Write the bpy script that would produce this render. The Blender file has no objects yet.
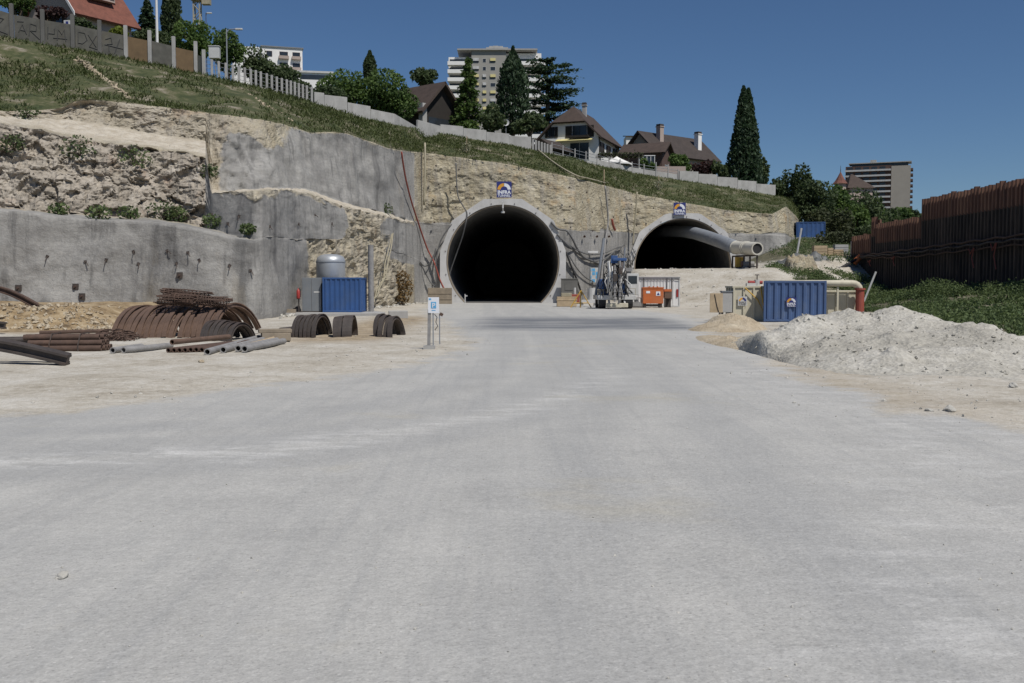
import bpy, math, random
from mathutils import Vector, Matrix, noise
random.seed(7)
R = math.radians
sc = bpy.context.scene
col = sc.collection
F, CH, HY = 1000.0, 2.0, 285.0
TH = math.atan((341.5 - HY) / F)
CT, ST = math.cos(TH), math.sin(TH)

def P(px, py, Y):
    """point of the place seen at that pixel, at Y metres ahead of the photographer"""
    dx = (px - 512) / F
    dy = -(py - 341.5) / F
    ry = CT + dy * ST
    rz = -ST + dy * CT
    t = Y / ry
    return Vector((dx * t, Y, CH + rz * t))

def X(px, Y):
    return P(px, HY, Y).x

def ss(a, b, x):
    t = max(0.0, min(1.0, (x - a) / (b - a)))
    return t * t * (3 - 2 * t)

def lerp(a, b, t):
    return a + (b - a) * t

def pw(x, pts):
    if x <= pts[0][0]:
        return pts[0][1]
    for (a, u), (b, v) in zip(pts, pts[1:]):
        if x <= b:
            return u + (v - u) * (x - a) / (b - a)
    return pts[-1][1]

# ---------------------------------------------------------------- camera, sun, sky
cd = bpy.data.cameras.new('camera')
cam = bpy.data.objects.new('camera', cd)
col.objects.link(cam)
cam.location = (0, 0, CH)
cam.rotation_euler = (math.pi / 2 - TH, 0, 0)
cd.sensor_width = 36
cd.lens = 36 * F / 1024
cd.clip_start = 0.1
cd.clip_end = 9000
sc.camera = cam
SUN_AZ, SUN_EL = 40, 57          # degrees to the right of straight behind the photographer, height
sd = Vector((math.sin(R(SUN_AZ)) * math.cos(R(SUN_EL)), -math.cos(R(SUN_AZ)) * math.cos(R(SUN_EL)), math.sin(R(SUN_EL))))
sl = bpy.data.lights.new('sun', 'SUN')
sl.energy = 4.2
sl.angle = R(0.53)
sl.color = (1.0, 0.955, 0.89)
so = bpy.data.objects.new('sun', sl)
col.objects.link(so)
so.rotation_euler = sd.to_track_quat('Z', 'Y').to_euler()
w = bpy.data.worlds.new('World')
sc.world = w
w.use_nodes = True
nt = w.node_tree
nt.nodes.clear()
wo = nt.nodes.new('ShaderNodeOutputWorld')
bg = nt.nodes.new('ShaderNodeBackground')
sk = nt.nodes.new('ShaderNodeTexSky')
sk.sky_type = 'NISHITA'
sk.sun_disc = False
sk.sun_elevation = R(SUN_EL)
sk.sun_rotation = R(180 - SUN_AZ)
sk.altitude = 500
sk.air_density = 1.0
sk.dust_density = 0.0
sk.ozone_density = 10.0
bg.inputs[1].default_value = 0.060
nt.links.new(sk.outputs[0], bg.inputs[0])
nt.links.new(bg.outputs[0], wo.inputs[0])
sc.view_settings.view_transform = 'Standard'
sc.view_settings.look = 'None'
sc.view_settings.exposure = 0.0
sc.view_settings.gamma = 1

# ---------------------------------------------------------------- materials
class NT:
    def __init__(s, name, rough=0.9):
        s.m = bpy.data.materials.new(name)
        s.m.use_nodes = True
        s.t = s.m.node_tree
        s.b = s.t.nodes['Principled BSDF']
        s.b.inputs['Roughness'].default_value = rough
        s.tc = s.t.nodes.new('ShaderNodeTexCoord')
    def n(s, typ, **kw):
        o = s.t.nodes.new('ShaderNode' + typ)
        for k, v in kw.items():
            setattr(o, k, v)
        return o
    def l(s, a, b):
        s.t.links.new(a, b)
    def vec(s, scale=(1, 1, 1), rot=(0, 0, 0), src='Object'):
        mp = s.n('Mapping')
        mp.inputs['Scale'].default_value = scale
        mp.inputs['Rotation'].default_value = rot
        s.l(s.tc.outputs[src], mp.inputs[0])
        return mp.outputs[0]
    def noise(s, scale, detail=6, rough=0.6, vec=None, dist=0.0):
        o = s.n('TexNoise')
        o.inputs['Scale'].default_value = scale
        o.inputs['Detail'].default_value = detail
        o.inputs['Roughness'].default_value = rough
        o.inputs['Distortion'].default_value = dist
        s.l(vec if vec is not None else s.tc.outputs['Object'], o.inputs['Vector'])
        return o.outputs['Fac']
    def voro(s, scale, feature='F1', vec=None, out='Distance'):
        o = s.n('TexVoronoi', feature=feature)
        o.inputs['Scale'].default_value = scale
        s.l(vec if vec is not None else s.tc.outputs['Object'], o.inputs['Vector'])
        return o.outputs[out]
    def ramp(s, fac, stops):
        o = s.n('ValToRGB')
        e = o.color_ramp.elements
        while len(e) < len(stops):
            e.new(0.5)
        for i, (p, c) in enumerate(stops):
            e[i].position = p
            c = c if isinstance(c, (tuple, list)) else (c, c, c)
            e[i].color = (c[0], c[1], c[2], 1)
        s.l(fac, o.inputs[0])
        return o.outputs[0]
    def mix(s, a, b, fac, mode='MIX'):
        o = s.n('Mix', data_type='RGBA', blend_type=mode)
        for v, i in ((fac, 0), (a, 6), (b, 7)):
            if hasattr(v, 'links') or hasattr(v, 'is_linked'):
                s.l(v, o.inputs[i])
            elif i == 0:
                o.inputs[0].default_value = v
            else:
                o.inputs[i].default_value = (v[0], v[1], v[2], 1)
        return o.outputs[2]
    def math(s, op, a, b=0.0, clamp=False):
        o = s.n('Math', operation=op, use_clamp=clamp)
        for v, i in ((a, 0), (b, 1)):
            if hasattr(v, 'is_linked'):
                s.l(v, o.inputs[i])
            else:
                o.inputs[i].default_value = v
        return o.outputs[0]
    def attr(s, name):
        o = s.n('Attribute', attribute_name=name)
        return o.outputs['Fac']
    def bump(s, h, strength=0.3, dist=0.1):
        o = s.n('Bump')
        o.inputs['Strength'].default_value = strength
        o.inputs['Distance'].default_value = dist
        s.l(h, o.inputs['Height'])
        s.l(o.outputs[0], s.b.inputs['Normal'])
    def base(s, c):
        s.l(c, s.b.inputs['Base Color'])
        return s.m

def simple(name, c, var=0.25, scale=2.0, rough=0.8, bump=0.15, metallic=0.0, dirt=None, dscale=0.7, damt=0.5):
    """a weathered single-colour surface: mottling, stains and a fine grain"""
    k = NT(name, rough)
    k.b.inputs['Metallic'].default_value = metallic
    f = k.noise(scale, 7, 0.65)
    lo = tuple(v * (1 - var) for v in c)
    hi = tuple(min(1, v * (1 + var)) for v in c)
    o = k.ramp(f, [(0.3, lo), (0.7, hi)])
    if dirt:
        g = k.noise(dscale, 8, 0.7, k.vec((1.3, 1.3, 0.6)))
        o = k.mix(o, dirt, k.ramp(g, [(0.5, 0.0), (0.72, damt)]))
    if bump:
        k.bump(k.noise(scale * 9, 5, 0.6), bump, 0.02)
    return k.base(o)

M = {}
M['concrete'] = simple('concrete', (0.36, 0.355, 0.34), 0.18, 0.6, 0.9, 0.2, dirt=(0.2, 0.19, 0.175), dscale=0.5)
M['ring_concrete'] = simple('ring_concrete', (0.50, 0.495, 0.485), 0.12, 0.8, 0.9, 0.15, dirt=(0.33, 0.32, 0.30), dscale=0.5)
M['pale_concrete'] = simple('pale_concrete', (0.33, 0.325, 0.315), 0.12, 0.8, 0.9, 0.15, dirt=(0.28, 0.27, 0.26))
M['dark_concrete'] = simple('dark_concrete', (0.125, 0.122, 0.113), 0.2, 0.6, 0.9, 0.2)
M['lining'] = simple('sooty_lining', (0.17, 0.166, 0.16), 0.3, 0.7, 0.95, 0.4)
M['rust'] = simple('rust', (0.085, 0.052, 0.038), 0.35, 3.0, 0.85, 0.3, dirt=(0.05, 0.035, 0.03), dscale=1.5, damt=0.8)
M['rust_light'] = simple('rust_brown', (0.125, 0.078, 0.055), 0.35, 2.0, 0.85, 0.3, dirt=(0.09, 0.06, 0.05), dscale=1.2, damt=0.8)
M['dark_steel'] = simple('dark_steel', (0.055, 0.045, 0.04), 0.35, 3.0, 0.7, 0.25, dirt=(0.10, 0.06, 0.04))
M['grey_pipe'] = simple('grey_pipe', (0.24, 0.235, 0.23), 0.25, 3.0, 0.7, 0.2, dirt=(0.13, 0.11, 0.09))
M['steel'] = simple('galvanised_steel', (0.215, 0.232, 0.255), 0.10, 1.2, 0.6, 0.05, 0.0, dirt=(0.22, 0.22, 0.22))
M['tank'] = simple('tank_steel', (0.42, 0.44, 0.46), 0.1, 0.9, 0.42, 0.05, 0.45, dirt=(0.28, 0.28, 0.28))
M['blue'] = simple('blue_paint', (0.026, 0.078, 0.22), 0.15, 0.8, 0.6, 0.06, dirt=(0.07, 0.11, 0.19), dscale=0.9)
M['blue_faded'] = simple('faded_blue_paint', (0.058, 0.105, 0.225), 0.15, 0.8, 0.65, 0.06, dirt=(0.13, 0.16, 0.22), dscale=1.2)
M['grey_paint'] = simple('grey_paint', (0.17, 0.185, 0.20), 0.1, 0.8, 0.6, 0.05, dirt=(0.25, 0.24, 0.22))
M['cream'] = simple('cream_paint', (0.50, 0.465, 0.36), 0.1, 0.8, 0.6, 0.06, dirt=(0.30, 0.26, 0.19), dscale=1.4, damt=0.6)
M['duct_cream'] = simple('duct_cream', (0.55, 0.53, 0.465), 0.08, 1.2, 0.6, 0.05, dirt=(0.36, 0.33, 0.27))
M['white'] = simple('white_paint', (0.66, 0.66, 0.65), 0.06, 1.0, 0.55, 0.04, dirt=(0.45, 0.44, 0.41), dscale=1.0, damt=0.4)
M['dirty_white'] = simple('dirty_white_paint', (0.5, 0.5, 0.49), 0.12, 1.5, 0.6, 0.05, dirt=(0.3, 0.28, 0.25))
M['orange'] = simple('orange_paint', (0.46, 0.12, 0.03), 0.12, 1.5, 0.6, 0.05, dirt=(0.36, 0.18, 0.10))
M['yellow'] = simple('yellow_paint', (0.52, 0.32, 0.05), 0.12, 1.5, 0.6, 0.05)
M['red'] = simple('red_paint', (0.30, 0.03, 0.025), 0.15, 1.5, 0.5, 0.05)
M['red_hose'] = simple('red_hose', (0.26, 0.06, 0.04), 0.15, 1.5, 0.6, 0.05)
M['rubber'] = simple('black_rubber', (0.025, 0.025, 0.026), 0.2, 2.0, 0.8, 0.1)
M['hose'] = simple('grey_hose', (0.11, 0.11, 0.11), 0.2, 2.0, 0.7, 0.1)
M['yellow_hose'] = simple('yellowish_hose', (0.31, 0.28, 0.20), 0.2, 2.0, 0.7, 0.1)
M['wood'] = simple('pale_timber', (0.40, 0.31, 0.20), 0.22, 2.0, 0.85, 0.2, dirt=(0.25, 0.20, 0.15))
M['old_wood'] = simple('weathered_timber', (0.24, 0.20, 0.15), 0.25, 2.0, 0.9, 0.2)
M['brown_board'] = simple('brown_board', (0.13, 0.085, 0.042), 0.2, 1.2, 0.85, 0.1)
M['dark_wood'] = simple('dark_timber', (0.022, 0.018, 0.015), 0.25, 2.0, 0.9, 0.15)
M['sign_blue'] = simple('sign_blue', (0.022, 0.03, 0.16), 0.04, 1.0, 0.5, 0)
M['sign_white'] = simple('sign_white', (0.7, 0.72, 0.76), 0.03, 1.0, 0.5, 0)
M['sign_orange'] = simple('sign_orange', (0.62, 0.30, 0.03), 0.05, 1.0, 0.5, 0)
M['sign_cyan'] = simple('sign_light_blue', (0.10, 0.36, 0.62), 0.05, 1.0, 0.5, 0)
M['glass'] = simple('window_glass', (0.03, 0.036, 0.043), 0.3, 0.5, 0.15, 0)
M['shade_yellow'] = simple('yellow_blind', (0.62, 0.55, 0.26), 0.08, 1.0, 0.8, 0)
M['plaster'] = simple('white_plaster', (0.76, 0.75, 0.725), 0.06, 0.6, 0.9, 0.05)
M['pink_plaster'] = simple('pinkish_plaster', (0.38, 0.31, 0.27), 0.06, 0.6, 0.9, 0.05)
M['grey_render'] = simple('grey_render', (0.30, 0.29, 0.265), 0.06, 0.3, 0.9, 0.05)
M['beige_render'] = simple('beige_render', (0.36, 0.33, 0.285), 0.06, 0.3, 0.9, 0.05)
M['brown_render'] = simple('brown_render', (0.09, 0.055, 0.045), 0.1, 0.5, 0.9, 0.05)
M['bark'] = simple('bark', (0.09, 0.07, 0.05), 0.3, 3.0, 0.95, 0.3)
M['tarp'] = simple('grey_tarpaulin', (0.10, 0.105, 0.105), 0.25, 2.0, 0.6, 0.2)
M['canvas'] = simple('white_canvas', (0.72, 0.71, 0.68), 0.04, 2.0, 0.8, 0)
M['graffiti'] = simple('spray_paint', (0.05, 0.05, 0.05), 0.2, 4.0, 0.8, 0)
M['mesh_grey'] = simple('dark_netting', (0.05, 0.055, 0.05), 0.2, 4.0, 0.8, 0)

def tiles(name, c, scale=3.0):
    k = NT(name, 0.85)
    o = k.ramp(k.noise(1.2, 8, 0.75), [(0.3, tuple(v * 0.65 for v in c)), (0.7, tuple(v * 1.3 for v in c))])
    wv = k.n('TexWave', wave_type='BANDS', bands_direction='Z')
    wv.inputs['Scale'].default_value = scale
    wv.inputs['Distortion'].default_value = 0.6
    k.l(k.tc.outputs['Object'], wv.inputs['Vector'])
    k.bump(wv.outputs['Fac'], 0.35, 0.05)
    return k.base(o)
M['tile_brown'] = tiles('brown_roof_tiles', (0.058, 0.040, 0.032))
M['tile_dark'] = tiles('dark_roof_tiles', (0.046, 0.035, 0.03))
M['tile_red'] = tiles('red_roof_tiles', (0.165, 0.06, 0.04))

def leafmat(name, c, c2):
    k = NT(name, 0.75)
    a = k.attr('tint')
    f = k.math('ADD', k.math('MULTIPLY', a, 0.6), k.math('MULTIPLY', k.noise(0.55, 4, 0.6), 0.5))
    k.base(k.ramp(f, [(0.25, c), (0.8, c2)]))
    out = [n for n in k.t.nodes if n.type == 'OUTPUT_MATERIAL'][0]
    tr = k.n('BsdfTranslucent')
    k.l(k.ramp(f, [(0.25, tuple(v * 1.1 for v in c)), (0.8, tuple(v * 1.1 for v in c2))]), tr.inputs[0])
    mx = k.n('MixShader')
    mx.inputs[0].default_value = 0.38
    k.l(k.b.outputs[0], mx.inputs[1])
    k.l(tr.outputs[0], mx.inputs[2])
    k.l(mx.outputs[0], out.inputs[0])
    return k.m
L = {
    'green': leafmat('leaf_green', (0.04, 0.08, 0.018), (0.135, 0.205, 0.05)),
    'dark': leafmat('leaf_dark_green', (0.036, 0.058, 0.022), (0.11, 0.15, 0.058)),
    'light': leafmat('leaf_light_green', (0.04, 0.08, 0.016), (0.12, 0.19, 0.04)),
    'conifer': leafmat('needle_green', (0.02, 0.045, 0.021), (0.066, 0.108, 0.05)),
    'olive': leafmat('leaf_olive', (0.03, 0.04, 0.015), (0.085, 0.10, 0.04)),
    'red': leafmat('leaf_reddish', (0.028, 0.014, 0.014), (0.085, 0.04, 0.035)),
    'grass': leafmat('grass_blades', (0.038, 0.056, 0.013), (0.11, 0.135, 0.042)),
    'weed': leafmat('weed_green', (0.05, 0.085, 0.028), (0.16, 0.21, 0.08)),
    'yellow': leafmat('leaf_yellowish', (0.10, 0.13, 0.012), (0.22, 0.25, 0.03)),
    'pale': leafmat('leaf_pale', (0.22, 0.22, 0.14), (0.45, 0.44, 0.32)),
}

# ---------------------------------------------------------------- mesh helpers
class MB:
    def __init__(s):
        s.v, s.f = [], []
    def add(s, vs, fs):
        b = len(s.v)
        s.v.extend(Vector(p) for p in vs)
        s.f.extend(tuple(i + b for i in f) for f in fs)
        return s
    def box(s, c, d, rz=0, tilt=None):
        x, y, z = d[0] / 2, d[1] / 2, d[2] / 2
        m = Matrix.Rotation(rz, 3, 'Z')
        if tilt is not None:
            m = m @ tilt
        c = Vector(c)
        vs = [c + m @ Vector(p) for p in ((-x, -y, -z), (x, -y, -z), (x, y, -z), (-x, y, -z), (-x, -y, z), (x, -y, z), (x, y, z), (-x, y, z))]
        return s.add(vs, [(0, 3, 2, 1), (4, 5, 6, 7), (0, 1, 5, 4), (1, 2, 6, 5), (2, 3, 7, 6), (3, 0, 4, 7)])
    def bb(s, a, b):
        return s.box([(p + q) / 2 for p, q in zip(a, b)], [abs(q - p) for p, q in zip(a, b)])
    def tube(s, pts, r, n=8, caps=True, hollow=0.0):
        pts = [Vector(p) for p in pts]
        rs = r if isinstance(r, (list, tuple)) else [r] * len(pts)
        rings = []
        up = None
        for i, p in enumerate(pts):
            d = (pts[min(i + 1, len(pts) - 1)] - pts[max(i - 1, 0)]).normalized()
            if up is None:
                up = Vector((0, 0, 1)) if abs(d.z) < 0.9 else Vector((1, 0, 0))
            a = d.cross(up).normalized()
            up = a.cross(d).normalized()
            rings.append([p + (a * math.cos(2 * math.pi * k / n) + up * math.sin(2 * math.pi * k / n)) * rs[i] for k in range(n)])
        vs = [q for g in rings for q in g]
        fs = []
        for i in range(len(pts) - 1):
            for k in range(n):
                a, b = i * n + k, i * n + (k + 1) % n
                fs.append((a, b, b + n, a + n))
        m = len(pts) - 1
        if hollow:
            for i, sg in ((0, 1), (m, -1)):
                q = pts[1] - pts[0] if i == 0 else pts[m - 1] - pts[m]
                q = q.normalized() * min(0.6, q.length * 0.45)
                b = len(vs)
                ctr = pts[i]
                vs += [ctr + (v - ctr) * hollow for v in rings[i]]
                vs += [ctr + (v - ctr) * hollow + q for v in rings[i]]
                for k in range(n):
                    a, c = i * n + k, i * n + (k + 1) % n
                    fs.append((a, b + k, b + (k + 1) % n, c))
                    fs.append((b + k, b + n + k, b + n + (k + 1) % n, b + (k + 1) % n))
                fs.append(tuple(b + n + k for k in range(n)))
        elif caps:
            fs.append(tuple(range(n))[::-1])
            fs.append(tuple(range(m * n, m * n + n)))
        return s.add(vs, fs)
    def slab(s, poly, t):
        poly = [Vector(p) for p in poly]
        nrm = Vector((0, 0, 0))
        for i in range(len(poly)):
            nrm += poly[i].cross(poly[(i + 1) % len(poly)])
        nrm.normalize()
        k = len(poly)
        vs = poly + [p - nrm * t for p in poly]
        fs = [tuple(range(k)), tuple(range(2 * k - 1, k - 1, -1))]
        fs += [(i, i + k, (i + 1) % k + k, (i + 1) % k) for i in range(k)]
        return s.add(vs, fs)
    def lathe(s, prof, n=24, c=(0, 0, 0)):
        c = Vector(c)
        vs = [c + Vector((r * math.cos(2 * math.pi * k / n), r * math.sin(2 * math.pi * k / n), z)) for r, z in prof for k in range(n)]
        fs = [(i * n + k, i * n + (k + 1) % n, (i + 1) * n + (k + 1) % n, (i + 1) * n + k) for i in range(len(prof) - 1) for k in range(n)]
        return s.add(vs, fs)
    def sweep(s, sect, frames):
        """sect: closed 2D outline; frames: list of (origin, axis u, axis v)"""
        n = len(sect)
        vs = [o + u * a + v * b for o, u, v in frames for a, b in sect]
        fs = [(i * n + k, i * n + (k + 1) % n, (i + 1) * n + (k + 1) % n, (i + 1) * n + k) for i in range(len(frames) - 1) for k in range(n)]
        fs += [tuple(range(n))[::-1], tuple(range((len(frames) - 1) * n, len(frames) * n))]
        return s.add(vs, fs)
    def build(s, name, mat, parent=None, smooth=False, bevel=0.0):
        me = bpy.data.meshes.new(name)
        me.from_pydata([tuple(p) for p in s.v], [], s.f)
        if smooth:
            me.polygons.foreach_set('use_smooth', [True] * len(me.polygons))
        me.materials.append(mat)
        me.update()
        o = bpy.data.objects.new(name, me)
        col.objects.link(o)
        if parent is not None:
            o.parent = parent
        if bevel:
            b = o.modifiers.new('bevel', 'BEVEL')
            b.width = bevel
            b.segments = 2
            b.limit_method = 'ANGLE'
        return o

def tag(o, label=None, cat=None, group=None, kind=None):
    for k, v in (('label', label), ('category', cat), ('group', group), ('kind', kind)):
        if v:
            o[k] = v
    return o

def thing(name, label, cat, loc=(0, 0, 0), rz=0.0, group=None):
    o = bpy.data.objects.new(name, None)
    o.empty_display_size = 0.3
    col.objects.link(o)
    o.location = loc
    o.rotation_euler = (0, 0, rz)
    return tag(o, label, cat, group)

def copy_tree(o, parent=None, loc=None, rot=None, label=None):
    c = o.copy()
    col.objects.link(c)
    if parent is not None:
        c.parent = parent
    if loc is not None:
        c.location = loc
    if rot is not None:
        c.rotation_euler = rot
    if label:
        c['label'] = label
    for ch in list(o.children):
        copy_tree(ch, c)
    return c

def text(s, size, mat, parent, loc, rot=(math.pi / 2, 0, 0), name='lettering', ext=0.004, sx=1.0, width=None, bold=0.0):
    cu = bpy.data.curves.new(name, 'FONT')
    cu.body = s
    cu.size = size
    cu.align_x = 'CENTER'
    cu.align_y = 'BOTTOM_BASELINE'
    cu.extrude = ext
    cu.offset = bold
    tmp = bpy.data.objects.new(name, cu)
    col.objects.link(tmp)
    bpy.context.view_layer.update()
    me = bpy.data.meshes.new_from_object(tmp.evaluated_get(bpy.context.evaluated_depsgraph_get()))
    wd = max(v.co.x for v in me.vertices) - min(v.co.x for v in me.vertices)
    bpy.data.objects.remove(tmp)
    me.materials.clear()
    me.materials.append(mat)
    k = sx if width is None else width / wd
    for v in me.vertices:
        v.co.x *= k
    o = bpy.data.objects.new(name, me)
    col.objects.link(o)
    o.parent = parent
    o.location = loc
    o.rotation_euler = rot
    return o
# ---------------------------------------------------------------- ground
def fr(x, y, z=0.0, o=4):
    return noise.fractal(Vector((x, y, z)), 1.0, 2.0, o)

def g0(x, y):
    """height of the yard without small bumps"""
    z = 0.0
    y0 = 95 - (x - 17) * 0.9 if x < 27 else min(86 + (x - 27) * 1.2, 104)
    z += 3.85 * ss(0, 21, y - y0) * ss(11.5, 14.5, x)
    z += max(0, min(y, 150) - 108) * 0.13 * ss(26, 36, x)
    z += (1.55 + 0.35 * fr(x * .2, y * .2)) * ss(27.5, 40, x) * ss(8, 40, y) * (1 - ss(96, 112, y))
    z += (1.0 + 0.12 * fr(x * .5, y * .5, 3)) * ss(42.5, 46.2, y + 0.6 * fr(x * .4, 3)) * ss(17.0, 20.5, -x) 
    return z

def g(x, y):
    z = g0(x, y)
    d = math.hypot(x, y)
    if d < 220:
        rough = 1 - roadmask(x, y)
        z += 0.05 * rough * fr(x * .6, y * .6, 1) + 0.012 * fr(x * .3, y * .15, 7)
    return z

LB = [(-30, -14), (8, -10.5), (15, -7.7), (18.2, -5.7), (23.5, -2.9), (30, -1.6), (36, -1.5), (46, -2.6), (60, -4.6), (80, -7), (110, -8)]
RB = [(-30, 12), (8, 9.0), (14, 6.9), (15.4, 6.2), (20, 6.0), (33, 8.0), (45, 8.8), (54, 10.4), (70, 11.5), (88, 9), (110, 7)]
def roadmask(x, y):
    if y > 150:
        return 0.0
    wl = 1.0 + max(0.0, y) * 0.02
    a = ss(-wl, wl, x - pw(y, LB) + 0.7 * fr(x * .35, y * .25, 5))
    b = ss(-wl, wl, pw(y, RB) - x + 0.9 * fr(x * .3, y * .25, 9))
    return a * b

xs = [-3000, -1500, -700, -400, -250, -160, -110, -85]
x = -70.0
while x < 75:
    xs.append(x)
    x += 0.4 if -22 < x < 22 else 0.9
xs += [80, 95, 120, 160, 220, 300, 420, 700, 1500, 3000]
ys = [-400, -120, -50, -20, -8]
y = -2.0
while y < 165:
    ys.append(y)
    y += max(0.25, 0.014 * y)
ys += [175, 190, 210, 235, 260, 300, 360, 450, 600, 900, 1500, 2500, 4500]
V, FC, rm, wet, veg, tan, pwd, tyr = [], [], [], [], [], [], [], []
def seglist(pts):
    return [Vector((a, b, 0)) for a, b in pts]
TRK = [(-14, 9.6), (-5.7, 11.1), (-2.8, 12.1), (-1.03, 14.3), (.83, 17.4), (1.9, 21), (2.6, 30), (2.2, 45), (1.0, 70), (-.5, 108)]
TR2 = [(x_ + dx, y_ + dy) for (x_, y_), dx, dy in zip(TRK, (-1, -.5, -.6, -1.3, -1.8, -1.9, -1.9, -1.8, -1.7, -1.5), (1.9, 1.8, 1.5, .9, .3, 0, 0, 0, 0, 0))]
TR3 = [(2.0, 3), (2.6, 10), (3.6, 25), (4.0, 45), (2.4, 80), (.8, 108)]
TR4 = [(.1, 3), (.7, 10), (1.9, 25), (2.4, 45), (1.0, 80), (-.9, 108)]
def dline(x, y, pts):
    best = 1e9
    for (ax, ay), (bx, by) in zip(pts, pts[1:]):
        ux, uy = bx - ax, by - ay
        t = max(0, min(1, ((x - ax) * ux + (y - ay) * uy) / (ux * ux + uy * uy)))
        best = min(best, math.hypot(x - ax - ux * t, y - ay - uy * t))
    return best
for yy in ys:
    for xx in xs:
        V.append((xx, yy, g(xx, yy)))
        r = roadmask(xx, yy)
        rm.append(r)
        wv = ss(42, 47, yy + 0.8 * fr(xx * .4, yy * .1)) * (1 - ss(58, 66, yy)) * ss(-3.5, 0, xx) * (1 - ss(8, 10, xx))
        wet.append(wv)
        vv = ss(-1.5, 2.0, xx - (12 + .19 * min(yy, 85)) + 1.4 * fr(xx * .25, yy * .25, 2)) * ss(24, 34, yy) * (1 - ss(100, 106, yy)) + ss(27, 33, xx) * ss(116, 126, yy)
        if abs(xx) > 75 or yy > 165:
            vv = 1.0
        veg.append(min(1, vv))
        near = abs(xx) < 40 and yy < 115
        d1 = dline(xx, yy, TRK) if near else 9
        d2 = dline(xx, yy, TR2) if near else 9
        d5 = dline(xx, yy, [(6.3, 15), (4.6, 11.5), (3.2, 8), (2.1, 5), (1.6, 3.5)]) if near else 9
        pwd.append(max(.5 * (1 - ss(.1, 1.2, d5 + .6 * fr(xx * .8, yy * .8, 4))), (.62 + .36 * (1 - ss(-3.5, -1, xx))) * (1 - ss(.1, .9, d1 + .3 * fr(xx * .6, yy * .3, 2))) * (1 - ss(17, 30, yy)), .55 * (1 - ss(.2, 2.2, abs(xx - pw(yy, RB)))) * ss(9, 12, yy)) if near else 0)
        tyr.append(max([1 - ss(.25, .75, abs(q - .75)) for q in (d1, d2)] + [1 - ss(.2, .6, dline(xx, yy, t_)) for t_ in (TR3, TR4)]) if near else 0)
        tan.append(max(ss(16.0, 18.5, -xx) * ss(40, 43, yy), 0.75 * (1 - ss(0.5, 3, abs(xx + 6.5))) * ss(33, 37, yy) * (1 - ss(60, 68, yy)), .22 * (1 - ss(.2, 1.8, abs(xx - pw(yy, RB) - .6))) * ss(13, 16, yy) * (1 - ss(50, 56, yy))))
nx = len(xs)
road_f, ground_f = [], []
for j in range(len(ys) - 1):
    for i in range(nx - 1):
        a = j * nx + i
        f = (a, a + 1, a + 1 + nx, a + nx)
        m = (rm[a] + rm[a + 1] + rm[a + nx] + rm[a + nx + 1]) / 4
        (road_f if m > 0.5 else ground_f).append(f)

k = NT('limestone_dust', 0.95)
road = k.attr('road')
big = k.noise(0.16, 5, 0.55)
mid = k.noise(0.9, 8, 0.65)
fine = k.noise(16, 6, 0.7)
peb = k.voro(26, 'F1')
streak = k.noise(1.0, 7, 0.65, k.vec((1.3, 0.07, 1), (0, 0, R(-3))))
streak2 = k.noise(1.0, 6, 0.6, k.vec((4.5, 0.10, 1), (0, 0, R(4))))
bend = k.noise(1.0, 8, 0.68, k.vec((0.16, 1.3, 1), (0, 0, R(28))), 0.3)
rd = k.ramp(k.math('ADD', k.math('MULTIPLY', streak, 0.36), k.math('MULTIPLY', mid, 0.64)), [(0.34, (0.352, 0.348, 0.332)), (0.5, (0.408, 0.403, 0.382)), (0.66, (0.455, 0.448, 0.422))])
rd = k.mix(rd, (0.315, 0.317, 0.312), k.ramp(streak2, [(0.5, 0.0), (0.7, 0.45)]))
rd = k.mix(rd, (0.335, 0.337, 0.33), k.ramp(big, [(0.5, 0.0), (0.68, 0.5)]))
rd = k.mix(rd, (0.29, 0.293, 0.292), k.math('MULTIPLY', k.attr('tyre'), k.ramp(streak, [(0.33, 0.12), (0.58, 0.45)])))
pw_ = k.math('MULTIPLY', k.attr('powder'), k.ramp(k.noise(1.1, 8, 0.75, k.vec((0.8, 2.2, 1), (0, 0, R(25)))), [(0.47, 0.0), (0.66, 1.0)]))
rd = k.mix(rd, (0.60, 0.595, 0.575), pw_)
rd = k.mix(rd, (0.42, 0.38, 0.28), k.ramp(k.noise(0.22, 7, 0.6, k.vec((1, 1.4, 1), (0, 0, 1))), [(0.6, 0.0), (0.75, 0.55)]))
dirt = k.ramp(k.math('ADD', k.math('MULTIPLY', k.noise(0.5, 8, 0.7), 0.6), k.math('MULTIPLY', k.noise(3.5, 6, 0.7), 0.4)), [(0.35, (0.28, 0.245, 0.19)), (0.47, (0.42, 0.385, 0.32)), (0.62, (0.54, 0.515, 0.46))])
tn = k.ramp(k.noise(1.3, 8, 0.75), [(0.36, (0.10, 0.068, 0.035)), (0.46, (0.25, 0.175, 0.09)), (0.62, (0.40, 0.315, 0.195))])
dirt = k.mix(dirt, tn, k.attr('tan'))
soil = k.ramp(k.noise(0.8, 7, 0.7), [(0.35, (0.05, 0.052, 0.024)), (0.55, (0.12, 0.11, 0.065)), (0.7, (0.26, 0.235, 0.175))])
edge = k.math('ADD', road, k.math('MULTIPLY', k.math('SUBTRACT', k.noise(1.1, 8, 0.7), 0.5), 1.6))
o = k.mix(dirt, rd, k.ramp(edge, [(0.32, 0.0), (0.68, 1.0)]))
o = k.mix(o, (0.13, 0.14, 0.155), k.math('MULTIPLY', k.attr('wet'), k.ramp(k.noise(0.6, 5, 0.6, k.vec((0.25, 1, 1))), [(0.35, 0.3), (0.55, 0.95)])))
o = k.mix(o, soil, k.ramp(k.math('ADD', k.attr('veg'), k.math('MULTIPLY', k.math('SUBTRACT', mid, 0.5), 0.9)), [(0.3, 0.0), (0.65, 1.0)]))
gr = k.ramp(fine, [(0.3, 0.78), (0.7, 1.12)])
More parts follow.
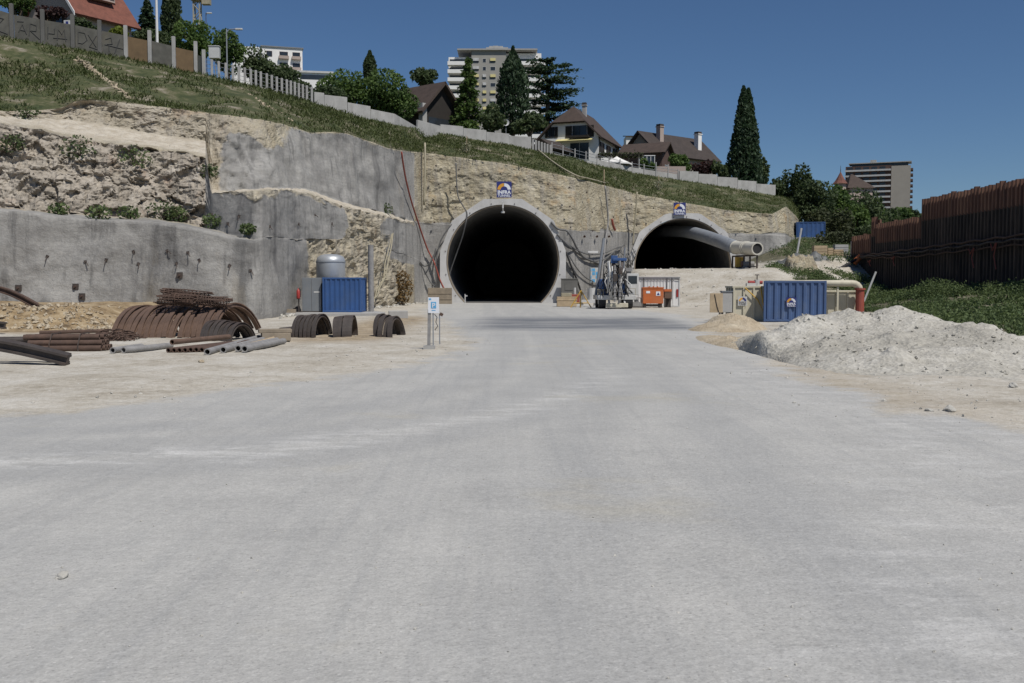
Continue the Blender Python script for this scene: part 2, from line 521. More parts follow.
o = k.mix(o, gr, 0.7, 'MULTIPLY')
o = k.mix(o, k.ramp(k.noise(55, 4, 0.7), [(0.3, 0.8), (0.7, 1.16)]), 0.8, 'MULTIPLY')
o = k.mix(o, (0.17, 0.165, 0.16), k.ramp(k.noise(38, 3, 0.5), [(0.61, 0.0), (0.68, 0.45)]))
o = k.mix(o, (0.62, 0.61, 0.58), k.ramp(k.noise(27, 3, 0.5, k.vec((1, 1.2, 1), (0, 0, 0.7))), [(0.67, 0.0), (0.72, 0.5)]))
o = k.mix(o, k.ramp(k.noise(7, 8, 0.78), [(0.34, 0.90), (0.66, 1.08)]), 0.8, 'MULTIPLY')
k.bump(k.math('ADD', k.math('MULTIPLY', fine, 0.6), k.math('MULTIPLY', peb, 0.35)), 0.5, 0.02)
M['ground'] = k.base(o)

def gridmesh(name, V, faces, mat, attrs, kind='structure', smooth=True):
    used = sorted({i for f in faces for i in f})
    mp = {u: n for n, u in enumerate(used)}
    me = bpy.data.meshes.new(name)
    me.from_pydata([tuple(V[u]) for u in used], [], [tuple(mp[i] for i in f) for f in faces])
    me.polygons.foreach_set('use_smooth', [smooth] * len(me.polygons))
    for an, vals in attrs.items():
        a = me.attributes.new(an, 'FLOAT', 'POINT')
        a.data.foreach_set('value', [float(vals[u]) for u in used])
    me.materials.append(mat)
    me.update()
    ob = bpy.data.objects.new(name, me)
    col.objects.link(ob)
    if kind:
        ob['kind'] = kind
    return ob

GA = {'powder': pwd, 'tyre': tyr, 'road': rm, 'wet': wet, 'veg': veg, 'tan': tan}
gridmesh('ground', V, ground_f, M['ground'], GA)
gridmesh('road', V, road_f, M['ground'], GA)

# ---------------------------------------------------------------- hillside and cut rock faces
T1 = Vector((X(503, 112), 112.0, 4.6))
T2 = Vector((X(682, 130), 130.0, 4.3))
RI, RO = 6.3, 7.0
# control columns: photo column -> (row y, distance) for foot, ledge, bench, brow, fence line
C = [
 (-420, 330, 56, 200, 57, 196, 59, 120, 62, 104, 67, 100, 68, -60, 84),
 (-60, 322, 58, 206, 59, 203, 61, 124, 64, 112, 69, 108, 70, 12, 86),
 (0, 318, 58, 210, 59, 207, 61, 122, 64, 116, 69, 112, 70, 36, 88),
 (40, 318, 58, 214, 59.2, 211, 61.5, 130, 64.5, 117, 70, 110, 71, 43, 89),
 (62, 318, 58, 217, 59.5, 213, 62, 136, 65, 118.5, 71, 108, 71.6, 46.5, 90),
 (76, 318, 58, 218, 59.5, 214, 62, 138, 65, 120, 71, 100.5, 71.8, 48.5, 90),
 (92, 318, 58, 219, 59.4, 215, 62.2, 141, 65.2, 122, 71.4, 99, 72.3, 52, 91),
 (114, 318, 58, 221, 59.2, 217, 62.5, 144, 65.5, 126, 72, 101, 73, 56, 92),
 (150, 318, 58, 222, 59, 218, 63, 148, 66, 133, 72.5, 105, 73.5, 63, 93),
 (188, 319, 57.5, 227, 58.4, 223, 63, 153, 66, 138, 72.5, 110, 74, 72, 95),
 (206, 319, 57.5, 231, 58.2, 227, 62.5, 158, 65.5, 140, 72.5, 112, 74, 75, 95),
 (211, 319, 57.5, 232, 58.2, 228, 61.5, 193, 62.5, 190, 70, 113, 73.5, 76, 95),
 (228, 320, 57.5, 237, 58.2, 234, 60.5, 193, 61.5, 191, 70, 114, 73.5, 80, 96),
 (254, 320, 57.5, 242, 58.2, 240, 59, 191, 60, 189, 71, 118, 75, 86, 98),
 (262, 320, 58.4, 238, 59.0, 237, 59.1, 190.5, 60.0, 188.5, 71.5, 119, 75.5, 88, 98.5),
 (270, 319, 60.0, 237, 60.5, 236, 60.6, 190, 61.4, 188, 72.5, 120.5, 76.4, 90.5, 99),
 (278, 317, 62.3, 238, 62.8, 237, 62.9, 190, 63.6, 188, 74, 122, 78, 93, 99.7),
 (287, 315.5, 65.2, 239, 65.6, 238, 65.7, 190.3, 66.3, 188.2, 76, 124.5, 79.4, 95.3, 100.4),
 (296, 314, 68, 240, 68.4, 239, 68.5, 191, 69.1, 188.5, 78, 127, 81, 98, 101),
 (310, 312, 71.5, 240, 72, 239, 72.1, 193, 72.7, 190, 81, 132, 83.5, 102, 102),
 (328, 310, 74.5, 240, 74.9, 239, 75, 201, 75.6, 197, 84, 131, 86, 107, 103),
 (346, 309, 79, 240, 79.3, 239, 79.4, 207, 79.9, 203, 87, 132, 88.8, 113, 104),
 (366, 307, 85, 245, 85.3, 244, 85.4, 212, 85.9, 208, 91, 139, 92.5, 119, 106),
 (388, 305, 93, 250, 93.3, 249, 93.4, 217, 93.8, 213, 97, 147, 98, 123, 108),
 (402, 304, 101, 255, 101.3, 254, 101.4, 221, 101.8, 218, 103.5, 149.5, 105, 126, 111),
 (412, 304, 107, 258, 107.2, 257, 107.3, 222, 107.6, 221, 108, 150.5, 109.5, 128, 116),
 (424, 303, 112, 262, 112.02, 261.5, 112.04, 223, 112.3, 222.5, 112.35, 151.5, 113.5, 131, 122),
 (506, 303, 112, 262, 112.02, 261.5, 112.04, 228, 112.3, 227.5, 112.35, 163, 113.8, 144, 128),
 (560, 303, 112, 262, 112.02, 261.5, 112.04, 231, 112.3, 230.5, 112.35, 174, 114, 156, 130),
 (574, 303, 112.3, 262, 112.4, 261.5, 112.45, 231, 112.8, 230.5, 112.9, 177, 115, 160, 131),
 (624, 301, 129.6, 262, 129.7, 261.5, 129.75, 233, 130.0, 232.5, 130.1, 190, 131.3, 171, 140),
 (634, 301, 130, 262, 130.02, 261.5, 130.04, 233, 130.25, 232.5, 130.3, 193, 131.5, 173, 142),
 (727, 301, 130, 262, 130.02, 261.5, 130.04, 235, 130.25, 234.5, 130.3, 210, 131.5, 187, 147),
 (772, 300, 130.5, 262, 130.6, 261.5, 130.65, 235, 130.9, 234.5, 131, 214, 132, 195, 151),
 (786, 300, 131, 262, 131.3, 261.5, 131.5, 236, 133, 235.5, 133.3, 206, 136, 198, 154),
 (796, 298, 146, 262, 146.3, 261.5, 146.5, 238, 147, 237.5, 147.3, 216, 150, 208, 165),
 (803, 295, 185, 262, 185.3, 261.5, 185.5, 240, 186, 239.5, 186.3, 226, 188, 222, 205),
]
def ccol(px):
    if px <= C[0][0]:
        return C[0][1:]
    for a, b in zip(C, C[1:]):
        if px <= b[0]:
            t = (px - a[0]) / (b[0] - a[0])
            return [lerp(u, v, t) for u, v in zip(a[1:], b[1:])]
    return C[-1][1:]

def hz(px, Y):
    """hill surface behind the fence line"""
    c = ccol(px)
    yf, Yf = c[12], c[13]
    z6 = P(px, yf, Yf).z
    z7 = P(px, yf + 9, 260).z
    z8 = P(px, yf + 16, 520).z
    return pw(Y, [(Yf, z6), (260, z7), (520, z8)])

cols = [-420 + 12 * i for i in range(30)]
p = -60.0
while p < 803.1:
    cols.append(p)
    p += 1.6
segs = [34, 5, 48, 10, 34, 30]
CV, A_g, A_s, A_c, A_b = [], [], [], [], []
rows_n = sum(segs) + 1 + 3
def ridged(v):
    return 1 - abs(noise.noise(v)) * 2
def block(v):
    d, pts = noise.voronoi(v)
    return noise.cell(pts[0] * 7.3), d[1] - d[0]
prowseg = []
for ci, px in enumerate(cols):
    c = ccol(px)
    ctl = [P(px, c[2 * i], c[2 * i + 1]) for i in range(7)]
    # foot sinks into the ground
    ctl[0].z = min(ctl[0].z, -0.3) if px < 600 else -0.3
    pts = []
    for si, n in enumerate(segs):
        for q in range(n):
            pts.append((si, q / n, ctl[si].lerp(ctl[si + 1], q / n)))
    pts.append((6, 0.0, ctl[6].copy()))
    yf = c[12]
    for Yb, dy in ((max(170, c[13] + 20), 4.5), (260, 9), (520, 16)):
        pts.append((6, 1.0, P(px, yf + dy, Yb)))
    portal = ss(405, 424, px)
    rockB = (1 - ss(204, 212, px))
    for si, q, v in pts:
        gm = sm = cm = bm_ = 0.0
        pj = px + 9 * fr(v.x * .35 + 3, v.z * .35, v.y * .1)
        p3 = v.copy()
        # surface kind
        if si == 5 or si == 6:
            gm = 1.0
        elif portal > 0.5:
            lim = 8.9 if px < 470 else (8.3 if px < 600 else 8.7)
            sm = 1 - ss(lim - 0.25, lim + 0.25, v.z + 0.35 * fr(v.x * .3, v.z, 4))
        else:
            if si in (0, 1):
                sm = 1.0
                if 280 < px:   # bare rock around the foot of the receding wall
                    sm = 1 - ss(304, 314, pj) * (1 - ss(4.0, 4.7, v.z + .5 * fr(v.x * .3, v.y * .1, v.z * .3)) * ss(384, 392, pj))
                if si == 1:
                    sm *= 1 - 0.6 * ss(0.2, 0.9, q)
            elif si in (2, 3):
                sm = 0.0 if px < 205 else 1.0
                if px < 208:
                    cm = 1.0 if si == 2 else 0.2 * (1 - q)
                if px > 300:
                    sm = 1 - ss(340, 348, pj) + ss(384, 392, pj)
                if si == 2 and px >= 205:
                    sm *= 1 - .8 * ss(.84, 1, q + .22 * fr(px * .05, q * 3, 2))
                if si == 2 and px >= 212:
                    bm_ = .55 * ss(.72, 1, q + .15 * fr(px * .06, q * 2, 5))
                if si == 3:
                    bm_ = ss(0, .25, q) * (1 - ss(.9, 1, q))
                    sm *= 0.3
            elif si == 4:
                sm = ss(200, 236, pj) * (1 - 0.5 * ss(0.85, 1.0, q)) if px > 190 else 0.0
                cm = .55 * (1 - ss(215, 300, px))
                # the sprayed skirt leaves a strip of bare rock under the grass on the left
                if 205 < px < 300:
                    sm *= 1 - 0.9 * ss(0.45, 0.75, q + 0.3 * fr(px * .03, q * 2)) * (1 - ss(270, 300, px))
        sm = max(0.0, min(1.0, sm))
        # relief
        n3 = Vector((v.x * .35, v.y * .35, v.z * .5))
        rock = (1 - sm) * (1 - gm)
        d = 0.0
        if cm > 0:
            cb, ce = block(Vector((v.x * .42, v.y * .3, v.z * .55)))
            cb2, ce2 = block(Vector((v.x * 1.1 + 3, v.y * .8, v.z * 1.3)))
            d += cm * (1.0 * noise.fractal(n3 * .45, 1, 2, 3) + .30 * cb + .28 * cb2 + .42 * (noise.ridged_multi_fractal(Vector((v.x * .5, v.y * .3, v.z * .3)), .9, 2.1, 5, 1.0, 2.0) - 1.1) + .30 * noise.fractal(n3 * 3.2, .7, 2.1, 5))
        amp = 0.22 if portal > 0.5 else 0.34
        d += (rock - cm) * amp * (noise.fractal(n3 * 1.6, .8, 2.1, 5) + 0.5 * block(n3 * 2.2)[0]) if rock > cm else 0
        d += sm * (0.10 if portal > .5 else 0.32) * noise.fractal(n3 * .7, 1, 2, 4)
        if si == 4 and 212 < px < 420:     # netting skirt hangs in vertical folds
            d += 0.30 * noise.noise(Vector((v.x * 1.3, v.y * .9, v.z * .08))) + 0.08 * noise.noise(Vector((v.x * 4.3, v.y * 2.9, v.z * .15)))
        if gm and si == 5:
            p3.z += 0.45 * fr(v.x * .22, v.y * .22, 6) * ss(0, .15, q) * (1 - ss(.9, 1, q))
        if px > 400:
            for T in (T1, T2):
                rr = math.hypot(v.x - T.x, max(0, v.z - T.z))
                if abs(v.x - T.x) < 11:
                    d *= ss(RO - 0.1, RO + 1.5, rr)
        fade = 1.0
        if si == 0:
            fade = ss(0, .12, q) if portal < .5 else 1.0
        if si in (2, 3, 4):
            fade *= .35 + .65 * ss(.5, 5, abs(px - 209))
        if si == 4:
            fade *= 1 - .9 * ss(.82, 1, q)
        d *= fade * (1 - .75 * bm_)
        p3.y -= d
        p3.x += d * (0.35 if px < 270 else 0.7 if px < 405 else 0.0)
        if cm > 0 or (rock > .5 and portal < .5):
            p3.z += 0.12 * fr(v.x * 1.2, v.z * 1.2, v.y)
        CV.append(p3)
        A_g.append(gm)
        A_s.append(sm)
        A_c.append(max(cm, .3 * ss(296, 306, px) * (1 - ss(405, 424, px)) * (si < 4)))
        A_b.append(bm_)
nr = rows_n
seg_of_row = [si for si, n in enumerate(segs) for _ in range(n)] + [6, 6, 6]
groups = {'shotcrete_wall': [], 'rock_face': [], 'grass_slope': [], 'hill': []}
def inhole(f):
    c = sum((CV[i] for i in f), Vector()) / 4
    for T in (T1, T2):
        if abs(c.y - T.y) < 4:
            dx, dz = abs(c.x - T.x), c.z - T.z
            if (dz > 0 and math.hypot(dx, dz) < RO - 0.3) or (dz <= 0 and dx < RO - 0.3):
                return True
    return False
for i in range(len(cols) - 1):
    for j in range(nr - 1):
        a = i * nr + j
        f = (a, a + nr, a + nr + 1, a + 1)
        sg = seg_of_row[j]
        if 420 < cols[i] < 780 and sg < 5 and inhole(f):
            continue
        if sg == 6:
            groups['hill'].append(f)
        elif sg == 5:
            groups['grass_slope'].append(f)
        else:
            s4 = sum(A_s[q] for q in f) / 4
            groups['shotcrete_wall' if s4 > 0.5 else 'rock_face'].append(f)

k = NT('cut_hillside', 0.95)
rk = k.ramp(k.math('ADD', k.math('MULTIPLY', k.noise(0.55, 9, 0.72), 0.65), k.math('MULTIPLY', k.noise(2.6, 6, 0.7), 0.35)), [(0.34, (0.20, 0.165, 0.11)), (0.46, (0.32, 0.28, 0.195)), (0.56, (0.40, 0.36, 0.265)), (0.68, (0.49, 0.455, 0.37))])
rk = k.mix(rk, (0.36, 0.23, 0.10), k.ramp(k.noise(0.33, 7, 0.7, k.vec((1, 1, 1.6))), [(0.56, 0.0), (0.7, 0.65)]))
rk = k.mix(rk, (0.29, 0.27, 0.24), k.ramp(k.noise(0.5, 5, 0.6, k.vec((2.2, 1.2, 0.12))), [(0.52, 0.0), (0.66, 0.6)]))
crk = k.voro(1.5, 'DISTANCE_TO_EDGE', k.vec((1, 1, 1.3)))
rk = k.mix(rk, (0.10, 0.08, 0.06), k.ramp(k.math('ADD', crk, k.math('MULTIPLY', k.noise(3, 4), 0.10)), [(0.055, 0.35), (0.10, 0.0)]))
rk = k.mix(rk, (0.09, 0.075, 0.055), k.ramp(k.noise(4.5, 5, 0.7), [(0.60, 0.0), (0.68, 0.4)]))
rk = k.mix(rk, (0.20, 0.185, 0.155), k.ramp(k.noise(1.0, 5, 0.6, k.vec((1.1, 0.8, 0.05))), [(0.56, 0.0), (0.62, 0.45)]))
cr = k.ramp(k.math('ADD', k.math('MULTIPLY', k.noise(0.5, 9, 0.75), 0.6), k.math('MULTIPLY', k.noise(2.2, 7, 0.7), 0.4)), [(0.31, (0.09, 0.076, 0.06)), (0.42, (0.235, 0.205, 0.165)), (0.52, (0.36, 0.32, 0.265)), (0.66, (0.47, 0.43, 0.37))])
cr = k.mix(cr, (0.32, 0.22, 0.155), k.ramp(k.noise(0.6, 6, 0.7), [(0.55, 0.0), (0.68, 0.6)]))
cr = k.mix(cr, (0.055, 0.05, 0.042), k.ramp(k.noise(1.6, 7, 0.72, k.vec((1, 1, 0.7))), [(0.57, 0.0), (0.65, 0.65)]))
sh = k.ramp(k.math('ADD', k.math('MULTIPLY', k.noise(0.22, 7, 0.65), 0.6), k.math('MULTIPLY', k.noise(3, 6, 0.7), 0.4)), [(0.34, (0.175, 0.17, 0.162)), (0.5, (0.265, 0.258, 0.243)), (0.66, (0.37, 0.36, 0.336))])
hl = k.n('TexWave', wave_type='BANDS', bands_direction='Z')
hl.inputs['Scale'].default_value = 1.1
hl.inputs['Distortion'].default_value = 7
hl.inputs['Detail'].default_value = 4
hl.inputs['Detail Scale'].default_value = 1.6
k.l(k.tc.outputs['Object'], hl.inputs['Vector'])
sh = k.mix(sh, (0.16, 0.158, 0.155), k.ramp(hl.outputs['Fac'], [(0.0, 0.22), (0.3, 0.0)]))
sh = k.mix(sh, (0.085, 0.084, 0.083), k.ramp(k.noise(0.42, 7, 0.65, k.vec((1.6, 1.2, 0.22))), [(0.54, 0.0), (0.68, 0.75)]))
sh = k.mix(sh, (0.10, 0.098, 0.095), k.ramp(k.noise(1.0, 6, 0.6, k.vec((1.7, 1.7, 0.05))), [(0.56, 0.0), (0.66, 0.5)]))
sh = k.mix(sh, (0.25, 0.205, 0.14), k.ramp(k.noise(0.3, 6, 0.6, k.vec((1.4, 1, 0.4))), [(0.6, 0.0), (0.74, 0.45)]))
sh = k.mix(sh, (0.36, 0.355, 0.34), k.ramp(k.noise(0.9, 8, 0.75, k.vec((1, 1, 0.3))), [(0.62, 0.0), (0.72, 0.5)]))
gs = k.ramp(k.noise(0.5, 9, 0.74, k.vec((1, 1, 1.5))), [(0.38, (0.03, 0.042, 0.012)), (0.49, (0.06, 0.068, 0.024)), (0.56, (0.105, 0.098, 0.052)), (0.64, (0.23, 0.205, 0.16))])
o = k.mix(rk, cr, k.attr('crag'))
o = k.mix(o, k.ramp(k.noise(1.1, 8, 0.7), [(0.35, (0.36, 0.31, 0.235)), (0.6, (0.52, 0.475, 0.395))]), k.attr('bench'))
jit = k.math('MULTIPLY', k.math('SUBTRACT', k.noise(0.9, 7, 0.7), 0.5), 1.1)
o = k.mix(o, sh, k.ramp(k.math('ADD', k.attr('shot'), jit), [(0.4, 0.0), (0.6, 1.0)]))
o = k.mix(o, gs, k.ramp(k.math('ADD', k.attr('grass'), jit), [(0.42, 0.0), (0.58, 1.0)]))
strata = k.noise(1.0, 6, 0.7, k.vec((0.7, 0.7, 4.2), (0.06, 0.03, 0)))
hgt0 = k.math('ADD', k.math('MULTIPLY', strata, 0.7), k.math('MULTIPLY', k.voro(2.2, 'DISTANCE_TO_EDGE', k.vec((1, 1, 1.5))), 0.8))
hgt = k.math('ADD', k.math('MULTIPLY', k.noise(2.5, 8, 0.72), 1.0), k.math('MULTIPLY', k.noise(9, 5, 0.7), 0.4))
inv = k.math('SUBTRACT', 1.0, k.math('ADD', k.attr('shot'), k.attr('grass'), True), True)
hgt = k.math('ADD', k.math('MULTIPLY', hgt, k.math('ADD', k.math('MULTIPLY', inv, 0.4), 0.6)), k.math('MULTIPLY', hgt0, inv))
k.bump(hgt, 0.6, 0.22)
M['cliff'] = k.base(o)
for nm, fs in groups.items():
    gridmesh(nm, CV, fs, M['cliff'], {'grass': A_g, 'shot': A_s, 'crag': A_c, 'bench': A_b}, smooth=nm != 'rock_face')

# surface lookups on the hillside grid
def hill_pt(px, seg, q):
    """actual vertex of the hillside near photo column px, band seg, fraction q"""
    i = min(range(len(cols)), key=lambda n: abs(cols[n] - px))
    j = int(sum(segs[:seg]) + q * segs[seg])
    return CV[i * nr + min(j, nr - 1)]
# ---------------------------------------------------------------- tunnel portals
def arch_portal(T, floor, name, label, big):
    t = thing(name, label, 'tunnel', (T.x, T.y, floor))
    cz = T.z - floor
    y0, y1 = -0.55, 1.0
    # inner outline: circle from floor, outer outline: straight formwork facets
    foot = -cz
    a0 = math.asin(max(-1, foot / RI)) if big else 0.0
    n = 48
    inner = []
    for i in range(n + 1):
        a = lerp(math.pi - a0, a0, i / n)
        inner.append((RI * math.cos(a), RI * math.sin(a)))
    if not big:
        inner = [(-RI, foot)] + inner + [(RI, foot)]
    def outer_at(a):
        # ten-sided hood above the springing, vertical legs below
        if a < 0 or a > math.pi:
            s = 1 if math.cos(a) > 0 else -1
            return (s * RO, RI * math.sin(a))
        st = R(34)
        u = a - math.pi / 2
        u -= round(u / st) * st
        rr = (RO - .08) / math.cos(u)
        return (max(-RO, min(RO, rr * math.cos(a))), rr * math.sin(a))
    outer = [outer_at(math.atan2(z, x) if math.atan2(z, x) > -math.pi / 2 else math.atan2(z, x) + 2 * math.pi) for x, z in inner]
    if not big:
        outer[0], outer[-1] = (-RO, foot), (RO, foot)
    mb = MB()
    m = len(inner)
    vs = [(x, y0, z + cz) for x, z in inner] + [(x, y0, z + cz) for x, z in outer] + [(x, y1, z + cz) for x, z in outer] + [(x, y1, z + cz) for x, z in inner]
    fs = []
    for i in range(m - 1):
        for b in range(4):
            a, c = b * m, ((b + 1) % 4) * m
            fs.append((a + i, c + i, c + i + 1, a + i + 1))
    for e in (0, m - 1):
        fs.append((e, e + m, e + 2 * m, e + 3 * m))
    mb.add(vs, fs)
    mb.build('portal_ring', M['ring_concrete'], t)
    # bore
    mb = MB()
    L_ = 85.0
    rI = RI - 0.04
    prof = [(x * rI / RI, z * rI / RI) for x, z in inner]
    k = [0.4, 1.2, 3, 8, 20, 45, L_]
    for yy in k:
        mb.v += [Vector((x, yy, z + cz)) for x, z in prof]
    for j in range(len(k) - 1):
        for i in range(m - 1):
            mb.f.append((j * m + i, j * m + i + 1, (j + 1) * m + i + 1, (j + 1) * m + i))
    mb.f.append(tuple((len(k) - 1) * m + i for i in range(m)))
    # dark floor of the bore
    mb.add([(-RO, 0.6, 0.06), (RO, 0.6, 0.06), (RO, L_, 0.06), (-RO, L_, 0.06)], [(0, 1, 2, 3)])
    mb.build('bore_lining', M['lining'], t, smooth=False)
    # inner formwork edge and bolts on the ring
    for i in range(2, m - 2, 4):
        x, z = inner[i]
        s = (RI + 0.2) / RI
        MB().box((x * s, y0 - 0.03, z * s + cz), (0.09, 0.07, 0.09)).build('bolt', M['dark_steel'], t)
    mb = MB()
    fr_ = [(Vector((x * .987, y0 + 0.1, z * .987 + cz)), Vector((0, 1, 0)), Vector((x, 0, z)).normalized()) for x, z in inner]
    mb.sweep([(0, -.07), (.5, -.07), (.5, .05), (0, .05)], fr_)
    mb.build('formwork_rim', M['old_wood'], t)
    return t

tun1 = arch_portal(T1, 0.0, 'tunnel_portal', 'tall round concrete tunnel mouth reaching the road level, left of the two', True)
tun2 = arch_portal(T2, 3.85, 'tunnel_portal', 'lower half-round concrete tunnel mouth above the pale ramp with duct inside', False)
lm = MB().tube([(0, -1.0, 11.0), (0, -1.1, 10.5), (0, -0.5, 10.2)], 0.09, 6)
lm.box((0, -0.9, 11.15), (0.28, 0.28, 0.2))
lm.box((0, -0.6, 10.05), (0.4, 0.3, 0.18))
o = lm.build('portal_lamp', M['dirty_white'], None)
o.location = (T1.x, T1.y, 0)
tag(o, 'small lamp fitting at the crown of the tall tunnel mouth', 'lamp')

# ---------------------------------------------------------------- company board (arch emblem and two words)
def emblem(parent, loc, w, h, board=True, back=0.05, word='sign_white', second='sign_white'):
    """square board: blue ground, half orange half white arch, two lines of white letters"""
    x0, y0, z0 = loc
    if board:
        MB().box((x0, y0, z0), (w, back, h)).build('board', M['sign_blue'], parent)
    yf = y0 - back / 2 - 0.006
    cz = z0 - 0.03 * h
    for a0, a1, mt, nm in ((92, 176, 'sign_orange', 'orange_arch'), (4, 88, second, 'second_arch')):
        mb = MB()
        n = 14
        vs = []
        for i in range(n + 1):
            a = R(lerp(a0, a1, i / n))
            for r_ in (0.24 * w, 0.45 * w):
                vs.append((x0 + r_ * math.cos(a), yf, cz + r_ * math.sin(a)))
        mb.add(vs, [(2 * i, 2 * i + 1, 2 * i + 3, 2 * i + 2) for i in range(n)])
        mb.build(nm, M[mt], parent)
    text('INFRA', 0.30 * h, M[word], parent, (x0, yf, z0 - 0.27 * h), width=0.88 * w, bold=0.012 * h)
    text('TUNNEL', 0.20 * h, M[word], parent, (x0, yf, z0 - 0.45 * h), width=0.86 * w, bold=0.004 * h)

def signboard(px0, px1, py0, py1, Y, label):
    a, b = P(px0, py1, Y), P(px1, py0, Y)
    c = (a + b) / 2
    t = thing('sign_board', label, 'sign', (c.x, Y, a.z))
    emblem(t, (0, 0, (b.z - a.z) / 2), b.x - a.x, b.z - a.z)
    for s in (-.3, .3):
        MB().box(((b.x - a.x) * s, 0.35, (b.z - a.z) / 2), (0.08, 0.7, 0.08)).build('bracket', M['steel'], t)
signboard(496.6, 511.6, 181.5, 197.5, 111.6, 'square blue sign with arch emblem over the tall round tunnel mouth')
signboard(673.5, 685.8, 202.6, 215.1, 129.25, 'square blue sign with arch emblem over the half-round tunnel mouth')

# ---------------------------------------------------------------- containers
def corr(mb, x0, x1, z0, z1, y, depth, period, ramp=0.25, axis='x', sgn=-1):
    """trapezoid corrugation standing proud of plane y"""
    n = max(1, round((x1 - x0) / period))
    p = (x1 - x0) / n
    prof = []
    for i in range(n):
        s = x0 + i * p
        prof += [(s + p * .06, 0), (s + p * .06 + p * ramp * .5, depth), (s + p * .5, depth), (s + p * (.5 + ramp * .5), 0)]
    prof = [(x0, 0)] + prof + [(x1, 0)]
    vs = []
    for u, d in prof:
        for z in (z0, z1):
            vs.append((u, y + sgn * d, z) if axis == 'x' else (y + sgn * d, u, z))
    mb.add(vs, [(2 * i, 2 * i + 2, 2 * i + 3, 2 * i + 1) for i in range(len(prof) - 1)])

def container(name, label, loc, w, d, h, mat, period=0.3, depth=0.05, rz=0.0, logo=None, doors=False, group=None):
    t = thing(name, label, 'container', loc, rz, group)
    mb = MB()
    e = 0.06
    mb.bb((e, e, 0.12), (w - e, d - e, h - 0.05))
    corr(mb, 0.12, w - 0.12, 0.14, h - 0.12, e - 0.003, depth, period)
    corr(mb, 0.12, d - 0.12, 0.14, h - 0.12, w - e + 0.003, depth, period, axis='y', sgn=1)
    corr(mb, 0.12, d - 0.12, 0.14, h - 0.12, e - 0.003, depth, period, axis='y', sgn=-1)
    mb.build('body', mat, t)
    f = MB()
    for px in (0, w - 0.12):
        for py in (0, d - 0.12):
            f.bb((px, py, 0.002), (px + 0.12, py + 0.12, h))
    for py in (0, d - 0.12):
        f.bb((0.12, py, 0.01), (w - 0.12, py + 0.12, 0.14))
        f.bb((0.12, py, h - 0.12), (w - 0.12, py + 0.12, h - 0.006))
    for px in (0, w - 0.12):
        f.bb((px, 0.12, 0.01), (px + 0.12, d - 0.12, 0.14))
        f.bb((px, 0.12, h - 0.12), (px + 0.12, d - 0.12, h - 0.006))
    f.build('frame', mat, t, bevel=0.012)
    if doors:
        b = MB()
        for s in (0.25, 0.42, 0.58, 0.75):
            b.tube([(w * s, -0.045, 0.1), (w * s, -0.045, h - 0.08)], 0.018, 6)
        b.build('door_bars', M['steel'], t)
    if logo:
        lx, lz, s = logo
        emblem(t, (lx, -0.03, lz), s, s, back=0.02)
    return t

Yl = 66.0
slab_z = 0.2
a = P(272, 312, 65)
sb = MB()
sb.slab([(X(270, 64.6), 64.4, slab_z), (X(381, 64.6), 64.4, slab_z), (X(384, 66), 66.5, slab_z), (X(372, 70), 70.5, slab_z), (X(285, 66.5), 66.2, slab_z)], 0.5)
tag(sb.build('concrete_slab', M['pale_concrete'], None, bevel=0.03), 'pale concrete slab under the blue container and the silver tank', 'slab')
container('shipping_container', 'small bright blue container on the slab next to the grey cabinet', (X(322.3, Yl), Yl, slab_z + .002), 2.55, 2.6, 2.3, M['blue'], 0.31, 0.045)
# grey cabinet
t = thing('site_cabinet', 'plain grey steel cabinet left of the blue container on the slab', 'cabinet', (X(302, 66.4), 66.4, slab_z + .002))
MB().bb((0, 0, 0.05), (1.27, 2.0, 2.28)).build('body', M['grey_paint'], t, bevel=0.02)
f = MB()
f.bb((-0.01, -0.02, 0), (1.28, 2.02, 0.06)).bb((0.62, -0.008, 0.1), (0.635, 0.002, 2.2))
f.build('plinth', M['dark_steel'], t)
MB().bb((0.78, -0.012, 1.28), (1.2, 0, 1.38)).build('label_plate', M['dirty_white'], t)
# tank
t = thing('storage_tank', 'silver domed steel tank rising behind the blue container', 'tank', (X(331, 69.8), 69.8, slab_z + .002))
top = P(331, 254, 69.8).z - slab_z
mb = MB()
r_ = 1.0
mb.lathe([(0.01, 0.3), (r_, 0.3), (r_, top - 0.5), (r_ * .99, top - .42), (r_ * .9, top - .22), (r_ * .7, top - .09), (r_ * .4, top - .02), (0.01, top)], 36)
mb.build('shell', M['tank'], t, smooth=True)
f = MB().lathe([(r_ + .005, top - .60), (r_ + .03, top - .59), (r_ + .03, top - .53), (r_ + .005, top - .52)], 36)
f.build('rim_band', M['steel'], t)
for an in (45, 135, 225, 315):
    MB().box((.8 * math.cos(R(an)), .8 * math.sin(R(an)), .18), (.14, .14, .36)).build('leg', M['steel'], t)
# red extinguisher on a stand
b = P(300, 312, 66)
t = thing('fire_extinguisher', 'red fire extinguisher on a stand beside the grey cabinet', 'fire extinguisher', (b.x - .1, 66, slab_z + .002))
mb = MB().lathe([(.001, .9), (.11, .9), (.12, .95), (.12, 1.4), (.06, 1.5), (.03, 1.52), (.03, 1.6), (.001, 1.6)], 14)
mb.build('cylinder', M['red'], t, smooth=True)
MB().tube([(.03, 0, 1.58), (.16, 0, 1.5), (.16, -.02, 1.0)], .025, 6).build('hose', M['rubber'], t)
MB().box((0, .15, .8), (.08, .06, 1.6)).box((0, .13, .03), (.5, .4, .05)).box((0, .07, .88), (.22, .2, .03)).build('stand', M['dark_steel'], t)
